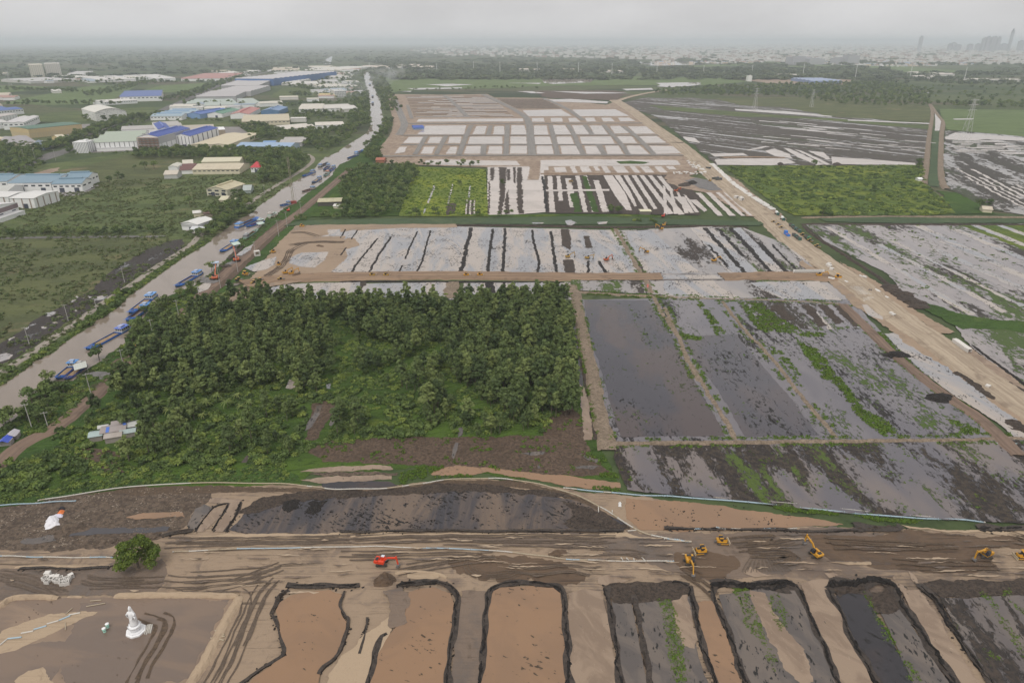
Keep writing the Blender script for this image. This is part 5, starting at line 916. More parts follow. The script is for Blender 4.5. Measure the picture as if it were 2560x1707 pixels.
for i, (k, s) in enumerate(((5, '1795 190 1850 280 1900 380 1950 450 2000 540 2040 620'), (5, '2040 625 2100 740 2170 840 2230 940 2260 1030 2300 1110 2352 1200'), (6, '0 700 60 830 110 930 140 1010 200 1120 280 1260 370 1400 450 1530 470 1575'), (6, '375 660 450 760 530 860 600 930 680 1010 780 1130 870 1260 960 1370 1060 1480 1130 1568'), (5, '1545 600 1700 612 1900 625 2100 632 2352 640'), (6, '0 640 380 652 600 655 900 668 1170 682'), (0, '1400 1019 1550 1018 1700 1017 2030 1014 2352 1009'), (6, '1170 690 1240 760 1320 840 1480 1000 1700 1180 1900 1330 2050 1420 2200 1560'), (5, '1520 560 1545 660 1575 800 1605 950 1640 1110 1665 1240 1705 1400 1740 1568'))):
    edge_weeds(k, s, 2.4, 2.2, 0.6, 1.7, 100 + i)
allf = gp(0, '1345 690 1960 692 2260 1000 1425 1004'); scatter('water_weeds', pts_in(allf, 0.12, lambda p: n01(p, 7, 8) > 0.63, 5000, 71), P_WEED, 0.4, 1.3, 0.14, seed=71)
scatter('sods', pts_in(allf, 0.12, lambda p: n01(p, 9, 12) > 0.64, 4500, 72), P_CLOD, 0.2, 0.8, 0.12, seed=72)
sodf = gp(0, '1412 1030 2352 1015 2352 1203 2100 1188 1900 1176 1700 1150 1440 1126'); scatter('sods', pts_in(sodf, 0.55, lambda p: n01(p, 6, 14) > 0.58, 7000, 73), P_CLOD, 0.18, 0.7, 0.13, seed=73)
scatter('water_weeds', pts_in(sodf, 0.6, lambda p: n01((p[0] * .8 + p[1] * .6, p[1] * .25), 7, 17) > 0.6, 6000, 74), P_WEED, 0.4, 1.3, 0.13, seed=74)
scatter('sods', pts_in(gp(8, '1870 350 2352 385 3100 460 2900 540 2352 545 1960 560'), 0.5, lambda p: n01(p, 5, 19) > 0.55, 1500, 75), P_CLOD, 0.12, 0.45, 0.16, seed=75)
scatter('sods', pts_in(gp(0, '560 1185 760 1140 1120 1124 1330 1155 1430 1215 900 1216'), 0.7, lambda p: n01(p, 5, 20) > 0.6, 2200, 76), P_CLOD, 0.15, 0.6, 0.16, seed=76)
scatter('bund_clods', np.array(CLODS), P_CLOD, 0.15, 0.6, 0.2, seed=70)
scatter('sods', pts_in(gp(9, '300 1000 2352 1000 2352 1568 300 1568'), 0.35, lambda p: n01(p, 4, 22) > 0.66, 1500, 77), P_CLOD, 0.12, 0.5, 0.17, seed=77)
_rub = m_mud('rubble_bits', (0.34, 0.28, 0.22), (0.1, 0.075, 0.055), 1.2, 0.9, 0.05)
P_RUB = []
for p in P_CLOD[:2]:
    _m = p.data.copy(); _m.materials[0] = _rub; P_RUB.append(proto(_m))
scatter('rubble', pts_in(gp(7, '0 430 480 340 1000 295 1380 290 1200 560 980 640 600 680 0 690'), 1.3, lambda p: n01(p, 5, 23) > 0.52, 5000, 78), P_RUB, 0.1, 0.42, 0.1, seed=78)
scatter('sods', pts_in(gp(0, '860 640 1880 632 1700 524 800 534'), 0.05, lambda p: n01(p, 12, 30) > 0.62, 4000, 79), P_CLOD, 0.3, 1.2, 0.15, seed=79)
scatter('water_weeds', pts_in(gp(6, '920 170 2352 170 2352 800 1900 760 1450 470'), 0.06, lambda p: n01(p, 14, 33) > 0.6, 5000, 80), P_WEED, 0.6, 2.0, 0.14, seed=80)
# --- grassland left of the canal
scatter('grass', pts_in(gp(0, '-150 1030 -150 480 200 420 560 400 690 420 680 470 560 570 330 780 0 985'), 0.09, lambda p: n01(p, 24, 2) > 0.42, 18000, 81), P_GRASS, 0.6, 2.0, 0.08, seed=81)
scatter('grass', pts_in(gp(4, '0 1215 160 1115 420 935 560 845 780 695 960 545 1180 385 1380 265 1340 250 1180 360 960 500 800 640 600 780 430 900 230 1020 0 1180'), 0.5, None, 4500, 82), P_UNDER, 0.5, 1.3, 0.1, seed=82)
scatter('grass', pts_in(gp(4, '0 1500 150 1410 300 1240 500 1190 720 1010 830 940 960 760 1100 650 1280 570 1320 560 1180 740 1040 860 960 930 830 1060 680 1210 540 1330 330 1510 0 1568'), 0.35, lambda p: n01(p, 12, 9) > 0.4, 5000, 83), P_UNDER, 0.5, 1.5, 0.1, seed=83)
scatter('crop_plants', pts_in(gp(0, '955 386 1115 392 1120 496 918 496'), 0.09, None, 7000, 84), P_WEED, 1.0, 2.6, 0.15, seed=84)
# --- single trees that stand apart
def single(name, p, kindset, s, label, cat='tree', group=None, z=0.08):
    c, t = kindset[rf.randrange(len(kindset))][:2]; o = thing(name, label, cat, (p[0], p[1], z), rf.random() * 6.28, group); o.scale = (s, s, s); obj('crown', c, o); obj('trunk', t, o); return o
for s, lab in (('210 1330 1.15', 'dark bushy tree over the canal bank, behind a leaning pole'), ('300 1290 1.1', 'bushy tree beside the two moored sand barges near the lower left'), ('420 1260 1.0', 'broad tree between the canal and the dirt road by bare brush'), ('60 1440 1.0', 'lone round tree on the near canal bank at the picture edge'),
              ('330 1200 1.0', 'yellowish tree leaning over blue barge bows'), ('650 1050 1.25', 'big round tree standing alone in the canal bay'), ('950 760 0.9', 'tree on the bank beside the empty blue barge'), ('1020 740 1.0', 'bank tree between the empty barge and the dirt road'), ('1100 690 1.0', 'tall bank tree just before the grey-stone barge'),
              ('1180 640 0.9', 'bank tree at the sharp bow of the stone barge'), ('1250 620 0.85', 'small tree at the end of the bank thicket'), ('1385 470 1.15', 'tall thin tree beside the white hut on stilts'), ('900 870 0.9', 'small tree by the long sand barge stern'), ('870 920 0.8', 'bush-like tree by the stranded poles on the bank'),
              ('250 1400 0.9', 'tree beside the dirt road near the first pole'), ('150 1440 0.9', 'tree between the lone bank tree and the dirt road')):
    x, y, sc = [float(v) for v in s.split()]; single('bank_tree', g1(4, x, y), BROAD, sc, lab)
bq_ = random.Random(44)
for line in ('930 850 980 780 1060 710 1150 655 1260 600', '900 880 960 820 1040 760', '170 1420 250 1330 330 1270 430 1240', '200 1440 270 1370 350 1320', '230 1480 330 1400', '20 1520 60 1470', '880 940 960 880'):
    for p in dens(smooth_line(gp(4, line), 1), False, 0, 5.5):
        single('bank_tree', (p.x + bq_.uniform(-3, 3), p.y + bq_.uniform(-3, 3)), BROAD, bq_.uniform(.6, 1.15), 'leafy tree of the ragged row between the canal and the dirt road', group='ragged row of bank trees')
gl = [(1, 950, 1110, 2.0), (1, 1010, 1105, 1.8), (1, 770, 1170, 1.6), (1, 800, 1180, 1.4), (1, 720, 1200, 1.5), (1, 1240, 1340, 1.6), (1, 1120, 1395, 1.5), (1, 1080, 1400, 1.3), (1, 1530, 1300, 1.8), (1, 1570, 1290, 1.5), (1, 1710, 1200, 1.6), (1, 1740, 1190, 1.3), (1, 340, 1250, 1.0), (1, 880, 1110, 1.1), (1, 1620, 1240, 1.2), (1, 1730, 1260, 1.1)]
for i, (k, x, y, s) in enumerate(gl): single('tree', g1(k, x, y), BROAD, s * 0.8, 'dark round tree standing by itself in the open grassland', group='lone grassland trees')
for k, x, y, s in ((3, 980, 1095, 1.7), (3, 1033, 1410, 2.0), (3, 650, 1165, 1.0), (3, 1365, 1250, 1.2), (3, 1660, 1100, 2.2), (3, 752, 1270, 1.0), (2, 625, 1405, 1.5), (2, 500, 1415, 1.5), (2, 1060, 1215, 1.3), (2, 780, 1210, 1.2), (3, 2060, 1370, 2.0), (3, 2120, 1365, 1.6)):
    single('tree', g1(k, x, y), BROAD, s * 0.8, 'dark tree standing alone among flooded plots and crop rows', group='lone field trees')
# coconut-like palms in the thicket
fb = MB()
for i in range(13):
    a = i * 0.49 + 0.2; L = 3.0 + 0.5 * (i % 3); el = 0.9 - 0.55 * (i % 4) / 3; pr = None
    for j in range(5):
        t = j / 4; c = Vector((math.cos(a) * L * t, math.sin(a) * L * t, 3.0 + L * (el * t - 0.75 * t * t))); wv = 0.5 * math.sin(math.pi * (0.12 + 0.86 * t)); sd_ = Vector((-math.sin(a), math.cos(a), -0.25)) * wv
        cur = (c - sd_, c, c + Vector((math.sin(a), -math.cos(a), -0.25)) * wv)
        if pr: fb.add([*pr, *cur], [(0, 1, 4, 3), (1, 2, 5, 4)])
        pr = cur
fm = mesh('fronds', fb.v, fb.f, MAT['leaf_palm']); tm = trunk_mesh('trunk', 3.1, 0.16, 0.05, MAT['bark'], 0)
for i, (x, y) in enumerate(((1050, 1345), (1110, 1390), (1200, 1310), (1290, 1370), (1360, 1345), (1430, 1300), (1490, 1345), (1560, 1290), (1640, 1335), (1000, 1290), (1330, 1420), (1250, 1420), (910, 1300), (1580, 1360))):
    o = thing('palm', 'pale feathery palm rising out of the thicket before the wood', 'palm', tuple(g1(4, x, y + 12)), rf.random() * 6, 'palms in the thicket'); s = rf.uniform(0.7, 1.05); o.scale = (s, s, s); obj('fronds', fm, o); obj('trunk', tm, o)
# the round tree on the sand
q = random.Random(11); bl = []
for i in range(34):
    a = q.random() * 6.28; r_ = 5.0 * math.sqrt(q.random()); z = 2.2 + (8.2 - 0.2 * r_ * r_) * (0.15 + 0.85 * q.random()); bl.append((1.15 * r_ * math.cos(a), 1.15 * r_ * math.sin(a), z, 1.8, 1.8, 1.35))
c = g1(7, 905, 815); lt = thing('round_tree', 'big round bright green tree alone on the wet sand flat', 'tree', tuple(c))
obj('crown', leafmesh('crown', bl, 4600, 0.34, MAT['leaf_lone'], 77), lt); obj('trunk', trunk_mesh('trunk', 4.2, 0.4, 0.2, MAT['bark'], 7, 5), lt)
# --- tree belts, hedges and groves
def belt(k, s, wd, sp, protos, lo, hi, name='tree_row', seed=1):
    wp = dens(smooth_line(gp(k, s), 1), False, 0.0, sp); q = random.Random(seed); a = []
    for p in wp:
        for _ in range(max(1, int(wd / sp))): a.append((p.x + q.uniform(-wd, wd) / 2, p.y + q.uniform(-wd, wd) / 2))
    return scatter(name, np.array(a), protos, lo, hi, 0.08, seed=seed)
def grove(k, s, sp, protos, lo, hi, name='grove', seed=1, mask=None): return scatter(name, np.array(grid_pts(gp(k, s), sp, 0.45, seed, mask)), protos, lo, hi, 0.08, seed=seed)
belt(4, '0 240 150 225 350 222 500 225 700 222 900 215 1060 215', 14, 4, P_BROAD, 0.5, 1.0, 'hedge', 1); belt(4, '1290 240 1350 210 1400 170 1450 140', 16, 4, P_BROAD, 0.6, 1.0, 'hedge', 2)
belt(4, '1400 230 1460 150 1560 110 1640 60', 16, 4, P_BROAD, 0.6, 1.1, 'bank_trees', 3); belt(4, '0 1190 200 1050 330 985', 6, 5, P_BUSH, 0.8, 1.6, 'bank_bushes', 4); belt(4, '520 840 640 770 720 690 870 585', 8, 4, P_BUSH, 0.9, 1.9, 'bank_bushes', 5)
grove(1, '850 1030 960 985 1240 985 1560 990 1900 990 2010 1040 1990 1100 1900 1170 1800 1200 1700 1190 1720 1100 1560 1060 1300 1040 1100 1040 900 1045', 8, P_BROAD, 0.9, 1.6, 'grove', 6)
grove(1, '1570 830 1700 820 1850 870 2230 850 2300 800 2352 830 2300 920 2200 960 2100 1010 2000 980 2000 920 1830 910 1640 930', 9, P_BROAD, 0.9, 1.6, 'grove', 7, lambda p: n01(p, 40, 2) > 0.38)
grove(1, '1200 1420 1340 1400 1500 1330 1600 1300 1640 1330 1560 1430 1420 1480 1400 1430 1300 1400', 7, P_BROAD, 0.7, 1.4, 'grove', 8, lambda p: n01(p, 25, 2) > 0.4)
belt(1, '290 985 420 950 560 890 700 835 800 800 900 770', 26, 6, P_BROAD, 1.1, 1.8, 'avenue_trees', 9); belt(1, '450 1000 520 965 650 905 800 845 930 800 1050 745', 18, 7, P_BROAD, 0.8, 1.4, 'avenue_trees', 10)
grove(1, '0 1140 0 960 80 950 250 960 280 1040 200 1090 80 1140', 9, P_BROAD, 1.0, 1.6, 'grove', 11); belt(1, '470 1010 560 1015 700 1015 850 1015', 10, 8, P_BROAD, 0.6, 1.0, 'avenue_trees', 12)
belt(1, '0 1190 100 1150 250 1080', 26, 7, P_BROAD, 0.7, 1.4, 'hedge', 13); belt(1, '1110 800 1250 790 1500 800 1580 830', 14, 8, P_BROAD, 0.7, 1.2, 'hedge', 14)
grove(2, '0 1190 90 1110 300 1095 480 1085 520 1085 490 1180 440 1290 380 1400 250 1430 100 1425 0 1420', 7.5, P_BROAD, 0.7, 1.35, 'orchard', 15, lambda p: n01(p, 22, 5) > 0.3); belt(4, '1960 140 2050 120 2200 130 2352 120', 16, 6, P_BROAD, 0.6, 1.1, 'orchard', 16)
belt(2, '520 1085 700 1085 900 1090', 24, 9, P_BROAD, 0.7, 1.2, 'hedge', 17); belt(2, '480 1415 700 1410 1000 1412 1100 1410', 9, 11, P_BROAD, 0.5, 1.0, 'hedge', 18); belt(2, '1760 1390 1850 1395', 10, 5, P_BROAD, 0.8, 1.2, 'hedge', 19); belt(2, '1900 1450 2050 1455', 8, 5, P_BUSH, 1.0, 2.0, 'hedge', 20)
belt(2, '290 790 275 870 220 930 160 980', 30, 8, P_BROAD, 0.8, 1.4, 'bank_trees', 21); grove(2, '180 980 270 990 270 1050 200 1060 160 1030', 7, P_BROAD, 0.9, 1.4, 'grove', 22); belt(2, '215 480 260 560 290 650 310 740', 60, 16, P_BROAD, 1.2, 2.0, 'bank_trees', 23); belt(2, '130 470 140 560 165 650 175 760 170 850', 60, 14, P_BROAD, 1.2, 2.0, 'bank_trees', 24)
belt(2, '330 600 500 596 850 596', 30, 22, P_BROAD, 1.2, 1.9, 'hedge', 25); belt(2, '860 585 1000 578 1250 585', 50, 22, P_BROAD, 1.1, 1.9, 'hedge', 26)
crop2 = gp(3, '390 1095 1685 1085 1705 1200 1890 1395 1700 1410 860 1410'); scatter('crop_plants', pts_in(crop2, 0.035, lambda p: n01(p, 20, 5) > 0.35, 7000, 85), P_UNDER, 1.2, 3.2, 0.16, seed=85)
grove(3, '-60 610 0 590 400 570 700 560 1200 545 1500 550 1740 600 1740 700 1500 705 1150 690 950 660 850 640 600 635 300 635 0 632', 26, P_BROAD, 1.3, 2.1, 'far_wood', 27); grove(3, '1780 680 2352 690 2700 690 2700 716 2352 718 1790 706', 26, P_BROAD, 1.4, 2.2, 'far_wood', 28); grove(3, '1740 560 2352 560 2800 560 2800 690 2352 690 1780 680', 48, P_BROAD, 1.2, 2.2, 'far_wood', 29, lambda p: n01(p, 160, 3) > 0.48)
grove(3, '-60 480 200 475 420 488 800 500 1000 500 1000 470 700 455 380 455 0 440 -60 440', 55, P_FAR, 1.6, 3.0, 'far_wood', 30, lambda p: n01(p, 300, 5) > 0.36); grove(3, '1250 520 1500 515 2000 510 2700 510 2700 560 1740 558 1300 545', 45, P_FAR, 1.2, 2.4, 'far_wood', 31, lambda p: n01(p, 250, 6) > 0.35)
grove(2, '300 440 900 465 1300 478 1900 495 2352 500 2352 470 1900 450 1300 440 800 430 300 400', 60, P_FAR, 1.6, 3.2, 'far_wood', 32, lambda p: n01(p, 350, 7) > 0.36)
for i, s in enumerate(('160 690 400 680 640 690 760 685', '200 600 420 600 500 610', '620 630 760 590 900 555 1050 530', '160 545 400 540 640 545', '700 540 1000 520 1050 525', '1150 660 1300 600 1500 530 1600 490', '1380 480 1900 480 2100 460', '0 690 160 690', '700 560 1100 545 1400 540', '0 590 300 600', '1900 560 2100 600 2200 590', '1240 690 1500 700 1600 690', '1850 700 2000 690 2300 680', '2000 760 2300 770', '1900 620 2050 640 2150 620', '600 800 760 790 950 780')):
    belt(1, s, 60, 16, P_BROAD, 1.2, 2.1, 'tree_row', 40 + i)
grove(1, '2050 560 2200 480 2352 480 2352 640 2250 660 2100 620', 30, P_BROAD, 1.2, 2.0, 'grove', 60, lambda p: n01(p, 90, 3) > 0.45); grove(1, '1900 740 2352 740 2352 830 2280 800 1920 790', 16, P_BROAD, 1.0, 1.6, 'grove', 61, lambda p: n01(p, 60, 3) > 0.42)
fq = random.Random(8); FP = []
for _ in range(15000):                                                     # woods, gardens and hedges out to the haze
    y = 101 + 92 * fq.random() ** 1.5 + 6; x = fq.uniform(-120, 2680); p = G(x, y + 2)
    if x < 930 and y > 160 and fq.random() < 0.7: continue
    if n01(p, 700, 9) * 0.55 + n01((p.x * 0.35, p.y), 160, 4) * 0.45 > 0.5: FP.append((p.x, p.y))
scatter('distant_woods', np.array(FP), P_FAR, 1.8, 5.0, 0.1, seed=90, zs=(0.45, 0.7))
# ---------------------------------------------------------------- buildings
WHITE = (0.82, 0.82, 0.81); CREAM = (0.66, 0.6, 0.45); GREY = (0.42, 0.41, 0.4)
M_GLASS = paint((0.04, 0.05, 0.065), 0.15, 0.1, 0.5); M_DOOR = paint((0.07, 0.08, 0.11), 0.5, 0.2); M_STEEL = paint((0.3, 0.3, 0.3), 0.5, 0.3); M_CONC = paint((0.45, 0.43, 0.41), 0.8, 0.4)
def hall(name, label, k, s, h, roof=(0.5, 0.5, 0.5), wall=WHITE, kind_='gable', n=1, pitch=0.16, axis='u', win=0, doors=0, vent=False, dirt=0.4, pil=0, winc=None, band=None, group=None, vcol=None, over=0.6, side=0, cat='warehouse', wh=0.16, annex=None):
    A, B, C = gp(k, s); u = (B - A); lu = u.length; u.normalize(); v = Vector((-u.y, u.x, 0)); lv = (C - B).dot(v)
    if lv < 0: v = -v; lv = -lv
    o = A + u * lu / 2 + v * lv / 2; rz = math.atan2(u.y, u.x); fl = 1 if Vector((-u.y, u.x, 0)).dot(v) > 0 else -1
    if fl < 0: rz += math.pi
    t = thing(name, label, cat, tuple(o), rz, group)
    L, W = lu, lv
    if axis == 'v': L, W = lv, lu
    # local frame: ridge along X (length L), gables span Y (width W); turned by 90 degrees when the ridge runs away from the viewer
    def P(x, y, z): return (x, y, z) if axis == 'u' else (-y, x, z)
    def add(mb): 
        mb.v = [P(*p) for p in mb.v]; return mb
    if kind_ == 'gable': n = max(n, round(W / 42))
    span = W / n
    if kind_ == 'gable': pitch = min(pitch, 3.4 / span)
    rise = span * pitch if kind_ in ('gable', 'hip') else 0
    b = MB()
    if kind_ == 'gable':
        prof = [(-W / 2, 0), (-W / 2, h)]
        for i in range(n): prof += [(-W / 2 + span * (i + 0.5), h + rise), (-W / 2 + span * (i + 1), h)]
        prof += [(W / 2, 0)]; m = len(prof)
        vv = [(-L / 2, y, z) for y, z in prof] + [(L / 2, y, z) for y, z in prof]
        b.add(vv, [(i, (i + 1) % m, m + (i + 1) % m, m + i) for i in range(m)]); ce = [(-L / 2, 0, 0), (L / 2, 0, 0)]
        b.add([(-L / 2, y, z) for y, z in prof], [tuple(range(m))[::-1]]); b.add([(L / 2, y, z) for y, z in prof], [tuple(range(m))])
        add(b).build('wall', paint(wall, 0.6, 0.14, 0.3, 0.15), t)
        rm = metal_sheet(roof, dirt, 0 if axis == 'u' else 1, 1.2)
        for i in range(n):
            y0 = -W / 2 + span * i; ym = y0 + span / 2; y1 = y0 + span; r = MB(); e = over if i == 0 else 0.0; e2 = over if i == n - 1 else 0.0; x0, x1 = -L / 2 - over, L / 2 + over; zt = 0.22
            for ya, za, yb, zb in ((y0 - e, h - e * pitch * 2 + zt, ym, h + rise + zt), (y1 + e2, h - e2 * pitch * 2 + zt, ym, h + rise + zt)):
                r.add([(x0, ya, za), (x1, ya, za), (x1, yb, zb), (x0, yb, zb), (x0, ya, za - 0.2), (x1, ya, za - 0.2), (x1, yb, zb - 0.2), (x0, yb, zb - 0.2)], [(0, 1, 2, 3), (4, 7, 6, 5), (0, 4, 5, 1), (0, 3, 7, 4), (1, 5, 6, 2)])
            ro = add(r).build('roof', rm, t)
            if vent:
                q = MB(); q.prism([(-1.1, 0), (-1.1, 1.1), (0, 1.7), (1.1, 1.1), (1.1, 0)], -L * 0.4, L * 0.4); q.v = [P(y, x + ym, z + h + rise) for x, y, z in q.v]
                q.build('ridge_vent', metal_sheet(vcol or roof, dirt * 0.6, 0, 1.2), ro)
    elif kind_ == 'hip':
        b.box((0, 0, 0), (L, W, h)); add(b).build('wall', paint(wall, 0.6, 0.14, 0.3, 0.15), t); r = MB(); e = over; rl = max(0.2, L / 2 - W / 2)
        r.add([(-L / 2 - e, -W / 2 - e, h), (L / 2 + e, -W / 2 - e, h), (L / 2 + e, W / 2 + e, h), (-L / 2 - e, W / 2 + e, h), (-rl, 0, h + W * pitch * 1.6), (rl, 0, h + W * pitch * 1.6)], [(0, 1, 5, 4), (1, 2, 5), (2, 3, 4, 5), (3, 0, 4), (3, 2, 1, 0)])
        add(r).build('roof', metal_sheet(roof, dirt, 0, 0.5), t)
    elif kind_ == 'arch':
        prof = [(-L / 2, 0)] + [(-L / 2 + L * i / 10, h * (0.78 + 0.3 * math.sin(math.pi * i / 10))) for i in range(11)] + [(L / 2, 0)]
        b.prism(prof, -W / 2, W / 2); add(b).build('wall', MAT.get('wrap') or paint(wall), t); r = MB(); pr = prof[1:-1]; r.prism([(x * 1.01, z + 0.5) for x, z in pr] + [(x * 1.01, z + 0.1) for x, z in pr[::-1]], -W / 2 - 1, W / 2 + 1); add(r).build('roof', metal_sheet(roof, dirt, 1, 2.0), t)
    else:
        b.box((0, 0, 0), (L, W, h)); add(b).build('wall', paint(wall, 0.6, 0.14, 0.3, 0.15), t)
        r = MB(); r.box((0, 0, h + 0.003), (L + 0.6, W + 0.6, 0.7)); add(r).build('parapet', paint(tuple(c * 0.9 for c in wall), 0.7, 0.3), t); r = MB(); r.box((L * 0.2, 0, h + 0.7), (L * 0.25, W * 0.4, 2.2)); add(r).build('stair_head', paint(wall, 0.7, 0.3), t)
    fx, fy = (L, W) if axis == 'u' else (W, L)          # front wall runs along local x in the unturned frame, at y = -fy/2
    lu, lv = fx, fy
    def face(nm, x, z, wd, ht, m, par=t, right=False):
        q = MB()
        if right: q.box((lu / 2 + 0.06, x, z), (0.16, wd, ht))
        else: q.box((x, -lv / 2 - 0.06, z), (wd, 0.16, ht))
        return q.build(nm, m, par)
    if win:
        rows = max(1, int(h / 8)) if cat == 'warehouse' else max(1, int(h / 3.6))
        for rw in range(rows):
            z = h * (0.62 if rows == 1 else (rw + 0.45) / rows); hh = h * wh if rows == 1 else h / rows * 0.42
            for i in range(win): face('window', -lu / 2 + lu * (i + 0.5) / win, z, lu / win * 0.55, hh, M_GLASS if winc is None else paint(winc, 0.4))
            for i in range(side): face('window', -lv / 2 + lv * (i + 0.5) / side, z, lv / side * 0.5, hh, M_GLASS if winc is None else paint(winc, 0.4), t, True)
    for i in range(doors): face('door', -lu / 2 + lu * (i + 0.5) / doors + lu * 0.1 / doors, 0.05, min(5, lu / doors * 0.35), min(4.6, h * 0.6), M_DOOR)
    for i in range(pil):
        face('pilaster', -lu / 2 + lu * (i + 0.5) / pil, 0, max(0.5, lu / pil * 0.16), h * 0.96, paint(band or (0.2, 0.2, 0.2), 0.6))
    if side and not win: 
        for i in range(side): face('pilaster', -lv / 2 + lv * (i + 0.5) / side, 0, max(0.5, lv / side * 0.16), h * 0.96, paint(band or (0.2, 0.2, 0.2), 0.6), t, True)
    if band and not pil:
        q = MB(); q.box((0, -lv / 2 - 0.1, h * 0.55), (lu + 0.2, 0.24, h * 0.4)); q.build('upper_cladding', paint(band, 0.6), t)
        q = MB(); q.box((lu / 2 + 0.1, 0, h * 0.55), (0.24, lv + 0.2, h * 0.4)); q.build('upper_cladding', paint(band, 0.6), t)
    if annex:
        q = MB(); q.box((0, -lv / 2 - annex / 2, 0), (lu * 0.8, annex, h * 0.35)); an = q.build('annex', paint(wall, 0.6, 0.3), t); q = MB(); q.box((0, -lv / 2 - annex / 2, h * 0.35 + 0.004), (lu * 0.82, annex + 0.6, 0.25)); q.build('canopy', metal_sheet((0.55, 0.55, 0.55), 0.3), an)
    return t
_w = Sh('wrapping'); _p = _w.ocoord(); _n = _w.noise(_w.xf(_p, 0, (0.05, 0.05, 0.09)), 1.0, 3, 0.5, 2.2); _wl = _w.mth('ABSOLUTE', _w.mth('SUBTRACT', _n, 0.5))
MAT['wrap'] = _w.fin(_w.mix(_w.rng(_wl, 0.004, 0.018), (0.25, 0.26, 0.27), (0.72, 0.71, 0.68)), 0.7, 0.3)
LB = (0.2, 0.29, 0.36); BL = (0.045, 0.085, 0.33); GRN = (0.38, 0.43, 0.35); BE = (0.6, 0.52, 0.37); GR = (0.43, 0.41, 0.39); TAN = (0.45, 0.4, 0.34); RED = (0.42, 0.12, 0.1); SKY = (0.16, 0.3, 0.5); DG = (0.05, 0.2, 0.14)
H = hall
H('office_block', 'white office cube with tall dark window stripes by the factory gate', 1, '490 1003 582 1001 600 985', 15, wall=WHITE, kind_='flat', pil=9, band=(0.16, 0.17, 0.2), side=4, cat='office')
H('warehouse', 'long pale green roofed hall in three steps beside the white office', 1, '612 988 900 976 960 905', 12, GRN, WHITE, n=3, pitch=0.14, pil=9, band=(0.25, 0.25, 0.25), dirt=0.2, annex=7)
H('warehouse', 'grey brown roofed hall behind the pale green roofs', 1, '800 885 1030 875 1075 852', 9, GR, WHITE, pitch=0.08, dirt=0.3)
H('warehouse', 'tall grey roofed hall behind the rear blue roof', 1, '1035 890 1200 880 1230 850', 16, GR, WHITE, pitch=0.07, dirt=0.3)
H('warehouse', 'wide flat tan grey hall behind the two blue roofs', 1, '1200 900 1410 890 1430 850', 10, TAN, WHITE, pitch=0.06, dirt=0.3)
H('warehouse', 'small white shed with open brown gable at the rear of the blue halls', 1, '1425 885 1475 882 1490 868', 9, WHITE, (0.4, 0.33, 0.25), pitch=0.1)
H('warehouse', 'tall white hall with bright blue roof, rear one of the pair', 1, '1055 950 1135 945 1215 895', 24, BL, WHITE, axis='v', vent=True, side=7, band=(0.45, 0.45, 0.45), dirt=0.12, vcol=(0.14, 0.2, 0.5))
t_sc = H('warehouse', 'tall blue roofed hall with brown scaffolding over its front', 1, '922 1000 1052 1000 1135 935', 23, BL, WHITE, axis='v', vent=True, side=7, band=(0.45, 0.45, 0.45), dirt=0.12, vcol=(0.14, 0.2, 0.5))
H('warehouse', 'white hall with bright blue roof and dark slits next to the beige roof', 1, '1140 965 1255 965 1350 905', 17, BL, WHITE, axis='v', vent=True, pil=5, band=(0.1, 0.1, 0.12), side=6, doors=1, dirt=0.12, vcol=(0.14, 0.2, 0.5))
H('warehouse', 'huge low beige roofed factory nearest the canal', 1, '1255 982 1495 982 1625 905', 8, BE, CREAM, axis='v', pitch=0.05, dirt=0.25, doors=2, n=2)
A, B, C = gp(1, '922 1000 1052 1000 1135 935'); u = (B - A).normalized(); sc = thing('scaffolding', 'rusty brown scaffolding frame standing against the blue roofed hall', 'scaffold', tuple((A + B) / 2), math.atan2(u.y, u.x)); lw = (B - A).length
for i in range(6):
    b = MB(); x = -lw / 2 + lw * i / 5; [b.bar((x, y, 0), (x, y, 22), 0.35, 0.35) for y in (-1.3, -4)]; b.build('upright', paint((0.3, 0.17, 0.11), 0.8, 0.5), sc)
for i in range(6):
    b = MB(); z = 3.6 * (i + 1); b.box((0, -2.65, z), (lw + 0.6, 3.2, 0.3)); b.build('platform', paint((0.36, 0.22, 0.15), 0.8, 0.5), sc)
H('warehouse', 'long low pale blue shed beside the canal trees', 1, '1548 988 1900 992 1950 968', 7, (0.3, 0.41, 0.56), (0.42, 0.5, 0.58), pitch=0.1, doors=0, win=14, dirt=0.2)
H('warehouse', 'little blue roofed shed behind the long pale blue shed', 1, '1720 955 1800 954 1812 944', 5, (0.2, 0.33, 0.55), WHITE, pitch=0.1); H('warehouse', 'grey weathered roofs behind the long pale blue shed', 1, '1830 960 1975 958 1995 925', 6, GR, GREY, n=2, pitch=0.1, dirt=0.6)
H('warehouse', 'steel blue roofed hall with white walls, middle one at left edge', 1, '65 1258 345 1255 440 1192', 10, LB, WHITE, n=1, pitch=0.17, vent=True, win=6, doors=2, dirt=0.15, side=4)
H('warehouse', 'steel blue roofed hall with white walls, right front one', 1, '352 1258 545 1254 590 1226', 9, LB, WHITE, pitch=0.17, vent=True, win=5, doors=2, dirt=0.15, side=2)
H('warehouse', 'steel blue roofed hall with white walls, right rear one', 1, '430 1222 590 1218 640 1190', 10, LB, WHITE, pitch=0.17, vent=True, win=4, side=3, dirt=0.15); H('warehouse', 'steel blue roofed hall cut by the left edge of the picture', 1, '-200 1250 60 1246 120 1196', 10, LB, WHITE, pitch=0.17, vent=True, win=6, dirt=0.15)
H('warehouse', 'pale grey roofed white hall before the steel blue roofs', 1, '-160 1300 60 1295 130 1255', 7, (0.5, 0.5, 0.47), WHITE, pitch=0.12, win=8, dirt=0.3)
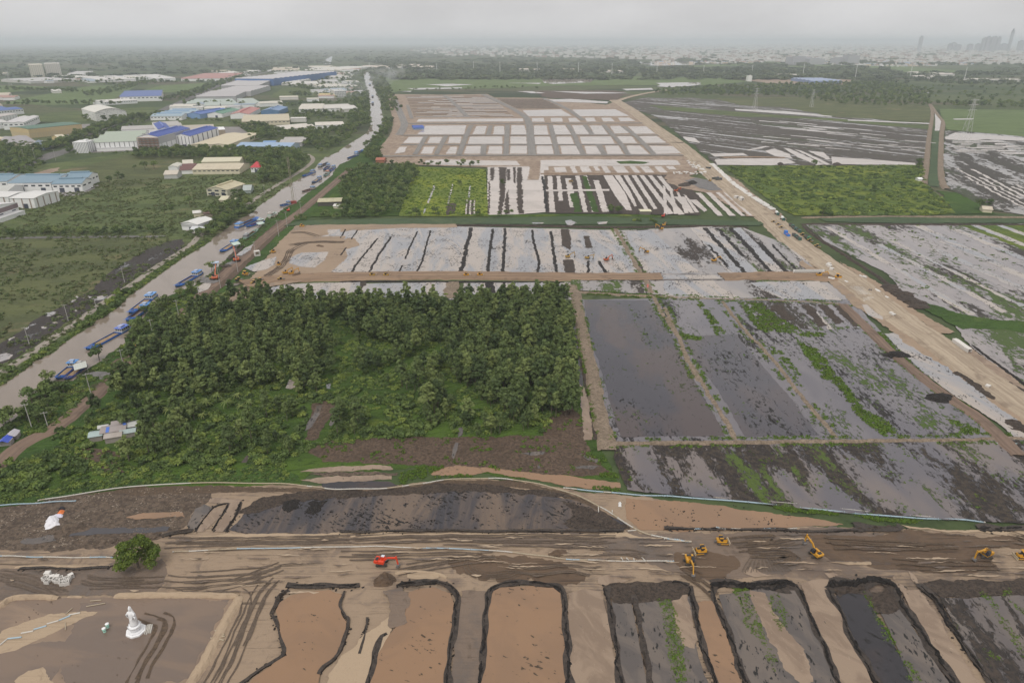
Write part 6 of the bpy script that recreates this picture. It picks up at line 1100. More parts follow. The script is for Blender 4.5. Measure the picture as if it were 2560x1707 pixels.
H('warehouse', 'plain white hall with brown corner trims and a dark door', 1, '80 1362 236 1364 332 1312', 10, (0.68, 0.67, 0.65), WHITE, pitch=0.04, pil=3, band=(0.35, 0.28, 0.24), side=4, doors=1, dirt=0.12); H('warehouse', 'plain white hall cut by the left edge, beside its twin', 1, '-160 1352 70 1354 140 1316', 10, (0.68, 0.67, 0.65), WHITE, pitch=0.04, pil=4, band=(0.35, 0.28, 0.24), dirt=0.12)
H('warehouse', 'white hall with mauve brown gable nearest the left edge', 1, '-120 1478 130 1392 40 1340', 10, (0.68, 0.66, 0.65), WHITE, axis='v', pitch=0.13, band=(0.24, 0.18, 0.19), doors=3, dirt=0.12, annex=9)
H('shed', 'small white shed with ridged roof, front left of the cream cluster', 1, '1105 1125 1165 1123 1195 1100', 6, (0.6, 0.58, 0.5), WHITE, axis='v', cat='shed'); H('shed', 'low rounded cream shed at the corner of the meadow', 1, '1075 1170 1160 1168 1175 1150', 5, (0.55, 0.5, 0.42), (0.5, 0.5, 0.48), pitch=0.2, cat='shed', dirt=0.5)
H('shed', 'shed with dark red brown roof in the cream cluster', 1, '1180 1140 1270 1136 1290 1105', 5, (0.16, 0.08, 0.075), WHITE, n=2, cat='shed', pitch=0.2); H('shed', 'cream shed with white gables between dark roof and long cream shed', 1, '1200 1100 1265 1096 1280 1075', 5, (0.6, 0.56, 0.47), WHITE, n=1, cat='shed')
H('shed', 'long cream shed with rust stains in front of its twin', 1, '1262 1142 1568 1138 1580 1098', 6, (0.58, 0.51, 0.38), CREAM, pitch=0.12, dirt=0.7, win=10, cat='shed'); H('shed', 'long clean cream shed behind its rusty twin', 1, '1322 1090 1568 1086 1600 1062', 6, (0.6, 0.56, 0.42), CREAM, pitch=0.12, dirt=0.3, cat='shed')
H('villa', 'white house with bright red hipped roof among the trees', 1, '1642 1128 1700 1128 1712 1112', 6.2, (0.48, 0.06, 0.07), WHITE, kind_='hip', pitch=0.22, win=3, doors=1, dirt=0.1, cat='house', over=0.8)
H('workshop', 'cream workshop with rust patched roof beside the canal path', 1, '1355 1282 1490 1288 1570 1245', 7.5, (0.56, 0.5, 0.34), (0.58, 0.55, 0.43), axis='v', pitch=0.12, doors=2, win=3, dirt=0.9, cat='workshop', vent=True)
H('shed', 'grey green lean shed between workshop and canal path', 1, '1590 1270 1640 1268 1650 1240', 4, (0.4, 0.44, 0.42), (0.35, 0.4, 0.38), cat='shed'); H('shed', 'tiny cream roofed hut in front of the workshop', 1, '1435 1325 1480 1327 1500 1308', 3, (0.58, 0.54, 0.4), CREAM, cat='shed', pitch=0.2); H('shed', 'tiny pale hut at the canal path fence', 1, '1530 1325 1570 1322 1585 1312', 3, (0.6, 0.58, 0.42), CREAM, cat='shed', pitch=0.2)
H('shed', 'white barn with slightly peaked roof on the canal path', 1, '1192 1503 1298 1512 1364 1472', 6, (0.7, 0.69, 0.66), WHITE, axis='v', pitch=0.1, doors=1, side=2, band=(0.5, 0.5, 0.5), dirt=0.15, cat='barn'); H('shed', 'low white hut in front of the white barn', 1, '1250 1520 1330 1522 1335 1505', 3, (0.62, 0.64, 0.65), WHITE, win=4, cat='shed')
H('shed', 'pale roofed hut with brown lean-to behind the white barn', 1, '1268 1422 1335 1416 1345 1402', 4, (0.66, 0.64, 0.6), CREAM, cat='shed'); H('shed', 'brown roofed lean-to behind the white barn', 1, '1335 1424 1390 1420 1396 1404', 4, (0.16, 0.1, 0.085), (0.3, 0.25, 0.2), cat='shed')
H('factory', 'cream factory front with many pilasters and green roofs', 1, '80 892 200 905 345 848', 15, (0.08, 0.17, 0.12), (0.55, 0.45, 0.28), axis='v', pitch=0.03, side=20, band=(0.6, 0.47, 0.26), dirt=0.3, cat='factory')
H('warehouse', 'white ridged hall behind the cream factory', 1, '30 850 165 845 255 800', 12, (0.6, 0.58, 0.57), WHITE, axis='v', n=2, pitch=0.1, win=4, side=8, cat='warehouse', dirt=0.3); H('warehouse', 'grey white hall left of the white ridged hall', 1, '-80 850 60 838 92 805', 11, (0.56, 0.55, 0.53), WHITE, n=2, pitch=0.1, win=6)
H('warehouse', 'flat grey roofed hall below the long blue roof', 1, '-60 810 120 778 165 752', 10, (0.5, 0.46, 0.43), WHITE, pitch=0.05, dirt=0.3, pil=9, band=(0.5, 0.48, 0.47)); H('warehouse', 'white walled hall with long blue roof at left', 1, '-100 770 160 745 245 700', 11, (0.09, 0.15, 0.36), WHITE, pitch=0.12, dirt=0.15, win=14)
H('warehouse', 'low grey hall with cream gutters nearest the dark trees', 1, '60 975 250 960 400 900', 7, (0.33, 0.31, 0.32), CREAM, axis='v', n=2, pitch=0.07, dirt=0.3); H('warehouse', 'low grey hall with cream gutters, right of its neighbour', 1, '255 985 390 950 470 905', 7, (0.4, 0.37, 0.35), CREAM, axis='v', n=2, pitch=0.07, dirt=0.3); H('warehouse', 'low cream roofed hall at the left factory cluster', 1, '-60 950 60 935 155 900', 7, (0.56, 0.5, 0.37), CREAM, pitch=0.05, dirt=0.3); H('gate_house', 'blue grey roofed pavilion among dark trees by the road', 1, '195 985 290 982 300 965', 6, (0.19, 0.23, 0.28), (0.2, 0.25, 0.32), kind_='hip', cat='pavilion'); H('gate_house', 'yellow arched gate house at the factory wall', 1, '390 935 440 930 460 915', 8, (0.6, 0.55, 0.42), (0.6, 0.48, 0.25), cat='gatehouse')
H('warehouse', 'wide white wrapped hall with curved roof beyond the paved yard', 1, '632 795 835 782 915 745', 22, (0.68, 0.66, 0.6), WHITE, kind_='arch', cat='hall')
H('warehouse', 'big dark blue roofed hall beyond the avenue', 1, '790 668 1060 660 1130 622', 13, (0.11, 0.16, 0.36), WHITE, pitch=0.08, dirt=0.15, win=10, pil=0); H('warehouse', 'long white annex left of the big dark blue roof', 1, '685 690 900 676 915 662', 8, (0.62, 0.6, 0.57), WHITE, win=14, pitch=0.07)
H('warehouse', 'grey hall in front of the row of large grey halls', 1, '1285 664 1545 660 1570 622', 12, (0.44, 0.42, 0.42), (0.42, 0.42, 0.42), pitch=0.06, dirt=0.2); H('warehouse', 'second large grey hall of the row along the avenue', 1, '1395 632 1640 630 1705 590', 13, (0.46, 0.44, 0.44), (0.45, 0.45, 0.45), pitch=0.06, dirt=0.2); H('warehouse', 'third large grey hall with an orange end wall', 1, '1450 595 1700 592 1760 545', 16, (0.46, 0.44, 0.44), (0.38, 0.37, 0.37), pitch=0.06, dirt=0.2); H('warehouse', 'large grey roofed hall with strong blue walls', 1, '1540 560 1790 562 1850 505', 24, (0.5, 0.49, 0.5), (0.08, 0.17, 0.38), pitch=0.05, dirt=0.15); _b = MB(); 
H('warehouse', 'very long faded red roofed hall in the distance', 1, '1185 533 1480 530 1518 496', 10, (0.4, 0.2, 0.18), WHITE, pitch=0.07, dirt=0.2); H('warehouse', 'small white hall left of the faded red roof', 1, '1010 535 1150 531 1182 502', 11, (0.62, 0.6, 0.58), WHITE, pitch=0.06); H('warehouse', 'long low white works left of the small white hall', 1, '640 540 890 532 990 505', 9, (0.62, 0.6, 0.57), WHITE, pitch=0.06, n=3); H('warehouse', 'distant low white works under the twin towers', 1, '200 548 500 535 520 515', 8, (0.5, 0.49, 0.48), (0.6, 0.58, 0.55), n=2)
H('apartment_tower', 'left one of two cream high-rise blocks standing in the distance', 1, '206 508 296 506 300 494', 52, wall=(0.6, 0.56, 0.47), kind_='flat', pil=7, band=(0.3, 0.29, 0.27), cat='tower block'); H('apartment_tower', 'right one of two cream high-rise blocks standing in the distance', 1, '305 492 405 490 408 480', 50, wall=(0.58, 0.55, 0.5), kind_='flat', pil=8, band=(0.3, 0.29, 0.27), cat='tower block')
H('warehouse', 'pale blue roofed hall by the avenue with trees along its foot', 1, '985 788 1190 786 1245 745', 8, (0.32, 0.41, 0.47), WHITE, pitch=0.13, dirt=0.25, vent=True, vcol=(0.2, 0.33, 0.5), win=9); H('warehouse', 'deep blue roofed hall between pale blue and green roofs', 1, '1225 775 1310 777 1365 742', 9, (0.09, 0.16, 0.42), (0.2, 0.33, 0.55), axis='v', vent=True, dirt=0.12); H('warehouse', 'green roofed white hall beside a red roofed one', 1, '1358 770 1455 770 1492 740', 8, (0.13, 0.27, 0.19), WHITE, axis='v', vent=True, doors=1, dirt=0.12, vcol=(0.04, 0.2, 0.12))
H('warehouse', 'faded red roofed white hall between green and blue roofs', 1, '1508 778 1630 776 1690 735', 9, (0.45, 0.19, 0.17), WHITE, axis='v', vent=True, dirt=0.15, vcol=(0.42, 0.1, 0.1)); H('warehouse', 'sky blue hall with vented roof right of the faded red roof', 1, '1708 757 1825 756 1880 730', 10, (0.17, 0.27, 0.44), (0.1, 0.2, 0.36), axis='v', vent=True, dirt=0.12)
H('warehouse', 'cream works with three long stepped roofs', 1, '1585 825 1895 815 1910 775', 8, (0.52, 0.46, 0.34), CREAM, n=3, pitch=0.12, dirt=0.3, win=12)
H('warehouse', 'long cream white sheds near the canal under thin smoke', 1, '1955 738 2110 735 2140 705', 8, (0.6, 0.56, 0.49), WHITE, n=2, win=6); H('warehouse', 'row of low white sheds right of the smoking sheds', 1, '2120 732 2330 722 2345 700', 7, (0.6, 0.57, 0.53), WHITE, n=2, win=6); H('warehouse', 'two narrow white sheds above the canal bend', 1, '1865 868 2060 850 2070 830', 6, (0.62, 0.58, 0.52), WHITE, n=2); H('warehouse', 'narrow white sheds with a red porch near the canal', 1, '2065 842 2248 836 2252 822', 6, (0.62, 0.58, 0.52), WHITE, n=2)
H('shed', 'yellow walled shed near the smoke', 1, '2085 642 2200 640 2205 628', 6, (0.56, 0.44, 0.2), CREAM, cat='shed'); H('office_block', 'grey white four storey block in the smoke', 1, '2190 640 2265 638 2275 622', 17, wall=(0.58, 0.58, 0.56), kind_='flat', win=7, cat='office')
GRNW = (0.4, 0.45, 0.41)
for i, (s, lab) in enumerate((('1220 700 1340 698 1380 672', 'pale green sheds left of a row of green roofs'), ('1340 715 1440 712 1500 672', 'pale green hall, left in the row of green roofs'), ('1450 710 1560 706 1620 668', 'pale green hall, middle in the row of green roofs'), ('1590 700 1700 696 1740 665', 'pale green hall, right in the row of green roofs'), ('1110 722 1260 720 1270 708', 'long low cream shed in the field by the avenue'), ('1700 700 1820 694 1830 684', 'low white sheds right of the green roofs'))):
    H('warehouse', lab, 1, s, 8, GRNW if i < 4 else (0.6, 0.57, 0.5), WHITE, n=2, pitch=0.1, dirt=0.25)
for i, s in enumerate(('1780 470 1960 468 2000 450', '1980 468 2180 470 2320 445', '2040 452 2200 450 2230 440', '1430 490 1560 490 1680 472', '1900 565 2080 562 2100 548', '2085 548 2210 546 2220 536', '2100 585 2280 580 2290 562', '2160 520 2260 518 2270 508', '1840 560 1890 560 1905 532', '1980 495 2120 492 2140 485', '2150 470 2330 465 2340 452', '1410 480 1510 478 1530 470', '-100 645 60 640 120 625', '440 500 560 498 640 478', '460 480 520 476 600 470', '500 520 620 515 640 500', '860 512 960 508 990 500', '0 492 60 490 70 478', '350 612 405 610 408 602', '1830 655 1950 652 1960 645', '2180 620 2260 618 2268 600', '2240 735 2340 730 2350 715', '1900 800 2000 798 2010 790', '1520 505 1640 500 1660 490', '-60 710 20 705 30 690')):
    H('factory_shed', 'low pale factory shed in the hazy industrial belt along the canal', 1, s, 7, random.Random(i).choice([(0.6, 0.56, 0.48), (0.62, 0.6, 0.56), (0.5, 0.49, 0.48), (0.52, 0.46, 0.36)]), (0.66, 0.64, 0.6), n=2, pitch=0.08, group='pale sheds of the far industrial belt')
ir = random.Random(12)
for poly, n_ in (('1960 560 2330 475 2340 640 1960 690', 26), ('1760 458 2340 440 2330 500 1800 500', 14), ('180 535 1000 500 1000 530 200 560', 12), ('1000 715 1250 690 1800 690 1900 720 1700 735 1200 735', 10), ('-60 640 60 640 60 700 -60 700', 3)):
    PP = [(float(a), float(b)) for a, b in zip(poly.split()[::2], poly.split()[1::2])]; k_ = 0
    while k_ < n_:
        x, y = ir.uniform(min(p[0] for p in PP), max(p[0] for p in PP)), ir.uniform(min(p[1] for p in PP), max(p[1] for p in PP))
        if not inpoly(x, y, PP): continue
        k_ += 1; w_ = ir.uniform(22, 75) * (y - 350) / 220 + 12
        H('factory_shed', 'low pale factory shed in the hazy industrial belt along the canal', 1, f'{x} {y} {x+w_} {y-2} {x+w_+8} {y-ir.uniform(6, 14)}', ir.uniform(5, 9), ir.choice([(0.6, 0.57, 0.5), (0.64, 0.62, 0.59), (0.46, 0.45, 0.45), (0.3, 0.36, 0.42), (0.4, 0.24, 0.2)]), WHITE, n=2, pitch=0.08, group='pale sheds of the far industrial belt')
# right and middle
H('shed', 'small cream roofed open shed by the green channel', 2, '1962 1405 2030 1405 2050 1392', 3.4, (0.68, 0.64, 0.45), (0.2, 0.18, 0.15), pitch=0.06, cat='shed', dirt=0.2); H('site_cabin', 'blue roofed site cabins at the corner of the building plots', 2, '482 852 550 850 554 838', 4, (0.06, 0.12, 0.4), (0.2, 0.3, 0.5), n=2, cat='cabin'); H('shed', 'orange red brick shed under the palm grove by the canal', 2, '235 1066 288 1066 292 1052', 4, (0.38, 0.12, 0.07), (0.36, 0.16, 0.1), cat='shed', pitch=0.1)
H('shed', 'rusty cream patched roof shed behind the bank trees', 4, '2080 45 2230 40 2240 15', 4.5, (0.5, 0.46, 0.3), (0.1, 0.09, 0.08), pitch=0.05, dirt=0.9, cat='shed'); H('shed', 'white flat topped hut under trees in the orchard', 4, '2180 60 2240 62 2245 50', 3, (0.66, 0.64, 0.6), CREAM, cat='shed')
H('market_hall', 'long blue grey hall amid cleared ground, far right', 3, '955 548 1160 548 1170 530', 10, (0.3, 0.36, 0.5), (0.25, 0.33, 0.52), pitch=0.08, dirt=0.1, n=2); H('billboard', 'white square billboard at the edge of far cleared ground', 3, '546 535 572 535 573 533', 22, wall=(0.8, 0.78, 0.75), kind_='flat', cat='billboard'); H('shed', 'tiny white shack at the green canal end', 3, '1660 1187 1685 1187 1688 1180', 3, WHITE, WHITE, cat='shed'); H('shed', 'beige roofed shack under the trees far right', 3, '2080 1392 2140 1396 2148 1380', 3.5, (0.55, 0.48, 0.38), CREAM, cat='shed')
for i, s in enumerate(('1670 490 1740 488 1750 480', '1760 500 1900 496 1925 484', '1705 518 1800 515 1812 505', '2030 535 2120 530 2130 522', '2200 540 2330 535 2340 526', '800 505 880 503 890 496', '1000 520 1060 518 1070 512')): H('factory_shed', 'low pale shed in the wooded strip at far right', 3, s, 8, (0.6, 0.55, 0.5), (0.66, 0.63, 0.6), n=2, pitch=0.08, group='pale sheds of the wooded strip')
for i, s in enumerate(('230 452 350 450 360 438', '400 448 440 446 445 430', '500 452 640 450 650 430', '1240 470 1320 468 1330 460', '1520 472 1600 470 1610 462', '1800 480 1850 478 1860 468')): H('factory_shed', 'low pale shed in the tree line beyond the building plots', 2, s, 9, (0.6, 0.52, 0.45), (0.66, 0.63, 0.6), n=2, pitch=0.08, group='pale sheds of the far tree line')
# the patched house at the edge of the thicket
c = g1(4, 755, 1530); hs = thing('shack', 'low house of patched grey tin roofs, some bluish, amid the thicket', 'house', tuple(c), 0.35)
TIN = [(0.33, 0.29, 0.28), (0.36, 0.44, 0.43), (0.4, 0.36, 0.33), (0.5, 0.5, 0.48), (0.3, 0.36, 0.5)]
for i, (x, y, lx, ly, h, cc) in enumerate(((0, 0, 9, 6, 3.0, 0), (-6.4, -1.5, 4.6, 4.5, 2.5, 1), (5.6, -3.4, 5.4, 3.4, 2.4, 1), (0.5, -5.2, 6, 4, 2.6, 2), (6.6, 1.6, 3.6, 4.5, 2.8, 3), (2, 4.6, 6.4, 3, 3.0, 0), (-4.5, 3.6, 3.4, 2.4, 2.6, 3))):
    b = MB(); b.box((x, y, 0), (lx, ly, h)); wl = b.build('wall', paint((0.33, 0.29, 0.26), 0.8, 0.5), hs); b = MB(); b.prism([(-ly / 2 - .4, h), (0, h + 0.75), (ly / 2 + .4, h), (ly / 2 + .4, h + 0.1), (0, h + 0.9), (-ly / 2 - .4, h + 0.1)], -lx / 2 - .4, lx / 2 + .4); b.v = [(x + p[1], y + p[0], p[2]) for p in b.v]; b.build('roof', metal_sheet(TIN[cc], 0.7, 0, 0.4), hs)
b = MB(); b.prism([(-3.2, 3.14), (0, 3.92), (0, 3.97), (-3.2, 3.2)], -2.6, -1.4); b.v = [(p[1], p[0], p[2] + 0.03) for p in b.v]; b.box((3.8, 1.0, 3.95), (1.2, 3, 0.06), 0.4); b.build('blue_tarpaulin', paint((0.08, 0.17, 0.55), 0.5), hs)
for k, x, y, lab in ((4, 90, 1555, 'small grey white roofed hut at the left edge of the road'), (7, 45, 8, 'blue tarpaulin lean-to at the left edge under the trees')):
    c = g1(k, x, y); t = thing('hut', lab, 'hut', tuple(c), 0.2); b = MB(); b.box((0, 0, 0), (4.5, 3, 2)); b.build('wall', paint((0.3, 0.28, 0.27)), t); b = MB(); b.prism([(-2, 2), (0, 3), (2, 2), (0, 3.15)], -2.6, 2.6); b.build('roof', metal_sheet((0.5, 0.48, 0.52) if k == 4 else (0.05, 0.1, 0.5), 0.3), t)
c = g1(4, 1415, 470); t = thing('stilt_hut', 'white blue cabin raised on thin stilts by the canal crane bank', 'hut', tuple(c), 0.25); b = MB(); b.box((0, 0, 4.2), (4.2, 3, 2.8)); b.build('cabin_wall', paint(WHITE), t); b = MB(); b.box((0, 0, 7.003), (5.2, 3.8, 0.25)); b.build('roof', metal_sheet((0.5, 0.6, 0.75), 0.3), t); b = MB(); b.box((-0.8, -1.55, 5.2), (1.2, 0.14, 1.1)); b.build('window', M_GLASS, t)
for sx in (-1.9, 0, 1.9):
    for sy in (-1.3, 1.3): b = MB(); b.tube((sx, sy, -0.2), (sx, sy, 4.2), 0.12); b.build('stilt', M_STEEL, t)
# --- the town far off: houses one by one where they show largest, the rest as one mass
tq = random.Random(17); cand = []
regions = [(3, '-60 425 -60 300 500 290 1200 300 2500 320 2500 415 1500 440 700 415'), (3, '-200 300 -60 240 800 240 1500 245 2600 245 2600 330'), (2, '400 330 900 300 1400 280 2352 260 2352 400 1800 385 1200 375 700 370')]
for k, s in regions:
    P = px(k, s); xs = [p[0] for p in P]; ys = [p[1] for p in P]; n = 0
    while n < (3800 if k == 3 else 1100):
        x, y = tq.uniform(min(xs), max(xs)), tq.uniform(min(ys), max(ys)); 
        if inpoly(x, y, P) and y > 106: 
            p = G(x, y); n += 1
            if n01((p.x, p.y * 0.3), 260, 40) > 0.42: cand.append(p)
for s in ('260 440 700 440 1300 470 2352 490', ): pass
cand.sort(key=lambda p: p.length); base = []
for i in range(8):
    r = random.Random(i); cw = r.choice([(0.7, 0.68, 0.64), (0.6, 0.58, 0.55), (0.62, 0.52, 0.42), (0.7, 0.7, 0.72)]); cr = r.choice([(0.36, 0.2, 0.15), (0.5, 0.49, 0.48), (0.3, 0.36, 0.44), (0.6, 0.58, 0.56)])
    b = MB(); h = r.uniform(4, 12); wx, wy = r.uniform(7, 22), r.uniform(9, 16); b.box((0, 0, 0), (wx, wy, h)); w1 = mesh('wall', b.v, b.f, paint(cw, 0.7, 0.3)); b = MB(); b.prism([(-wy / 2 - .5, h), (0, h + wy * 0.22), (wy / 2 + .5, h), (0, h + wy * 0.22 + .3)], -wx / 2 - .5, wx / 2 + .5); b.v = [(p[1], p[0], p[2]) for p in b.v]; base.append((w1, mesh('roof', b.v, b.f, paint(cr, 0.7, 0.4))))
for i, p in enumerate(cand[:280]):
    t = thing('town_house', 'small pale house in the dense far town across the fields', 'house', tuple(p), tq.random() * 3.1, 'houses of the far town'); w1, r1 = base[tq.randrange(8)]; s = tq.uniform(0.8, 1.5); t.scale = (s, s, s); obj('wall', w1, t); obj('roof', r1, t)
tb = MB(); tr = MB()
for p in cand[280:]:
    f = 1 + p.length / 9000; x, y, h, rz = tq.uniform(10, 34) * f, tq.uniform(8, 16) * f, tq.uniform(4, 13) * f, tq.random() * 0.6; (tb if tq.random() < 0.75 else tr).box((p.x, p.y, 0), (x, y, h), rz)
kind(tb.build('distant_town', paint((0.68, 0.66, 0.63), 0.8, 0.3)), 'stuff'); kind(tr.build('distant_town', paint((0.42, 0.34, 0.3), 0.8, 0.3)), 'stuff')
sq = random.Random(5); sk = [(2095, 50, 150), (2118, 55, 165), (2150, 45, 160), (2165, 35, 165), (2190, 40, 160), (2267, 30, 235), (2340, 60, 120), (1680, 40, 170), (1900, 60, 100), (1880, 50, 90), (1930, 70, 80), (2010, 60, 85), (2060, 50, 90), (2230, 70, 90), (1245, 90, 62), (1160, 80, 45), (900, 140, 50), (1000, 120, 40)]
for i, (x, wd, h) in enumerate(sk):
    p = G(*px(3, (x, 262))[0]); far = x > 1300; p = p.normalized() * (13500 if far else 5600); h *= 1.27 if far else 1; wd *= 1.2 if far else 1; b = MB(); b.box((0, 0, 0), (wd, wd * 0.7, h)); t = thing('high_rise', 'faint grey tower on the hazy skyline at far right' if far else 'pale block rising over the far town', 'tower', (p.x, p.y, 0), 0.2, 'skyline towers in the haze' if far else 'blocks over the far town'); b.build('wall', paint((0.4, 0.4, 0.42), 0.7, 0.1), t)
    b = MB(); b.box((0, 0, h + 0.01), (wd * 0.5, wd * 0.4, h * 0.08)); b.build('roof_top', paint((0.3, 0.3, 0.32), 0.7, 0.1), t)
# ---------------------------------------------------------------- machines, boats and things on the ground
M_TRACK = paint((0.05, 0.045, 0.04), 0.8, 0.6); M_BLACK = paint((0.03, 0.03, 0.033), 0.5, 0.2); M_CABG = paint((0.025, 0.03, 0.045), 0.15, 0.1, 0.5); M_IRON = paint((0.16, 0.15, 0.145), 0.6, 0.4)
YEL = (0.56, 0.28, 0.025); YE2 = (0.42, 0.26, 0.06); ORR = (0.7, 0.06, 0.02); ORA = (0.52, 0.12, 0.045)
def track_part(t, L, W, Hh, y, name='track'):
    b = MB(); p = [(-L / 2, Hh * .5), (-L / 2 + .12, Hh * .85), (-L / 2 + .4, Hh), (L / 2 - .4, Hh), (L / 2 - .12, Hh * .85), (L / 2, Hh * .5), (L / 2 - .15, .15), (L / 2 - .55, 0), (-L / 2 + .55, 0), (-L / 2 + .15, .15)]
    b.prism(p, y - W / 2, y + W / 2); o = b.build(name, M_TRACK, t)
    for i in range(5): q = MB(); q.tube((-L * .36 + L * .18 * i, y - W / 2 - .03, Hh * .42), (-L * .36 + L * .18 * i, y + W / 2 + .03, Hh * .42), Hh * .26, 8); q.build('road_wheel', M_IRON, o)
def excavator(k, s, bk, col, label, raise_=0.35, tyaw=None, hood=True, scale=0.9, roofc=None, base=0.2):
    c = g1(k, *s); d = g1(k, *bk) - c; yaw = math.atan2(d.y, d.x); reach = min(9.0, max(4.6, d.length / scale))
    t = thing('excavator', label, 'excavator', (c.x, c.y, base), yaw); t.scale = (scale,) * 3; m = paint(col, 0.4, 0.25, 0.5); mg = paint(tuple(v * 0.3 for v in col), 0.5)
    ty = 0 if tyaw is None else tyaw - yaw; ca, sa = math.cos(ty), math.sin(ty)
    for y in (-1.15, 1.15):
        n0 = len(t.children); L = 4.1; b = MB(); p = [(-L / 2, .45), (-L / 2 + .3, .88), (L / 2 - .3, .88), (L / 2, .45), (L / 2 - .5, 0), (-L / 2 + .5, 0)]; b.prism(p, y - .3, y + .3); b.v = [(a * ca - e * sa, a * sa + e * ca, z) for a, e, z in b.v]; b.build('track', M_TRACK, t)
    b = MB(); b.box((0, 0, .35), (2.2, 1.9, .5), ty); b.box((0, 0, .85), (1.3, 1.3, .25), ty); b.build('undercarriage', M_IRON, t)
    b = MB(); b.box((-.55, 0, 1.1), (3.3, 2.7, .35)); b.prism([(-2.35, 1.2), (-2.5, 1.5), (-2.5, 2.0), (-2.25, 2.25), (-1.0, 2.25), (-1.0, 1.2)], -1.38, 1.38); b.box((0.1, -.95, 1.45), (2.0, .8, .75)); b.box((0.9, -.95, 1.45), (.8, .7, .5)); b.build('upper_body', m, t)
    b = MB(); b.box((-1.62, -0.1, 2.253), (1.0, 1.5, .12)); b.build('engine_cover', M_BLACK if hood else mg, t); b = MB(); b.tube((-1.3, -.9, 2.2), (-1.3, -.9, 2.75), .08); b.build('exhaust', M_BLACK, t)
    b = MB(); b.prism([(-.35, 1.45), (-.35, 2.95), (.75, 2.95), (1.15, 2.2), (1.15, 1.45)], .38, 1.36); cb = b.build('cab', M_CABG if roofc is None else m, t); b = MB(); b.box((.2, .87, 2.953), (1.15, 1.0, .09)); b.build('cab_roof', paint(roofc, 0.4) if roofc else M_BLACK, cb); b = MB(); b.box((.2, 1.36, 2.0), (.9, .06, .75)); b.build('window', M_GLASS, cb)
    b0 = Vector((.55, -.15, 1.75)); tip = Vector((reach - .2, -.15, .95 + raise_)); best = None
    for i in range(200):
        a = -0.15 + 1.35 * i / 199; e = b0 + Vector((math.cos(a), 0, math.sin(a))) * 5.5; er = abs((e - tip).length - 2.9)
        if e.x < tip.x + 1.6 and (best is None or er < best[0] - 1e-4): best = (er, a, e)
    e = best[2]; mdp = b0.lerp(e, .46) + Vector((-math.sin(best[1]), 0, math.cos(best[1]))) * .75
    b = MB(); b.bar(b0, mdp, .46, .62); b.bar(mdp, e, .44, .5); bo = b.build('boom', m, t); b = MB(); b.tube(b0 + Vector((.5, .4, -.2)), mdp + Vector((0, .3, -.15)), .1); b.tube(b0 + Vector((.5, -.4, -.2)), mdp + Vector((0, -.3, -.15)), .1); b.build('ram', M_IRON, bo)
    d2 = (tip - e).normalized(); b = MB(); b.bar(e - d2 * .7, tip, .36, .44); b.build('arm', m, t); w = Vector((d2.x * .4 - .5, 0, d2.z))
    b = MB(); b.prism([(-.2, .3), (.35, .25), (.55, -.3), (.25, -.95), (-.55, -1.0), (-.75, -.55), (-.2, -.35)], -.62, .62); b.v = [(p[0] + tip.x, p[1] + tip.y, p[2] + tip.z) for p in b.v]; b.build('bucket', M_IRON, t); return t
excavator(8, (275, 795), (386, 812), ORR, 'orange red excavator with arm stretched right on the sand road', 0.1, 0.0, roofc=(0.6, 0.65, 0.7))
excavator(9, (166, 790), (192, 885), YEL, 'yellow excavator reaching towards the ponds, bucket on the sand', 0.2, 0.05)
excavator(9, (985, 738), (908, 672), YEL, 'yellow excavator facing away with its bucket lifted over the wet sand', 1.0, 0.1)
excavator(9, (2095, 745), (2022, 778), YEL, 'yellow excavator digging at the right end of the dark earth', 0.1, 0.0, hood=False)
for k, s, bk, col, lab in ((5, (1490, 380), (1535, 377), YE2, 'yellow excavator on the brown mud strip in the flooded plots'), (5, (1618, 388), (1655, 392), YE2, 'dull yellow excavator at the head of a fresh dark bund'), (5, (1742, 400), (1780, 392), ORA, 'orange excavator standing in water right of a dull yellow one'), (5, (2000, 348), (1952, 344), YEL, 'yellow excavator in open water facing a bund on its left'),
    (6, (328, 405), (378, 398), YEL, 'yellow excavator on a dark bund in the right flooded strips'), (6, (1015, 502), (1078, 503), YEL, 'yellow excavator working at the end of the fill road'), (4, (1868, 486), (1918, 478), YEL, 'left one of two yellow excavators side by side near the sandy pool'), (4, (1908, 490), (1958, 482), YEL, 'right one of two yellow excavators side by side near the sandy pool'),
    (5, (2095, 195), (2060, 190), YEL, 'yellow excavator beside reeds just under the green channel'), (5, (2117, 172), (2132, 158), YEL, 'yellow excavator up on the channel bund'), (2, (1505, 1192), (1525, 1200), YE2, 'yellow excavator alone in the striped mud field'), (2, (2195, 1254), (2225, 1250), ORA, 'red excavator in the mud field close to the gravel heaps'), (2, (2112, 1420), (2125, 1408), ORR, 'small red excavator on the green channel right of the cream shed'),
    (3, (300, 1188), (320, 1175), YE2, 'ochre excavator beside dark trucks on the gravel area'), (4, (872, 1015), (905, 985), YEL, 'yellow excavator half hidden at the edge of the wood'), (3, (82, 1252), (110, 1250), ORA, 'orange excavator by the dark spoil in the upper mud field'), (4, (1120, 605 - 0), (1150, 600), YEL, '')):
    if lab: excavator(k, s, bk, col, lab, 0.6)
excavator(4, (1545, 404), (1528, 350), ORA, 'orange long-arm crane excavator with its boom straight up by the canal', 4.5, 0.3, scale=1.5); excavator(4, (1408, 522), (1425, 470), ORA, 'orange long-arm excavator beside the stilt hut', 4.5, 0.3, scale=1.35)
excavator(4, (1885, 75), (1890, 62), ORR, 'red orange excavator on the bank behind the blue barges', 1.0)
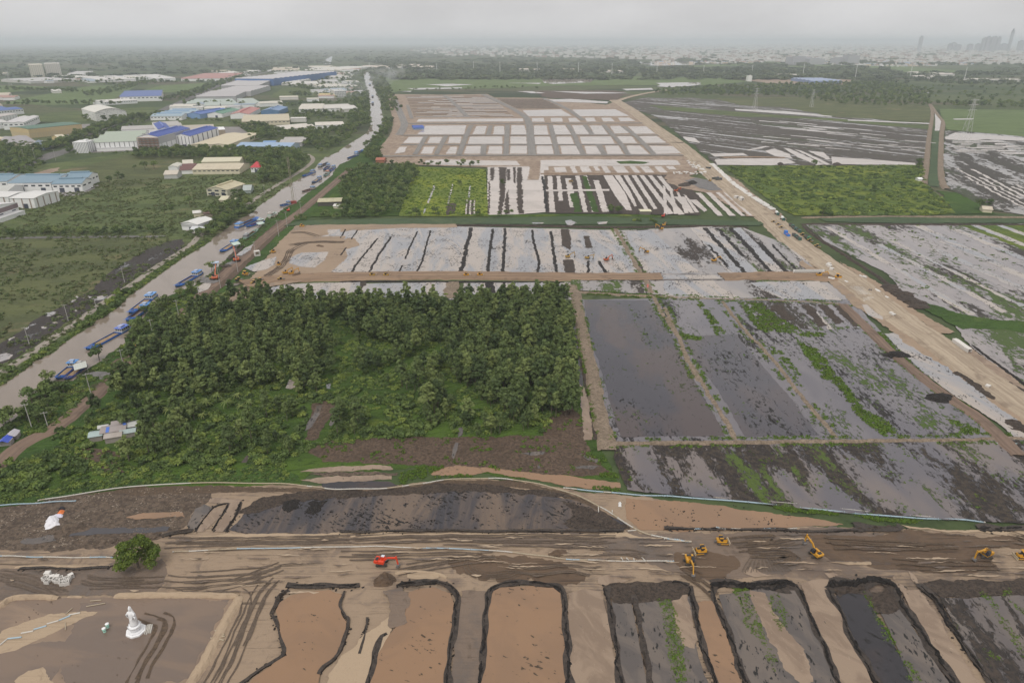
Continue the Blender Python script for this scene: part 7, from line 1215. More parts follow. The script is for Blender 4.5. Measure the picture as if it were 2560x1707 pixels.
def dozer(k, x, y, yaw, label, col=YEL, canopy=False, scale=0.92, cat='bulldozer'):
    c = g1(k, x, y); t = thing(cat.replace(' ', '_'), label, cat, (c.x, c.y, 0.2), yaw); t.scale = (scale,) * 3; m = paint(col, 0.4, 0.25, 0.5)
    for yy in (-1.0, 1.0): track_part(t, 3.6, .6, 1.0, yy)
    b = MB(); b.box((.75, 0, .75), (2.1, 1.3, 1.05), top=(1, .86)); b.build('engine_hood', m, t); b = MB(); b.box((.75, 0, 1.803), (1.7, .9, .08)); b.tube((1.1, .3, 1.8), (1.1, .3, 2.5), .08); b.build('grille', M_BLACK, t)
    b = MB(); b.box((-1.2, 0, .75), (1.2, 1.9, .95)); b.box((0, -1.0, 1.0), (3.0, .6, .22)); b.box((0, 1.0, 1.0), (3.0, .6, .22)); b.build('fuel_tank', m, t)
    b = MB(); b.prism([(-1.0, 1.2), (-1.0, 2.75), (.1, 2.75), (.3, 1.9), (.3, 1.2)], -.75, .75); cb = b.build('cab', M_CABG, t); b = MB()
    if canopy: b.box((-.4, 0, 2.753), (1.9, 1.9, .14)); b.build('canopy', m, cb)
    else:
        b.box((-.4, 0, 2.753), (1.2, 1.0, .1)); b.build('cab_roof', M_BLACK, cb)
        for yy in (-.82, .82): b = MB(); b.box((-.4, yy, 2.45), (1.3, .3, .36)); b.build('roof_guard', m, cb)
    b = MB(); b.prism([(2.25, .1), (2.55, .15), (2.4, .7), (2.6, 1.25), (2.42, 1.25), (2.25, .7)], -1.75, 1.75); b.build('blade', paint((0.5, 0.42, 0.3), 0.5, 0.5), t)
    for yy in (-1.42, 1.42): b = MB(); b.bar((-.6, yy, .5), (2.35, yy, .45), .18, .22); b.build('push_arm', m, t)
    b = MB(); b.box((-2.1, 0, .5), (.7, .5, .5)); b.bar((-2.3, 0, .9), (-2.55, 0, .1), .2, .25); b.build('ripper', M_IRON, t); return t
dozer(9, 375, 655, 0.0, 'yellow bulldozer heading right, upper one of two on the wet sand'); dozer(9, 240, 718, math.pi + 0.1, 'yellow bulldozer heading left, lower one of two on the wet sand'); dozer(9, 2335, 752, math.pi - 0.05, 'yellow bulldozer with flat canopy cut by the right picture edge', canopy=True)
for k, x, y, a, lab in ((5, 212, 500, 0, 'ochre bulldozer on the fill road, leftmost there'), (5, 302, 500, 0, 'ochre bulldozer on the fill road right of the leftmost one'), (5, 825, 500, 0.2, 'bright bulldozer on the fill road beside a wide dark bund'), (5, 915, 499, 0, 'bright bulldozer on the fill road, nearest the brown mud strip'), (4, 1975, 178, 0, 'small yellow bulldozer by the green channel and canal road'), (4, 1605, 492, 0, 'long yellow bulldozer by the lamp pole and sandy pool'), (4, 1822, 432, -1.4, 'yellow bulldozer climbing down the sandy bend'), (4, 1786, 348, 2.4, 'dark dusty loader on the sand left of a white culvert'), (6, 1136, 516, -0.5, 'yellow grader where fill road meets the earth road')):
    dozer(k, x, y, a, lab, YE2 if 'ochre' in lab else YEL, 'grader' in lab or 'long' in lab, 1.25 if 'grader' in lab else 1.05)
def roller(k, x, y, yaw, label, col=YE2, scale=1.0):
    c = g1(k, x, y); t = thing('road_roller', label, 'road roller', (c.x, c.y, 0.25), yaw); t.scale = (scale,) * 3; m = paint(col, 0.4, 0.3, 0.5)
    b = MB(); b.tube((1.7, -1.05, .78), (1.7, 1.05, .78), .78, 14); b.build('drum', M_IRON, t); b = MB(); b.box((1.7, 1.18, .5), (2.0, .18, .5)); b.box((1.7, -1.18, .5), (2.0, .18, .5)); b.box((.75, 0, .5), (.3, 2.5, .5)); b.build('drum_frame', m, t)
    for yy in (-.9, .9): b = MB(); b.tube((-1.4, yy - .25, .75), (-1.4, yy + .25, .75), .75, 12); b.build('wheel', M_BLACK, t)
    b = MB(); b.box((-1.5, 0, .9), (2.0, 1.25, .95), top=(.85, .9)); b.build('engine_hood', m, t); b = MB(); b.box((-.1, 0, .9), (1.1, 1.5, 1.75)); cb = b.build('cab', M_CABG, t); b = MB(); b.box((-.1, 0, 2.653), (1.7, 1.9, .15)); b.build('cab_roof', m, cb); return t
for k, x, y, a, lab in ((4, 1395, 524, 0.1, 'yellow roller just in front of the orange excavator boom'), (4, 1562, 530, 0, 'yellow roller on the dark road fork, left of two tan ones'), (4, 1660, 550, 1.0, 'tan roller on the works road, nearer of the tan pair'), (4, 1702, 535, 0.9, 'tan roller on the works road, farther of the tan pair'), (4, 1838, 528, 0, 'yellow roller below the two side by side excavators'),
    (6, 905, 238, -0.8, 'yellow roller behind dark green trucks on the earth road'), (6, 952, 275, -0.8, 'yellow roller right by the last green truck'), (6, 1000, 312, -0.7, 'yellow roller alone on the earth road below the trucks'), (6, 715, 155, -0.8, 'tan roller, uppermost of three at the road edge'), (6, 745, 172, -0.8, 'tan roller, middle of three at the road edge'), (6, 766, 192, -0.8, 'tan roller, lowest of three at the road edge')):
    roller(k, x, y, a, lab)
def truck(k, x, y, yaw, label, kindof, col, scale=1.0, bed=(0.12, 0.13, 0.12)):
    c = g1(k, x, y); t = thing('mixer_truck' if kindof == 'mixer' else 'dump_truck', label, 'mixer truck' if kindof == 'mixer' else 'truck', (c.x, c.y, 1.0), yaw); t.scale = (scale,) * 3; m = paint(col, 0.4, 0.3)
    b = MB(); b.prism([(2.4, .7), (2.4, 2.9), (3.9, 2.9), (4.2, 1.9), (4.2, .7)], -1.2, 1.2); cb = b.build('cab', m, t); b = MB(); b.box((4.12, 0, 1.75), (.14, 2.1, .8)); b.build('windscreen', M_GLASS, cb); b = MB(); b.box((0, 0, .7), (7.6, 1.0, .35)); b.build('chassis', M_BLACK, t)
    for wx in (3.2, -1.5, -2.8):
        for yy in (-1, 1): b = MB(); b.tube((wx, yy * .75, .52), (wx, yy * 1.2, .52), .52, 10); b.build('wheel', M_BLACK, t)
    b = MB()
    if kindof == 'mixer': b.tube((-3.2, 0, 2.9), (-2.0, 0, 2.6), .7, 12, 1.2); b.tube((-2.0, 0, 2.6), (.6, 0, 2.2), 1.25, 12, 1.2); b.tube((.6, 0, 2.2), (1.8, 0, 2.0), 1.2, 12, .6); b.build('drum', paint((0.72, 0.72, 0.7), 0.5, 0.3), t); b = MB(); b.box((-3.6, 0, 1.0), (.5, .9, 2.2)); b.build('chute', m, t)
    else:
        b.box((-1.2, 0, 1.1), (6.2, 2.4, .12)); [b.box((-1.2, yy, 1.2), (6.2, .1, 1.3)) for yy in (-1.15, 1.15)]; b.box((-4.25, 0, 1.2), (.1, 2.4, 1.2)); b.box((1.85, 0, 1.2), (.1, 2.4, 1.6)); b.build('tipper_bed', paint(bed, 0.5, 0.4), t)
        b = MB(); b.box((-1.2, 0, 1.22), (6.0, 2.2, .7), top=(.8, .6)); b.build('load', MAT['track'], t)
    return t
RY = ang(6, '700 90 1000 330'); GN = (0.05, 0.13, 0.1)
truck(6, 735, 105, RY, 'white drummed mixer truck, upper one of the pair on the earth road', 'mixer', GN); truck(6, 772, 140, RY, 'white drummed mixer truck, lower one of the pair on the earth road', 'mixer', GN)
for x, y, lab in ((830, 184, 'dark green tipper truck, first in the line after the mixers'), (850, 202, 'dark green tipper truck, second in the line after the mixers'), (874, 216, 'dark green tipper truck, third in the line, beside a yellow roller'), (852, 250, 'grey green tipper truck next to the blue container trailer'), (876, 268, 'grey green tipper truck behind the one next to the blue trailer'), (934, 262, 'bright green tipper truck between two yellow rollers')): truck(6, x, y, RY, lab, 'tip', GN if 'bright' not in lab else (0.06, 0.24, 0.12))
truck(3, 335, 1178, 0.3, 'dark tipper truck on the gravel area, left of its twin', 'tip', (0.08, 0.09, 0.12)); truck(3, 355, 1184, 0.3, 'dark tipper truck on the gravel area, right of its twin', 'tip', (0.08, 0.09, 0.12)); truck(3, 288, 1108, -0.9, 'small dark truck alone on the earth road near white pipes', 'tip', (0.04, 0.06, 0.08), .8)
truck(4, 100, 1190 - 900, 0.0, '', 'tip', GN) if False else None
c = g1(6, 800, 240); t = thing('container_trailer', 'bright blue open trailer with tall box end on the earth road', 'trailer', (c.x, c.y, .9), RY + math.pi); bm = paint((0.05, 0.2, 0.62), 0.4, 0.1)
b = MB(); b.box((3.2, 0, .6), (2.6, 2.6, 3.0)); b.build('tall_box', bm, t); b = MB(); b.box((-1.6, 0, .6), (7, 2.4, .5)); [b.box((-1.6, y, 1.1), (7, .14, .9)) for y in (-1.13, 1.13)]; b.box((-5.0, 0, 1.1), (.2, 2.4, 1.3)); b.build('trough', bm, t); b = MB(); b.box((0.6, 0, 1.15), (1.6, 1.6, .5)); b.build('red_cover', paint((0.5, 0.2, 0.22)), t)
for wx in (-3, 2.6):
    for y in (-1, 1): b = MB(); b.tube((wx, y * .8, .45), (wx, y * 1.2, .45), .45, 10); b.build('wheel', M_BLACK, t)
# --- barges on the canal
BLU = (0.035, 0.16, 0.52)
def barge(k, st, bw, beam, label, cargo='sand', col=BLU, low=(0.03, 0.1, 0.1), cab=True, roof=(0.1, 0.28, 0.6), fb=1.1, name='barge', hold=(0.13, 0.06, 0.045), cabc=(0.62, 0.6, 0.55)):
    a, b_ = g1(k, *st), g1(k, *bw); d = b_ - a; L = d.length; c = (a + b_) / 2; t = thing(name, label, 'barge' if name == 'barge' else 'boat', (c.x, c.y, 0.13), math.atan2(d.y, d.x)); beam *= 0.86; fb *= .55; hb = beam / 2; m = paint(col, 0.45, 0.25, 0.4); N = 14
    pl = lambda s: hb * (0.82 + 0.18 * min(1, s / .12) if s < .12 else (1 if s < .78 else max(.1, 1 - ((s - .78) / .22) ** 2.2))); sh = lambda s: fb + (0.35 * (1 - s / .2) ** 2 if s < .2 else 0) + (1.0 * ((s - .72) / .28) ** 2 if s > .72 else 0)
    S_ = [i / N for i in range(N + 1)]; X = lambda s: -L / 2 + L * s; h0, h1 = (.27 if cab else .08), .80
    o = MB(); lo = MB(); dk = MB(); n = len(S_)
    for sg in (-1, 1):
        up = [(X(s), sg * pl(s), sh(s)) for s in S_]; mdl = [(X(s), sg * pl(s) * .99, sh(s) * .42) for s in S_]; bt = [(X(s) - (L * .03 if s > .9 else 0), sg * pl(s) * .9, -.5) for s in S_]
        o.add(up + mdl, [(i, i + 1, n + i + 1, n + i) for i in range(n - 1)]); lo.add(mdl + bt, [(i, i + 1, n + i + 1, n + i) for i in range(n - 1)])
        rim = [(X(s), sg * (pl(s) - .09), sh(s) + .22) for s in S_]; up2 = [(x, y, z + .22) for x, y, z in up]; o.add(up + up2, [(i, i + 1, n + i + 1, n + i) for i in range(n - 1)]); o.add(up2 + rim, [(i, i + 1, n + i + 1, n + i) for i in range(n - 1)])
        o.add([(x, y, z - .3) for x, y, z in rim] + rim, [(i, i + 1, n + i + 1, n + i) for i in range(n - 1)])
        inner = [(X(s), sg * hb * .83, sh(s)) for s in S_]; dk.add(up + inner, [(i, i + 1, n + i + 1, n + i) for i in range(n - 1)])
    o.add([(X(0), -pl(0), sh(0) + .22), (X(0), pl(0), sh(0) + .22), (X(0), pl(0) * .9, -.5), (X(0), -pl(0) * .9, -.5)], [(0, 1, 2, 3)]); o.build('hull', m, t); lo.build('lower_hull', paint(low, 0.5, 0.4), t)
    for s0, s1 in ((0, h0), (h1, 1.0)):
        q = [s for s in [s0 + (s1 - s0) * i / 6 for i in range(7)]]; dk.add([(X(s), -min(pl(s), hb * .83), sh(s) - .01) for s in q] + [(X(s), min(pl(s), hb * .83), sh(s) - .01) for s in q], [(i, i + 1, 7 + i + 1, 7 + i) for i in range(6)])
    dk.build('deck', paint(tuple(v * .8 + .03 for v in col), 0.6, 0.4), t)
    x0, x1, y = X(h0), X(h1), hb * .83; b = MB(); zf = -.3; b.add([(x0, -y, zf), (x1, -y, zf), (x1, y, zf), (x0, y, zf), (x0, -y, fb + .5), (x1, -y, fb + .5), (x1, y, fb + .5), (x0, y, fb + .5)], [(0, 1, 2, 3), (0, 4, 5, 1), (1, 5, 6, 2), (2, 6, 7, 3), (3, 7, 4, 0)]); b.build('hold', paint(hold, 0.8, 0.4), t)
    b = MB()
    for sg in (-1, 1): b.box(((x0 + x1) / 2, sg * y, fb - .05), (x1 - x0, .16, .62))
    b.box((x0, 0, fb - .05), (.16, y * 2, .62)); b.box((x1, 0, fb - .05), (.16, y * 2, .62)); b.build('coaming', paint(tuple(v * .7 for v in col), 0.5, 0.3), t)
    if cargo != 'empty':
        b = MB(); nx, ny = 18, 5; top = fb + .35 if cargo == 'sand' else fb - .05; v = []
        for i in range(nx + 1):
            for j in range(ny + 1): u, w_ = i / nx, j / ny; v.append((x0 + .1 + (x1 - x0 - .2) * u, -y + .1 + (2 * y - .2) * w_, top - .5 + .8 * min(1, 4 * min(w_, 1 - w_)) * min(1, 8 * min(u, 1 - u)) * (0.75 + .5 * nz((x0 + u * L, w_ * 5 + c.x), 2.5))))
        b.add(v, [(i * (ny + 1) + j, (i + 1) * (ny + 1) + j, (i + 1) * (ny + 1) + j + 1, i * (ny + 1) + j + 1) for i in range(nx) for j in range(ny)]); b.build('cargo', MAT['cargo_sand'] if cargo == 'sand' else MAT['cargo_stone'], t, True)
    if cab:
        xc, lc = X(.14), L * .2; b = MB(); b.box((xc, 0, sh(.14) - .05), (lc, beam * .8, 2.3)); cb = b.build('cabin', paint(cabc, 0.5, 0.4), t); b = MB(); b.box((xc, 0, sh(.14) + 2.253), (lc + 1.0, beam * .92, .22)); b.build('cabin_roof', paint(roof, 0.5, 0.25), cb); b = MB(); b.box((xc + lc * .12, 0, sh(.14) + 2.48), (lc * .5, beam * .46, .9)); b.build('wheelhouse', paint(tuple(.5 * v + .3 for v in roof), 0.5), cb)
        for i in range(4):
            for sg in (-1, 1): b = MB(); b.box((xc - lc * .36 + lc * .24 * i, sg * beam * .402, sh(.14) + 1.0), (lc * .13, .1, .8)); b.build('window', M_GLASS, cb)
        for i in range(3): b = MB(); b.box((xc + lc / 2 + .03, -beam * .25 + beam * .25 * i, sh(.14) + 1.0), (.1, beam * .15, .8)); b.build('window', M_GLASS, cb)
        b = MB(); b.box((xc + lc * .3, beam * .1, sh(.14) + 2.49), (1.6, 1.2, .12)); b.build('roof_cover', paint((0.7, 0.62, 0.5)), cb)
    b = MB(); b.tube((X(.93), 0, sh(.93) - .1), (X(.93), 0, sh(.93) + .8), .14); b.box((X(.88), 0, sh(.88)), (1.0, .8, .5)); b.build('anchor_winch', M_IRON, t); return t
barge(4, (500, 1075), (375, 1178), 5.6, 'blue sand barge moored outermost by the tin canopy', 'sand', fb=.9); barge(4, (550, 1085), (430, 1182), 5.0, 'dull violet blue sand barge moored inside, along the bank', 'sand', (0.09, 0.12, 0.38), roof=(0.28, 0.25, 0.24), cabc=(0.2, 0.22, 0.4), fb=.9)
barge(4, (840, 838), (568, 985), 6.2, 'long blue sand barge alone at the canal bay, orange white cabin roof', 'sand', roof=(0.12, 0.2, 0.6), fb=.8); barge(4, (1010, 625), (848, 748), 6.4, 'blue barge heaped with brown sand, white cabin front, outer of two', 'sand', roof=(0.16, 0.36, 0.7), fb=.9)
barge(4, (975, 700), (832, 805), 6.4, 'empty blue barge with dark rusty hold beside the trees', 'empty', fb=1.9); barge(4, (1312, 480), (1150, 575), 6.0, 'blue barge carrying grey crushed stone', 'stone', roof=(0.12, 0.3, 0.65), fb=1.2, hold=(0.3, 0.13, 0.08))
barge(4, (1548, 280), (1442, 345), 6.6, 'blue barge with pale sand under a green awning', 'sand', fb=.9); barge(4, (1545, 185), (1685, 125), 6.4, 'long empty blue barge with a two tier white cabin turned to us', 'empty', fb=1.7, hold=(0.14, 0.1, 0.09)); barge(4, (1720, 145), (1610, 182), 5.4, 'blue barge with dark red hold behind the long empty one', 'empty', fb=1.4, hold=(0.26, 0.03, 0.03), roof=(0.5, 0.62, 0.6))
barge(4, (1600, 255), (1680, 200), 4.6, 'green and red dredge boat stranded on the grassy bank', 'empty', (0.25, 0.36, 0.3), hold=(0.4, 0.06, 0.05), roof=(0.3, 0.3, 0.31), fb=1.0, cabc=(0.3, 0.3, 0.32)); barge(4, (1758, 112), (1800, 90), 5.0, 'small pale green houseboat on the far bank', 'empty', (0.5, 0.58, 0.52), (0.3, 0.05, 0.04), roof=(0.52, 0.45, 0.4), name='houseboat', cabc=(0.55, 0.63, 0.58))
for st, bw, lab, cg, cc in (((2055, 1125), (1975, 1158), 'blue barge with stone grey hold along the far left bank', 'stone', BLU), ((2085, 1095), (2140, 1068), 'dark hulled barge with white stern near the left bank', 'empty', (0.06, 0.09, 0.13)), ((2150, 1085), (2118, 1115), 'blue barge, left one of two moored side by side mid canal', 'empty', (0.05, 0.14, 0.4)), ((2185, 1095), (2150, 1125), 'blue barge, right one of two moored side by side mid canal', 'empty', BLU), ((2145, 1130), (2120, 1155), 'orange and turquoise boat under the two side by side barges', 'empty', (0.3, 0.5, 0.48)),
    ((2095, 1168), (2040, 1200), 'blue barge heaped with sand at the unloading quay', 'sand', (0.05, 0.14, 0.36)), ((2055, 1235), (1975, 1258), 'rusty brown flat pontoon at the muddy quay', 'empty', (0.25, 0.17, 0.15)), ((1895, 1335), (1830, 1350), 'blue barge moored below the lattice crane', 'stone', (0.04, 0.14, 0.42)), ((2340, 1015), (2270, 1040), 'blue barge by the mast at the far canal bend', 'empty', (0.04, 0.15, 0.42))):
    barge(1, st, bw, 5.6, lab, cg, cc, roof=(0.1, 0.22, 0.45) if 'orange' not in lab else (0.5, 0.15, 0.06), fb=1.3)
barge(2, (100, 1010), (150, 985), 6, 'dark blue barge farther along the canal bend', 'empty', (0.05, 0.17, 0.42)); barge(2, (214, 675), (214, 690), 7, 'small dark boat in mid stream, nearer of two', 'stone', (0.06, 0.06, 0.07)); barge(2, (195, 553), (196, 562), 9, 'small dark boat in mid stream, farther of two', 'stone', (0.06, 0.06, 0.07)); barge(2, (213, 632), (213, 640), 7, 'tiny dark boat near the right bank of the far canal', 'stone', (0.06, 0.06, 0.07))
for k, x, y, lx, lab, cc in ((4, 535, 1112, 8, 'pale tin canopy on posts beside the two moored barges', (0.5, 0.52, 0.48)), (4, 1545, 300, 9, 'green white awning roof over the quay by a sand barge', (0.5, 0.6, 0.54)), (4, 1705, 165, 8, 'pale green canopy beside the dark red barge', (0.5, 0.6, 0.55))):
    c = g1(k, x, y + 12); t = thing('canopy', lab, 'canopy', tuple(c), 0.6); b = MB(); b.prism([(-2.8, 3.2), (2.8, 3.7), (2.8, 3.85), (-2.8, 3.35)], -lx / 2, lx / 2); b.build('roof', metal_sheet(cc, .4), t)
    for sx in (-2.6, 2.6):
        for sy in (-lx * .45, lx * .45): b = MB(); b.tube((sx, sy, -.3), (sx, sy, 3.4), .1); b.build('post', M_STEEL, t)
# lattice crane
c = g1(1, 1918, 1330); t = thing('crane', 'crane with a tall upright lattice mast and dark red base by the canal', 'crane', tuple(c), 0.4); b = MB(); b.box((0, 0, 0), (6, 4, 2.6)); b.build('machine_house', paint((0.3, 0.06, 0.05), 0.6, 0.4), t); b = MB(); hh = 46
for sx in (-.9, .9):
    for sy in (-.9, .9): b.bar((sx, sy, 2.6), (sx * .6, sy * .6, hh), .22, .22)
for i in range(15):
    z0, z1 = 2.6 + i * 2.9, 2.6 + (i + 1) * 2.9; s0 = 1 if i % 2 else -1
    for sy in (-.85, .85): b.bar((-.85 * s0, sy, z0), (.85 * s0, sy, z1), .14, .14); b.bar((sy, -.85 * s0, z0), (sy, .85 * s0, z1), .14, .14)
b.build('mast', paint((0.33, 0.3, 0.22), 0.6, 0.4), t); b = MB(); b.tube((0, -.5, hh), (3, -3, 3), .06, 4); b.build('cable', M_BLACK, t)
# --- poles
def pole(k, x, y, h, label, arm=True, group='poles along the canal', r=.2):
    c = g1(k, x, y); t = thing('utility_pole', label, 'pole', tuple(c), 0.5, group); b = MB(); b.tube((0, 0, 0), (0, 0, h), r, 7, r * .6); b.build('shaft', M_CONC, t)
    if arm: b = MB(); b.box((0, 0, h - .7), (2.6, .16, .16)); [b.tube((sx, 0, h - .54), (sx, 0, h - .2), .07, 5) for sx in (-1.2, 0, 1.2)]; b.build('crossarm', M_CONC, t)
    else: b = MB(); b.tube((0, 0, h - .2), (0, 1.6, h + .2), .06, 5); b.box((0, 1.8, h + .1), (.3, .8, .15)); b.build('lamp_head', M_CONC, t)
for k, x, y, h in ((4, 1312, 690, 13), (4, 1555, 472, 16), (4, 1442, 578, 16), (4, 1878, 180, 14), (4, 1822, 238, 14), (4, 1970, 108, 14), (4, 1168, 755, 10), (4, 1006, 912, 12), (4, 820, 1132, 13), (4, 596, 1270, 11), (4, 210, 1492, 12), (4, 312, 1476, 7), (4, 1668, 345, 9)): pole(k, x, y, h, 'pale concrete pole with crossarm along the dirt road by the canal')
for k, x, y, h in ((4, 816, 545, 11), (4, 448, 795, 11), (4, 195, 952, 11), (4, 636, 730, 9), (1, 1730, 1275, 11), (1, 165, 1060, 17), (1, 235, 1058, 17), (1, 365, 1050, 15)): pole(k, x, y, h, 'thin pole standing in the marsh or verge beyond the canal', group='poles beyond the canal')
for k, xs in ((2, ((193, 447, 30), (408, 452, 30), (632, 456, 34), (873, 466, 48), (1045, 473, 50), (1287, 477, 52), (1557, 480, 52), (1775, 489, 52), (2068, 491, 46))), (3, ((257, 482, 38), (573, 486, 42), (905, 508, 58), (1247, 520, 58), (1605, 516, 52), (1962, 521, 50), (2352, 545, 52)))):
    for x, y, h in xs:
        c = g1(k, x, y); t = thing('power_pylon', 'slender white steel pylon in the long line beyond the building plots', 'pylon', tuple(c), 0, 'white pylons in a far line'); b = MB(); b.tube((0, 0, 0), (0, 0, h), 1.3, 8, .7); b.build('shaft', paint((0.75, 0.75, 0.74), .5, .1), t); b = MB(); [b.box((0, 0, h * q), (7, .6, .6)) for q in (.72, .85, .97)]; b.build('crossarm', paint((0.75, 0.75, 0.74), .5, .1), t)
for x, y, h, lab in ((590, 722, 50, 'faint lattice pylon at the left of the dry marsh'), (962, 705, 42, 'faint lattice pylon before the dark far wood'), (1962, 925, 66, 'large lattice pylon on the far right flood'), (66, 560, 50, '')):
    if not lab: c = g1(1, 70, 560); lab = 'faint thin lattice mast at the far left field'
    else: c = g1(3, x, y)
    t = thing('lattice_pylon', lab, 'pylon', tuple(c), 0.3); b = MB(); w_ = h * .09
    for sx in (-1, 1):
        for sy in (-1, 1): b.bar((sx * w_, sy * w_, 0), (sx * w_ * .16, sy * w_ * .16, h), .3, .3)
    for i in range(7):
        z0, z1 = h * i / 7, h * (i + 1) / 7; r0, r1 = w_ * (1 - .84 * i / 7), w_ * (1 - .84 * (i + 1) / 7)
        for sy in (-1, 1): b.bar((-r0, sy * r0, z0), (r1, sy * r1, z1), .18, .18); b.bar((r0, sy * r0, z0), (-r1, sy * r1, z1), .18, .18)
    b.build('frame', paint((0.5, 0.5, 0.5), .5, .2), t)
    for q in (.74, .86, .97): b = MB(); b.bar((-h * .14, 0, h * q), (h * .14, 0, h * q), .6, .6); b.build('crossarm', paint((0.5, 0.5, 0.5), .5, .2), t)
# --- pipes and pipelines
PW = paint((0.54, 0.51, 0.46), .5, .5); PB = paint((0.36, 0.47, 0.54), .5, .4); PY = paint((0.42, 0.35, 0.25), .6, .5)
def pipeline(k, s, label, r=.28, seg=6.0, z=.4, mats=(PW, PB), flo=0.35):
    wp = dens(smooth_line(gp(k, s), 2), False, 0, seg); t = thing('pipeline', label, 'pipeline', tuple(wp[0])); o0 = wp[0]; q = random.Random(int(wp[0].x * 10)); cur = mats[0]; r *= .72
    for i, (a, b_) in enumerate(zip(wp, wp[1:])):
        if q.random() < flo: cur = q.choice(mats)
        b = MB(); za, zb = z + .12 * math.sin(i), z + .12 * math.sin(i + 1); A_, B_ = a - o0, b_ - o0; d = (B_ - A_).normalized() * .12; b.tube((A_.x, A_.y, za), (B_.x - d.x, B_.y - d.y, zb), r, 6); b.tube((A_.x, A_.y, za), (A_.x + d.x * 1.5, A_.y + d.y * 1.5, za), r * 1.5, 6); b.build('pipe_section', cur, t)
pipeline(7, '250 382 500 340 900 282 1300 264 1700 267 1920 274 2060 292 2160 307 2352 307 2560 300 2740 272 2920 242 3180 234 3330 240 3500 267 3670 312 3820 367 3940 432 4050 502 4150 572 4270 612 4400 637 4520 652', 'long white dredging pipe curving past the black pond to the machines', .3, 9, flo=.4, mats=(PW, PY))
pipeline(7, '-200 420 0 412 180 402 340 390 500 382', 'short white pipe along the green marsh at the left edge', .28); pipeline(8, '1460 299 1700 322 1900 342 2117 352', 'pale blue pipe from the silt ditch to the right, left stretch', .3, 8); pipeline(9, '0 351 300 371 700 406 1000 441 1280 466 1600 496 1900 502 2100 522', 'pale blue white pipe along the flooded furrows, nearer of two', .34, 9); pipeline(9, '320 362 600 382 900 406 1200 441 1500 471 1780 492', 'thin white pipe along the flooded furrows, farther of two', .2, 9, mats=(PW, PY))
pipeline(7, '-200 738 0 742 160 747 300 752 500 753 742 752', 'white pipe left of the round tree', .26, 7); pipeline(7, '1130 717 1300 707 1700 692 2000 690 2352 680 2520 682 2822 693 3120 700 3320 717 3550 742 3670 762 3860 772 4120 777 4400 777', 'long white blue pipe down the middle of the sand road', .26, 8, mats=(PW, PY, PB)); pipeline(9, '195 568 340 566', 'short white pipe on the sand rim above the bulldozers', .24); pipeline(9, '430 567 600 568 740 566 870 564', 'white pipe on the sand rim right of the short one', .24); pipeline(9, '0 630 60 633 120 645 175 652', 'short pale pipe end left of the upper bulldozer', .3); pipeline(9, '0 778 65 776', 'short white pipe left of the yellow excavator', .22); pipeline(9, '338 560 400 570', 'short thick pipe piece on the sand rim', .4)
def pipe(k, p, q, label, m=PW, r=.2, group=None, z=.3):
    a, b_ = g1(k, *p), g1(k, *q); c = (a + b_) / 2; d = (b_ - a) / 2; b = MB(); b.tube((-d.x, -d.y, z), (d.x, d.y, z), r, 7); o = b.build('pipe', m); o.location = c; return tag(o, label, 'pipe', group)
for i, (p, q) in enumerate((((0, 1325), (48, 1285)), ((52, 1282), (142, 1272)), ((140, 1247), (220, 1232)), ((222, 1222), (305, 1198)), ((308, 1186), (385, 1164)), ((388, 1162), (460, 1132)), ((452, 1127), (525, 1113)))): pipe(7, p, q, 'blue white pipe length in the broken chain across the pale sand', PB if i % 2 else PW, .22, 'broken chain of pipes on pale sand')
for p, q in (((946, 1252), (966, 1192)), ((958, 1255), (976, 1190)), ((972, 1246), (985, 1188)), ((983, 1246), (996, 1190))): pipe(7, p, q, 'grey white pipe in the bundle lying beside the statue', PW, .2, 'pipes beside the statue')
for p, q in (((1405, 1228), (1466, 1258)), ((1398, 1262), (1470, 1268)), ((1392, 1272), (1464, 1294)), ((1378, 1277), (1430, 1302))): pipe(7, p, q, 'pale pipe lying across the sand dike by the wheel ruts', PY, .2, 'pipes across the sand dike')
for p, q in (((590, 1036), (665, 1030)), ((565, 1072), (690, 1050)), ((430, 1122), (475, 1082)), ((428, 1178), (430, 1225))): pipe(7, p, q, 'thin pipe lying loose on the wet sand above the statue', PY, .14, 'loose pipes above the statue')
for p, q in (((1835, 752), (1848, 770)), ((1870, 755), (1886, 770)), ((1918, 757), (1922, 772)), ((1970, 752), (1992, 770)), ((1620, 762), (1690, 768))): pipe(8, p, q, 'short pipe stub laid across the middle pipeline', PW, .18, 'stubs across the pipeline')
for p, q in (((1688, 420), (1689, 455)), ((1778, 443), (1779, 458)), ((1320, 575), (1375, 573)), ((1880, 578), (1935, 573))): pipe(8, p, q, 'short pipe near the curved end of the dredging pipe', PW, .18, 'short pipes near the curve')
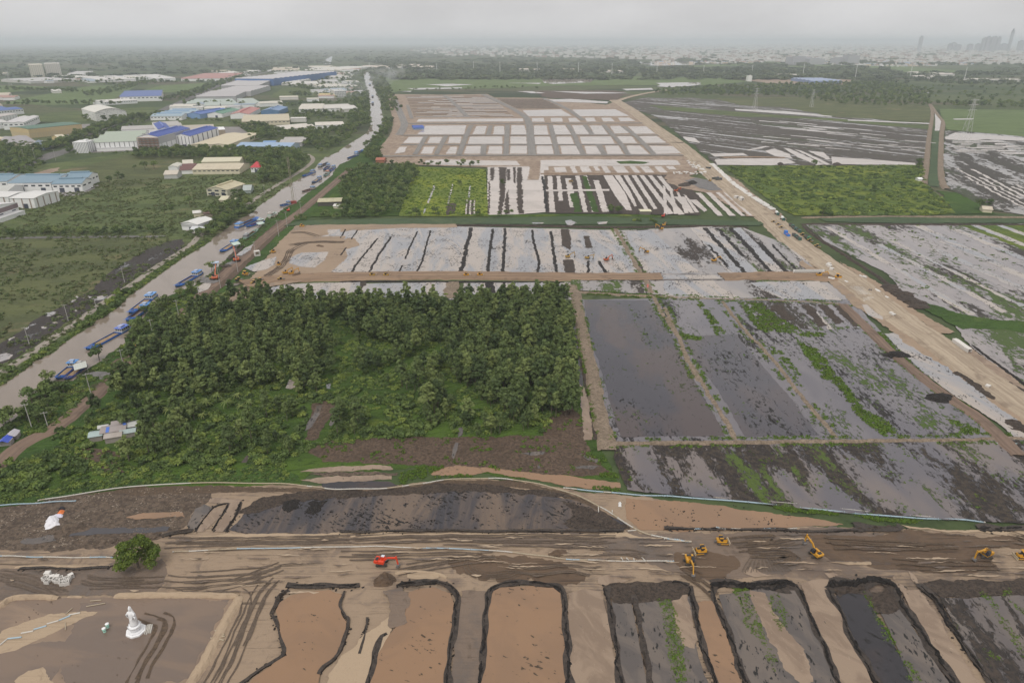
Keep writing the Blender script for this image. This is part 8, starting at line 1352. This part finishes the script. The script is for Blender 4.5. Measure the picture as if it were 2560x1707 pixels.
# concrete pipes beside the earth road
cpm = MB(); cpm.tube((0, -1.25, .75), (0, 1.25, .75), .75, 10); CP = mesh('concrete_pipe', cpm.v, cpm.f, paint((0.62, 0.6, 0.57), .7, .3)); q = random.Random(31); e0 = gp(3, '300 1075 340 1110 440 1205 560 1290 700 1375'); line = dens(e0, False, 0, 3.1); inn = MB()
for i, p in enumerate(line):
    for j in range(2):
        if q.random() < .16: continue
        o = obj('concrete_pipe', CP); o.location = (p.x + 3.0 * j + q.uniform(-.6, .6), p.y + q.uniform(-.5, .5), .15); o.rotation_euler = (0, 0, RY + q.uniform(-.25, .25)); o.scale = (1.25,) * 3; tag(o, 'white concrete pipe in the long double row along the upper earth road', 'pipe', 'concrete pipes along the earth road')
for s, n, r_ in (('120 1040 230 1080 280 1140 200 1110', 26, 4), ('60 1130 280 1130 290 1142 60 1146', 22, 3), ('225 1090 270 1112 262 1130 230 1110', 10, 3)):
    for p in list(pts_in(gp(3, s), .2, None, 400, 5))[:n]: o = obj('concrete_pipe', CP); o.location = (p[0], p[1], .15); o.rotation_euler = (0, 0, q.random() * 3); o.scale = (1.25,) * 3; tag(o, 'white concrete pipe strewn left of the upper earth road', 'pipe', 'concrete pipes left of the upper road')
for k, x, y, a in ((6, 1190, 545, .3), (6, 1400, 608, .4), (6, 1455, 648, .2), (6, 1390, 600, .4), (6, 1285, 508, .1), (6, 1310, 512, .5), (6, 1085, 520, 1), (6, 1100, 525, 2)): o = obj('concrete_pipe', CP); o.location = g1(k, x, y) + Vector((0, 0, .2)); o.rotation_euler = (0, 0, a); o.scale = (1.1,) * 3; tag(o, 'white concrete pipe lying singly at the edge of the lower earth road', 'pipe', 'single pipes by the lower road')
lpm = MB(); lpm.tube((-3, 0, .6), (3, 0, .6), .6, 10); LP = mesh('long_pipe', lpm.v, lpm.f, paint((0.7, 0.69, 0.66), .6, .2))
for i in range(14):
    x, y = 1240 + 4.6 * i + (i % 2) * 26, 578 + 3.9 * i; o = obj('long_pipe', LP); o.location = g1(6, x, y) + Vector((0, 0, .25)); o.rotation_euler = (0, 0, .05); tag(o, 'long white pipe in the big heap on the earth road junction', 'pipe', 'heap of long white pipes')
for i, (x, y) in enumerate(((1318, 652), (1320, 660), (1322, 668), (1345, 646), (1347, 654))): o = obj('long_pipe', LP); o.location = g1(6, x, y) + Vector((0, 0, .25)); o.rotation_euler = (0, 0, .05); o.scale = (.7, 1, 1); tag(o, 'long white pipe in the two small groups below the big heap', 'pipe', 'two small groups of long pipes')
# square culvert frames
cb_ = MB(); S2, T = .75, .16
for y in (-.6, .6): pass
cb_.box((0, 0, 0), (1.5, 1.3, T)); cb_.box((0, 0, 1.5 - T), (1.5, 1.3, T)); cb_.box((-S2 + T / 2, 0, T), (T, 1.3, 1.5 - 2 * T)); cb_.box((S2 - T / 2, 0, T), (T, 1.3, 1.5 - 2 * T)); CU = mesh('box_culvert', cb_.v, cb_.f, paint((0.66, 0.63, 0.59), .7, .3))
def culvert(k, x, y, rz, s, label, group, tilt=0): o = obj('box_culvert', CU); o.location = g1(k, x, y) + Vector((0, 0, .12 + (.65 * s if tilt else 0))); o.rotation_euler = (tilt, 0, rz); o.scale = (s,) * 3; tag(o, label, 'culvert', group)
for x, y, a in ((286, 893, 1.2), (318, 880, .2), (345, 890, .4), (362, 880, .9), (378, 890, .3), (400, 888, .6), (355, 905, 1.3), (385, 902, .2), (412, 900, .5), (412, 918, .4), (440, 905, .1), (436, 890, .7), (455, 890, .2), (468, 880, .9), (440, 915, .5), (320, 906, .1), (332, 896, .8)): culvert(7, x, y, a, .92, 'white hollow concrete box lying in the cluster on wet sand', 'white concrete boxes on the sand', math.pi / 2 if int(x) % 3 else 0)
culvert(7, 318, 872, .1, 1.1, 'larger white concrete box at the top of the cluster on wet sand', None)
for i in range(34): culvert(6, 852 + 11.4 * (i // 2), 484 - 9 * (i % 2), .1, 1.35, 'white concrete box in the double row behind the fill road', 'double row of concrete boxes')
for i in range(12): culvert(6, 1900 + 7.5 * i, 938 + 5.4 * i, .25, 1.7, 'white concrete box in the slanting row right of the earth road', 'slanting row of concrete boxes')
for x, y in ((1068, 440), (1080, 448), (1075, 436), (1092, 468)): culvert(6, x, y, .8, 1.8, 'white concrete box beside the road junction', 'boxes at the junction')
for k, x, y in ((3, 470, 1305), (3, 505, 1318), (3, 500, 1310), (4, 1682, 365)): culvert(k, x, y, .6, 2.6, 'big white concrete ring or box at a road edge', 'big boxes at road edges')
for x, y in ((1480, 755), (1495, 765), (2110, 1235)): culvert(6, x, y, .6, 1.4, 'white block at the lower edge of the earth road', 'blocks below the earth road')
# --- the white statue
c = g1(7, 890, 1232); st = thing('statue', 'tall white robed statue on a lotus plinth over the wet sand', 'statue', tuple(c + Vector((0, 0, .12))), -math.pi / 2 - .2); MW = paint((0.82, 0.82, 0.83), .5, .06)
def ring(cx, cy, z, rx, ry, n=12, ph=0): return [(cx + rx * math.cos(2 * math.pi * i / n + ph), cy + ry * math.sin(2 * math.pi * i / n + ph), z) for i in range(n)]
b = MB(); b.loft([ring(0, 0, 0, 2.6, 2.6, 8, .2), ring(0, 0, .45, 2.6, 2.6, 8, .2), ring(0, 0, .5, 2.1, 2.1, 8, .2), ring(0, 0, .8, 2.1, 2.1, 8, .2)]); b.build('octagonal_base', MW, st)
b = MB(); b.loft([ring(0, 0, .8, 1.3, 1.3, 16), ring(0, 0, 1.2, 1.05, 1.05, 16), ring(0, 0, 1.6, 1.1, 1.1, 16), ring(0, 0, 1.9, 1.5, 1.5, 16), ring(0, 0, 2.3, 1.55, 1.55, 16), ring(0, 0, 2.5, 1.3, 1.3, 16)]); lo_ = b.build('lotus_plinth', MW, st, True)
for i in range(12):
    a = 2 * math.pi * i / 12; b = MB(); ca, sa = math.cos(a), math.sin(a); b.add([(1.35 * ca - .35 * sa, 1.35 * sa + .35 * ca, 1.75), (1.35 * ca + .35 * sa, 1.35 * sa - .35 * ca, 1.75), (1.72 * ca + .3 * sa, 1.72 * sa - .3 * ca, 2.2), (1.78 * ca, 1.78 * sa, 2.55), (1.72 * ca - .3 * sa, 1.72 * sa + .3 * ca, 2.2)], [(0, 1, 2, 3, 4)]); b.build('petal', MW, lo_)
b = MB(); b.loft([ring(.0, 0, 2.5, 1.0, 1.15), ring(.02, 0, 3.2, .88, 1.0), ring(.05, 0, 4.2, .75, .88), ring(.02, 0, 5.2, .72, .85), ring(0, 0, 6.0, .7, .95), ring(.02, 0, 6.7, .68, .98), ring(0, 0, 7.15, .5, .85), ring(-.02, 0, 7.4, .28, .42), ring(0, 0, 7.6, .24, .25), ring(.05, 0, 7.85, .36, .36), ring(.07, 0, 8.2, .4, .37), ring(.02, 0, 8.6, .33, .32), ring(-.02, 0, 8.9, .22, .22), ring(-.05, 0, 9.15, .1, .1)])
def limb(pts, rs, n=8):
    secs = []
    for i, (p, r) in enumerate(zip(pts, rs)):
        p = Vector(p); d = (Vector(pts[min(i + 1, len(pts) - 1)]) - Vector(pts[max(i - 1, 0)])).normalized(); a = d.orthogonal().normalized(); e = d.cross(a); secs.append([tuple(p + (a * math.cos(t) + e * math.sin(t)) * r) for t in [2 * math.pi * j / n for j in range(n)]])
    b.loft(secs)
limb([(0, -.8, 6.9), (.25, -1.05, 6.2), (.7, -.85, 6.1), (.85, -.8, 6.6), (.85, -.78, 7.0)], [.3, .3, .2, .13, .08]); limb([(0, .8, 6.9), (.2, 1.05, 6.1), (.6, .85, 5.6), (1.2, .6, 5.5), (1.45, .5, 5.5)], [.3, .34, .26, .12, .08]); limb([(.2, .98, 6.0), (.25, 1.1, 5.3), (.3, 1.0, 4.7)], [.3, .3, .1]); limb([(.2, -.98, 6.1), (.25, -1.0, 5.4), (.2, -.92, 4.9)], [.28, .26, .1])
b.build('robed_figure', MW, st, True); b = MB(); b.loft([ring(-.35, 0, 3.0, .75, 1.15), ring(-.3, 0, 4.6, .62, .98), ring(-.28, 0, 6.2, .6, 1.02), ring(-.2, 0, 7.3, .38, .7), ring(-.18, 0, 8.0, .32, .45), ring(-.15, 0, 8.75, .25, .35), ring(-.1, 0, 8.95, .1, .15)]); b.build('veil', MW, st, True)
for x, y, lab in ((685, 1235, 'small green white urn on the sand, left one near the statue'), (706, 1205, 'small green white urn on the sand, right one near the statue')):
    t = thing('urn', lab, 'urn', tuple(g1(7, x, y) + Vector((0, 0, .12)))); b = MB(); b.loft([ring(0, 0, 0, .4, .4), ring(0, 0, .3, .3, .3), ring(0, 0, .8, .5, .5), ring(0, 0, 1.2, .35, .35), ring(0, 0, 1.35, .5, .5)]); b.build('body', paint((0.35, 0.62, 0.52), .4), t); b = MB(); b.loft([ring(0, 0, 1.35, .52, .52), ring(0, 0, 1.5, .3, .3)]); b.build('rim', MW, t)
# tarpaulins, heaps and small things
def tarp(k, s, label, col, h=.7, seed=1, cat='tarpaulin'):
    P = gp(k, s); c = sum(P, Vector()) / len(P); q = random.Random(seed); rings = 5; n = 24; v = [(0, 0, h)]; pl = dens(P, True, 0, max(.5, sum((P[i] - P[i - 1]).length for i in range(len(P))) / n)); n = len(pl)
    for k2 in range(1, rings + 1):
        for p in pl: d = (p - c) * (k2 / rings); w_ = warp(d + Vector((seed, 0, 0)), .35, 2.0) - Vector((seed, 0, 0)); v.append((w_.x, w_.y, max(.05, h * (1 - (k2 / rings) ** 2) + .35 * h * nz((w_.x, w_.y), .8, seed) * (1 if k2 < rings else .3))))
    f = [(0, 1 + i, 1 + (i + 1) % n) for i in range(n)] + [(1 + a * n + i, 1 + a * n + n + i, 1 + a * n + n + (i + 1) % n, 1 + a * n + (i + 1) % n) for a in range(rings - 1) for i in range(n)]
    o = obj('tarpaulin', mesh('tarpaulin', v, f, paint(col, .6, .1))); o.location = c + Vector((0, 0, .12)); return tag(o, label, cat)
tarp(7, '290 570 300 510 330 480 370 470 385 500 390 540 350 555 320 565', 'crumpled white tarpaulin on the cleared ground at left', (0.74, 0.73, 0.76), 1.3, 1); tarp(7, '372 466 395 440 425 442 420 462 400 470', 'orange cloth above the crumpled white tarpaulin', (0.72, 0.2, 0.06), .9, 2); tarp(7, '385 438 395 425 425 422 425 438', 'black plastic bundle above the orange cloth', (0.02, 0.02, 0.025), .9, 3); tarp(7, '360 470 385 462 415 472 410 488 380 490', 'lilac white cloth scraps between the tarpaulin and orange cloth', (0.6, 0.58, 0.68), .6, 4)
tarp(6, '2140 15 2180 0 2250 5 2300 10 2260 25 2200 22', 'pale turquoise plastic sheets at the far right bund', (0.5, 0.62, 0.62), .8, 7) if False else None
tarp(9, '2130 5 2180 0 2230 -4 2300 5 2352 12 2260 22 2180 20', 'pale turquoise plastic sheets on the bund at the right edge', (0.46, 0.58, 0.58), .8, 7); tarp(8, '1815 400 1840 398 1842 418 1820 420', 'small white tank by the end of the curved pipe', (0.75, 0.75, 0.74), 1.4, 8, 'tank'); tarp(5, '2003 565 2015 560 2020 575 2008 582', 'red white parasol group on the bund crossing', (0.7, 0.2, 0.17), 2.0, 9, 'parasol')
tarp(4, '1420 1400 1500 1400 1500 1420 1430 1420', '', (0.7, 0.7, 0.7)) if False else None
for k, s, lab, h, m in ((4, '560 1130 620 1120 700 1130 760 1150 700 1175 620 1160', 'grey gravel heap by the canal road, under the lying pole', 1.6, 'greysand'), (4, '1300 520 1370 510 1400 530 1330 540', 'grey crushed stone spilled beside the stone barge', 1.2, 'greysand'), (4, '1520 430 1600 385 1540 400 1460 420', 'grey stone spoil at the foot of the upright boom', 1.2, 'greysand'), (3, '150 1190 200 1185 215 1210 170 1215', 'black spoil heap beside the gravel area', 3.0, 'peat'), (3, '85 1195 150 1195 200 1225 110 1230', 'brown spoil heap left of the gravel area', 2.4, 'peat2'), (4, '1900 490 1985 485 1960 505 1910 508', 'brown sand heap under the two yellow excavators', 2.2, 'dug'), (4, '2050 300 2110 295 2130 312 2070 318', 'low brown sand heap in the sandy works', 1.6, 'dug'), (4, '700 1060 860 1020 850 1040 720 1080', 'pile of bare branches beside the canal road', .9, 'debris'), (3, '720 1080 760 1068 800 1082', 'dark heap at the field edge, left one', 3, 'peat2'), (3, '1095 1085 1130 1068 1160 1085', 'dark heap at the field edge, right one', 3, 'peat2')):
    P = gp(k, s); c = sum(P, Vector()) / len(P); rx = max((p - c).length for p in P); d = max(P, key=lambda p: (p - c).length) - c; o = mound('heap', (0, 0, 0), rx, rx * .45, h, MAT[m], math.atan2(d.y, d.x), int(c.x) % 9); o.location = c; tag(o, lab, 'heap')
b = MB(); bq = random.Random(3); cc = g1(4, 650, 1215)
for i in range(260):
    p = Vector((bq.uniform(-14, 14), bq.uniform(-7, 7), .1 + bq.random() * .8)); p = Vector((p.x * .86 + p.y * .5, p.y * .86 + p.x * .75, p.z)); d = Vector((bq.uniform(-1, 1), bq.uniform(-1, 1), bq.uniform(-.1, .35))).normalized() * bq.uniform(1, 3); b.tube(cc + p, cc + p + d, .06, 3, .02)
kind(b.build('dead_branches', paint((0.17, 0.125, 0.1), .9, .3)), 'stuff')
# two riders on motorbikes on the earth road
for x, y, lab in ((1336, 604, 'dark motorbike on the earth road, left one of two'), (1349, 605, 'dark motorbike on the earth road, right one of two')):
    c = g1(6, x, y) + Vector((0, 0, .95)); t = thing('motorbike', lab, 'motorbike', tuple(c), RY)
    for wx in (-.6, .6): b = MB(); b.tube((wx, -.06, .3), (wx, .06, .3), .3, 10); b.build('wheel', M_BLACK, t)
    b = MB(); b.box((0, 0, .35), (1.0, .25, .4)); b.bar((.5, 0, .5), (.45, 0, 1.0), .08, .08); b.bar((.45, -.3, 1.0), (.45, .3, 1.0), .05, .05); b.build('frame', M_IRON, t); b = MB(); b.box((-.15, 0, .753), (.7, .28, .1)); b.build('seat', M_BLACK, t)
    b = MB(); b.loft([ring(-.1, 0, .83, .17, .22), ring(-.05, 0, 1.1, .15, .2), ring(.02, 0, 1.38, .13, .22), ring(.04, 0, 1.46, .06, .07), ring(.06, 0, 1.55, .1, .09), ring(.06, 0, 1.68, .11, .1), ring(.04, 0, 1.78, .06, .06)]); limb([(.02, -.2, 1.35), (.2, -.27, 1.15), (.45, -.27, 1.05)], [.07, .05, .04]); limb([(.02, .2, 1.35), (.2, .27, 1.15), (.45, .27, 1.05)], [.07, .05, .04]); limb([(-.05, -.12, .88), (.3, -.2, .78), (.1, -.2, .35)], [.1, .08, .05]); limb([(-.05, .12, .88), (.3, .2, .78), (.1, .2, .35)], [.1, .08, .05])
    o = b.build('person', paint((0.1, 0.1, 0.13), .8), None, True); o.location = c; o.rotation_euler = (0, 0, RY); tag(o, lab.replace('dark motorbike', 'person in dark clothes riding a motorbike'), 'person')
# ---------------------------------------------------------------- smoke and the air itself
def smoke(k, x, y, rx, ry, h, d, seed):
    c = g1(k, x, y); b = MB(); secs = [[(rx * r * math.cos(a) + lean, ry * r * math.sin(a), z * h) for a in [2 * math.pi * i / 12 for i in range(12)]] for z, r, lean in ((.02, .15, 0), (.2, .45, rx * .1), (.45, .8, rx * .35), (.75, 1, rx * .7), (1, .6, rx * 1.1))]; b.loft(secs)
    s = Sh('smoke'); p = s.ocoord(); n = s.noise(s.xf(p, 0, (1, 1, 1.6), (seed, 0, 0)), 0.03, 4, .6, .5); v = s.n('ShaderNodeVolumePrincipled'); v.inputs['Color'].default_value = (.85, .88, .92, 1); s.put(v.inputs['Density'], s.rng(n, .46, .72, 0, d)); s.t.links.new(v.outputs[0], s.out.inputs['Volume'])
    o = b.build('smoke', s.m, None, True); o.location = c; kind(o, 'stuff')
smoke(1, 2120, 690, 70, 60, 60, .011, 3); smoke(1, 2300, 660, 90, 80, 85, .009, 9)
hz = MB(); hz.box((0, 27500, -1.5), (62000, 56000, 242))
s = Sh('air'); v = s.n('ShaderNodeVolumePrincipled'); v.inputs['Color'].default_value = (.86, .92, .99, 1); v.inputs['Density'].default_value = HAZE_DENSITY; v.inputs['Anisotropy'].default_value = 0.0; s.t.links.new(v.outputs[0], s.out.inputs['Volume'])
kind(hz.build('haze', s.m), 'stuff')
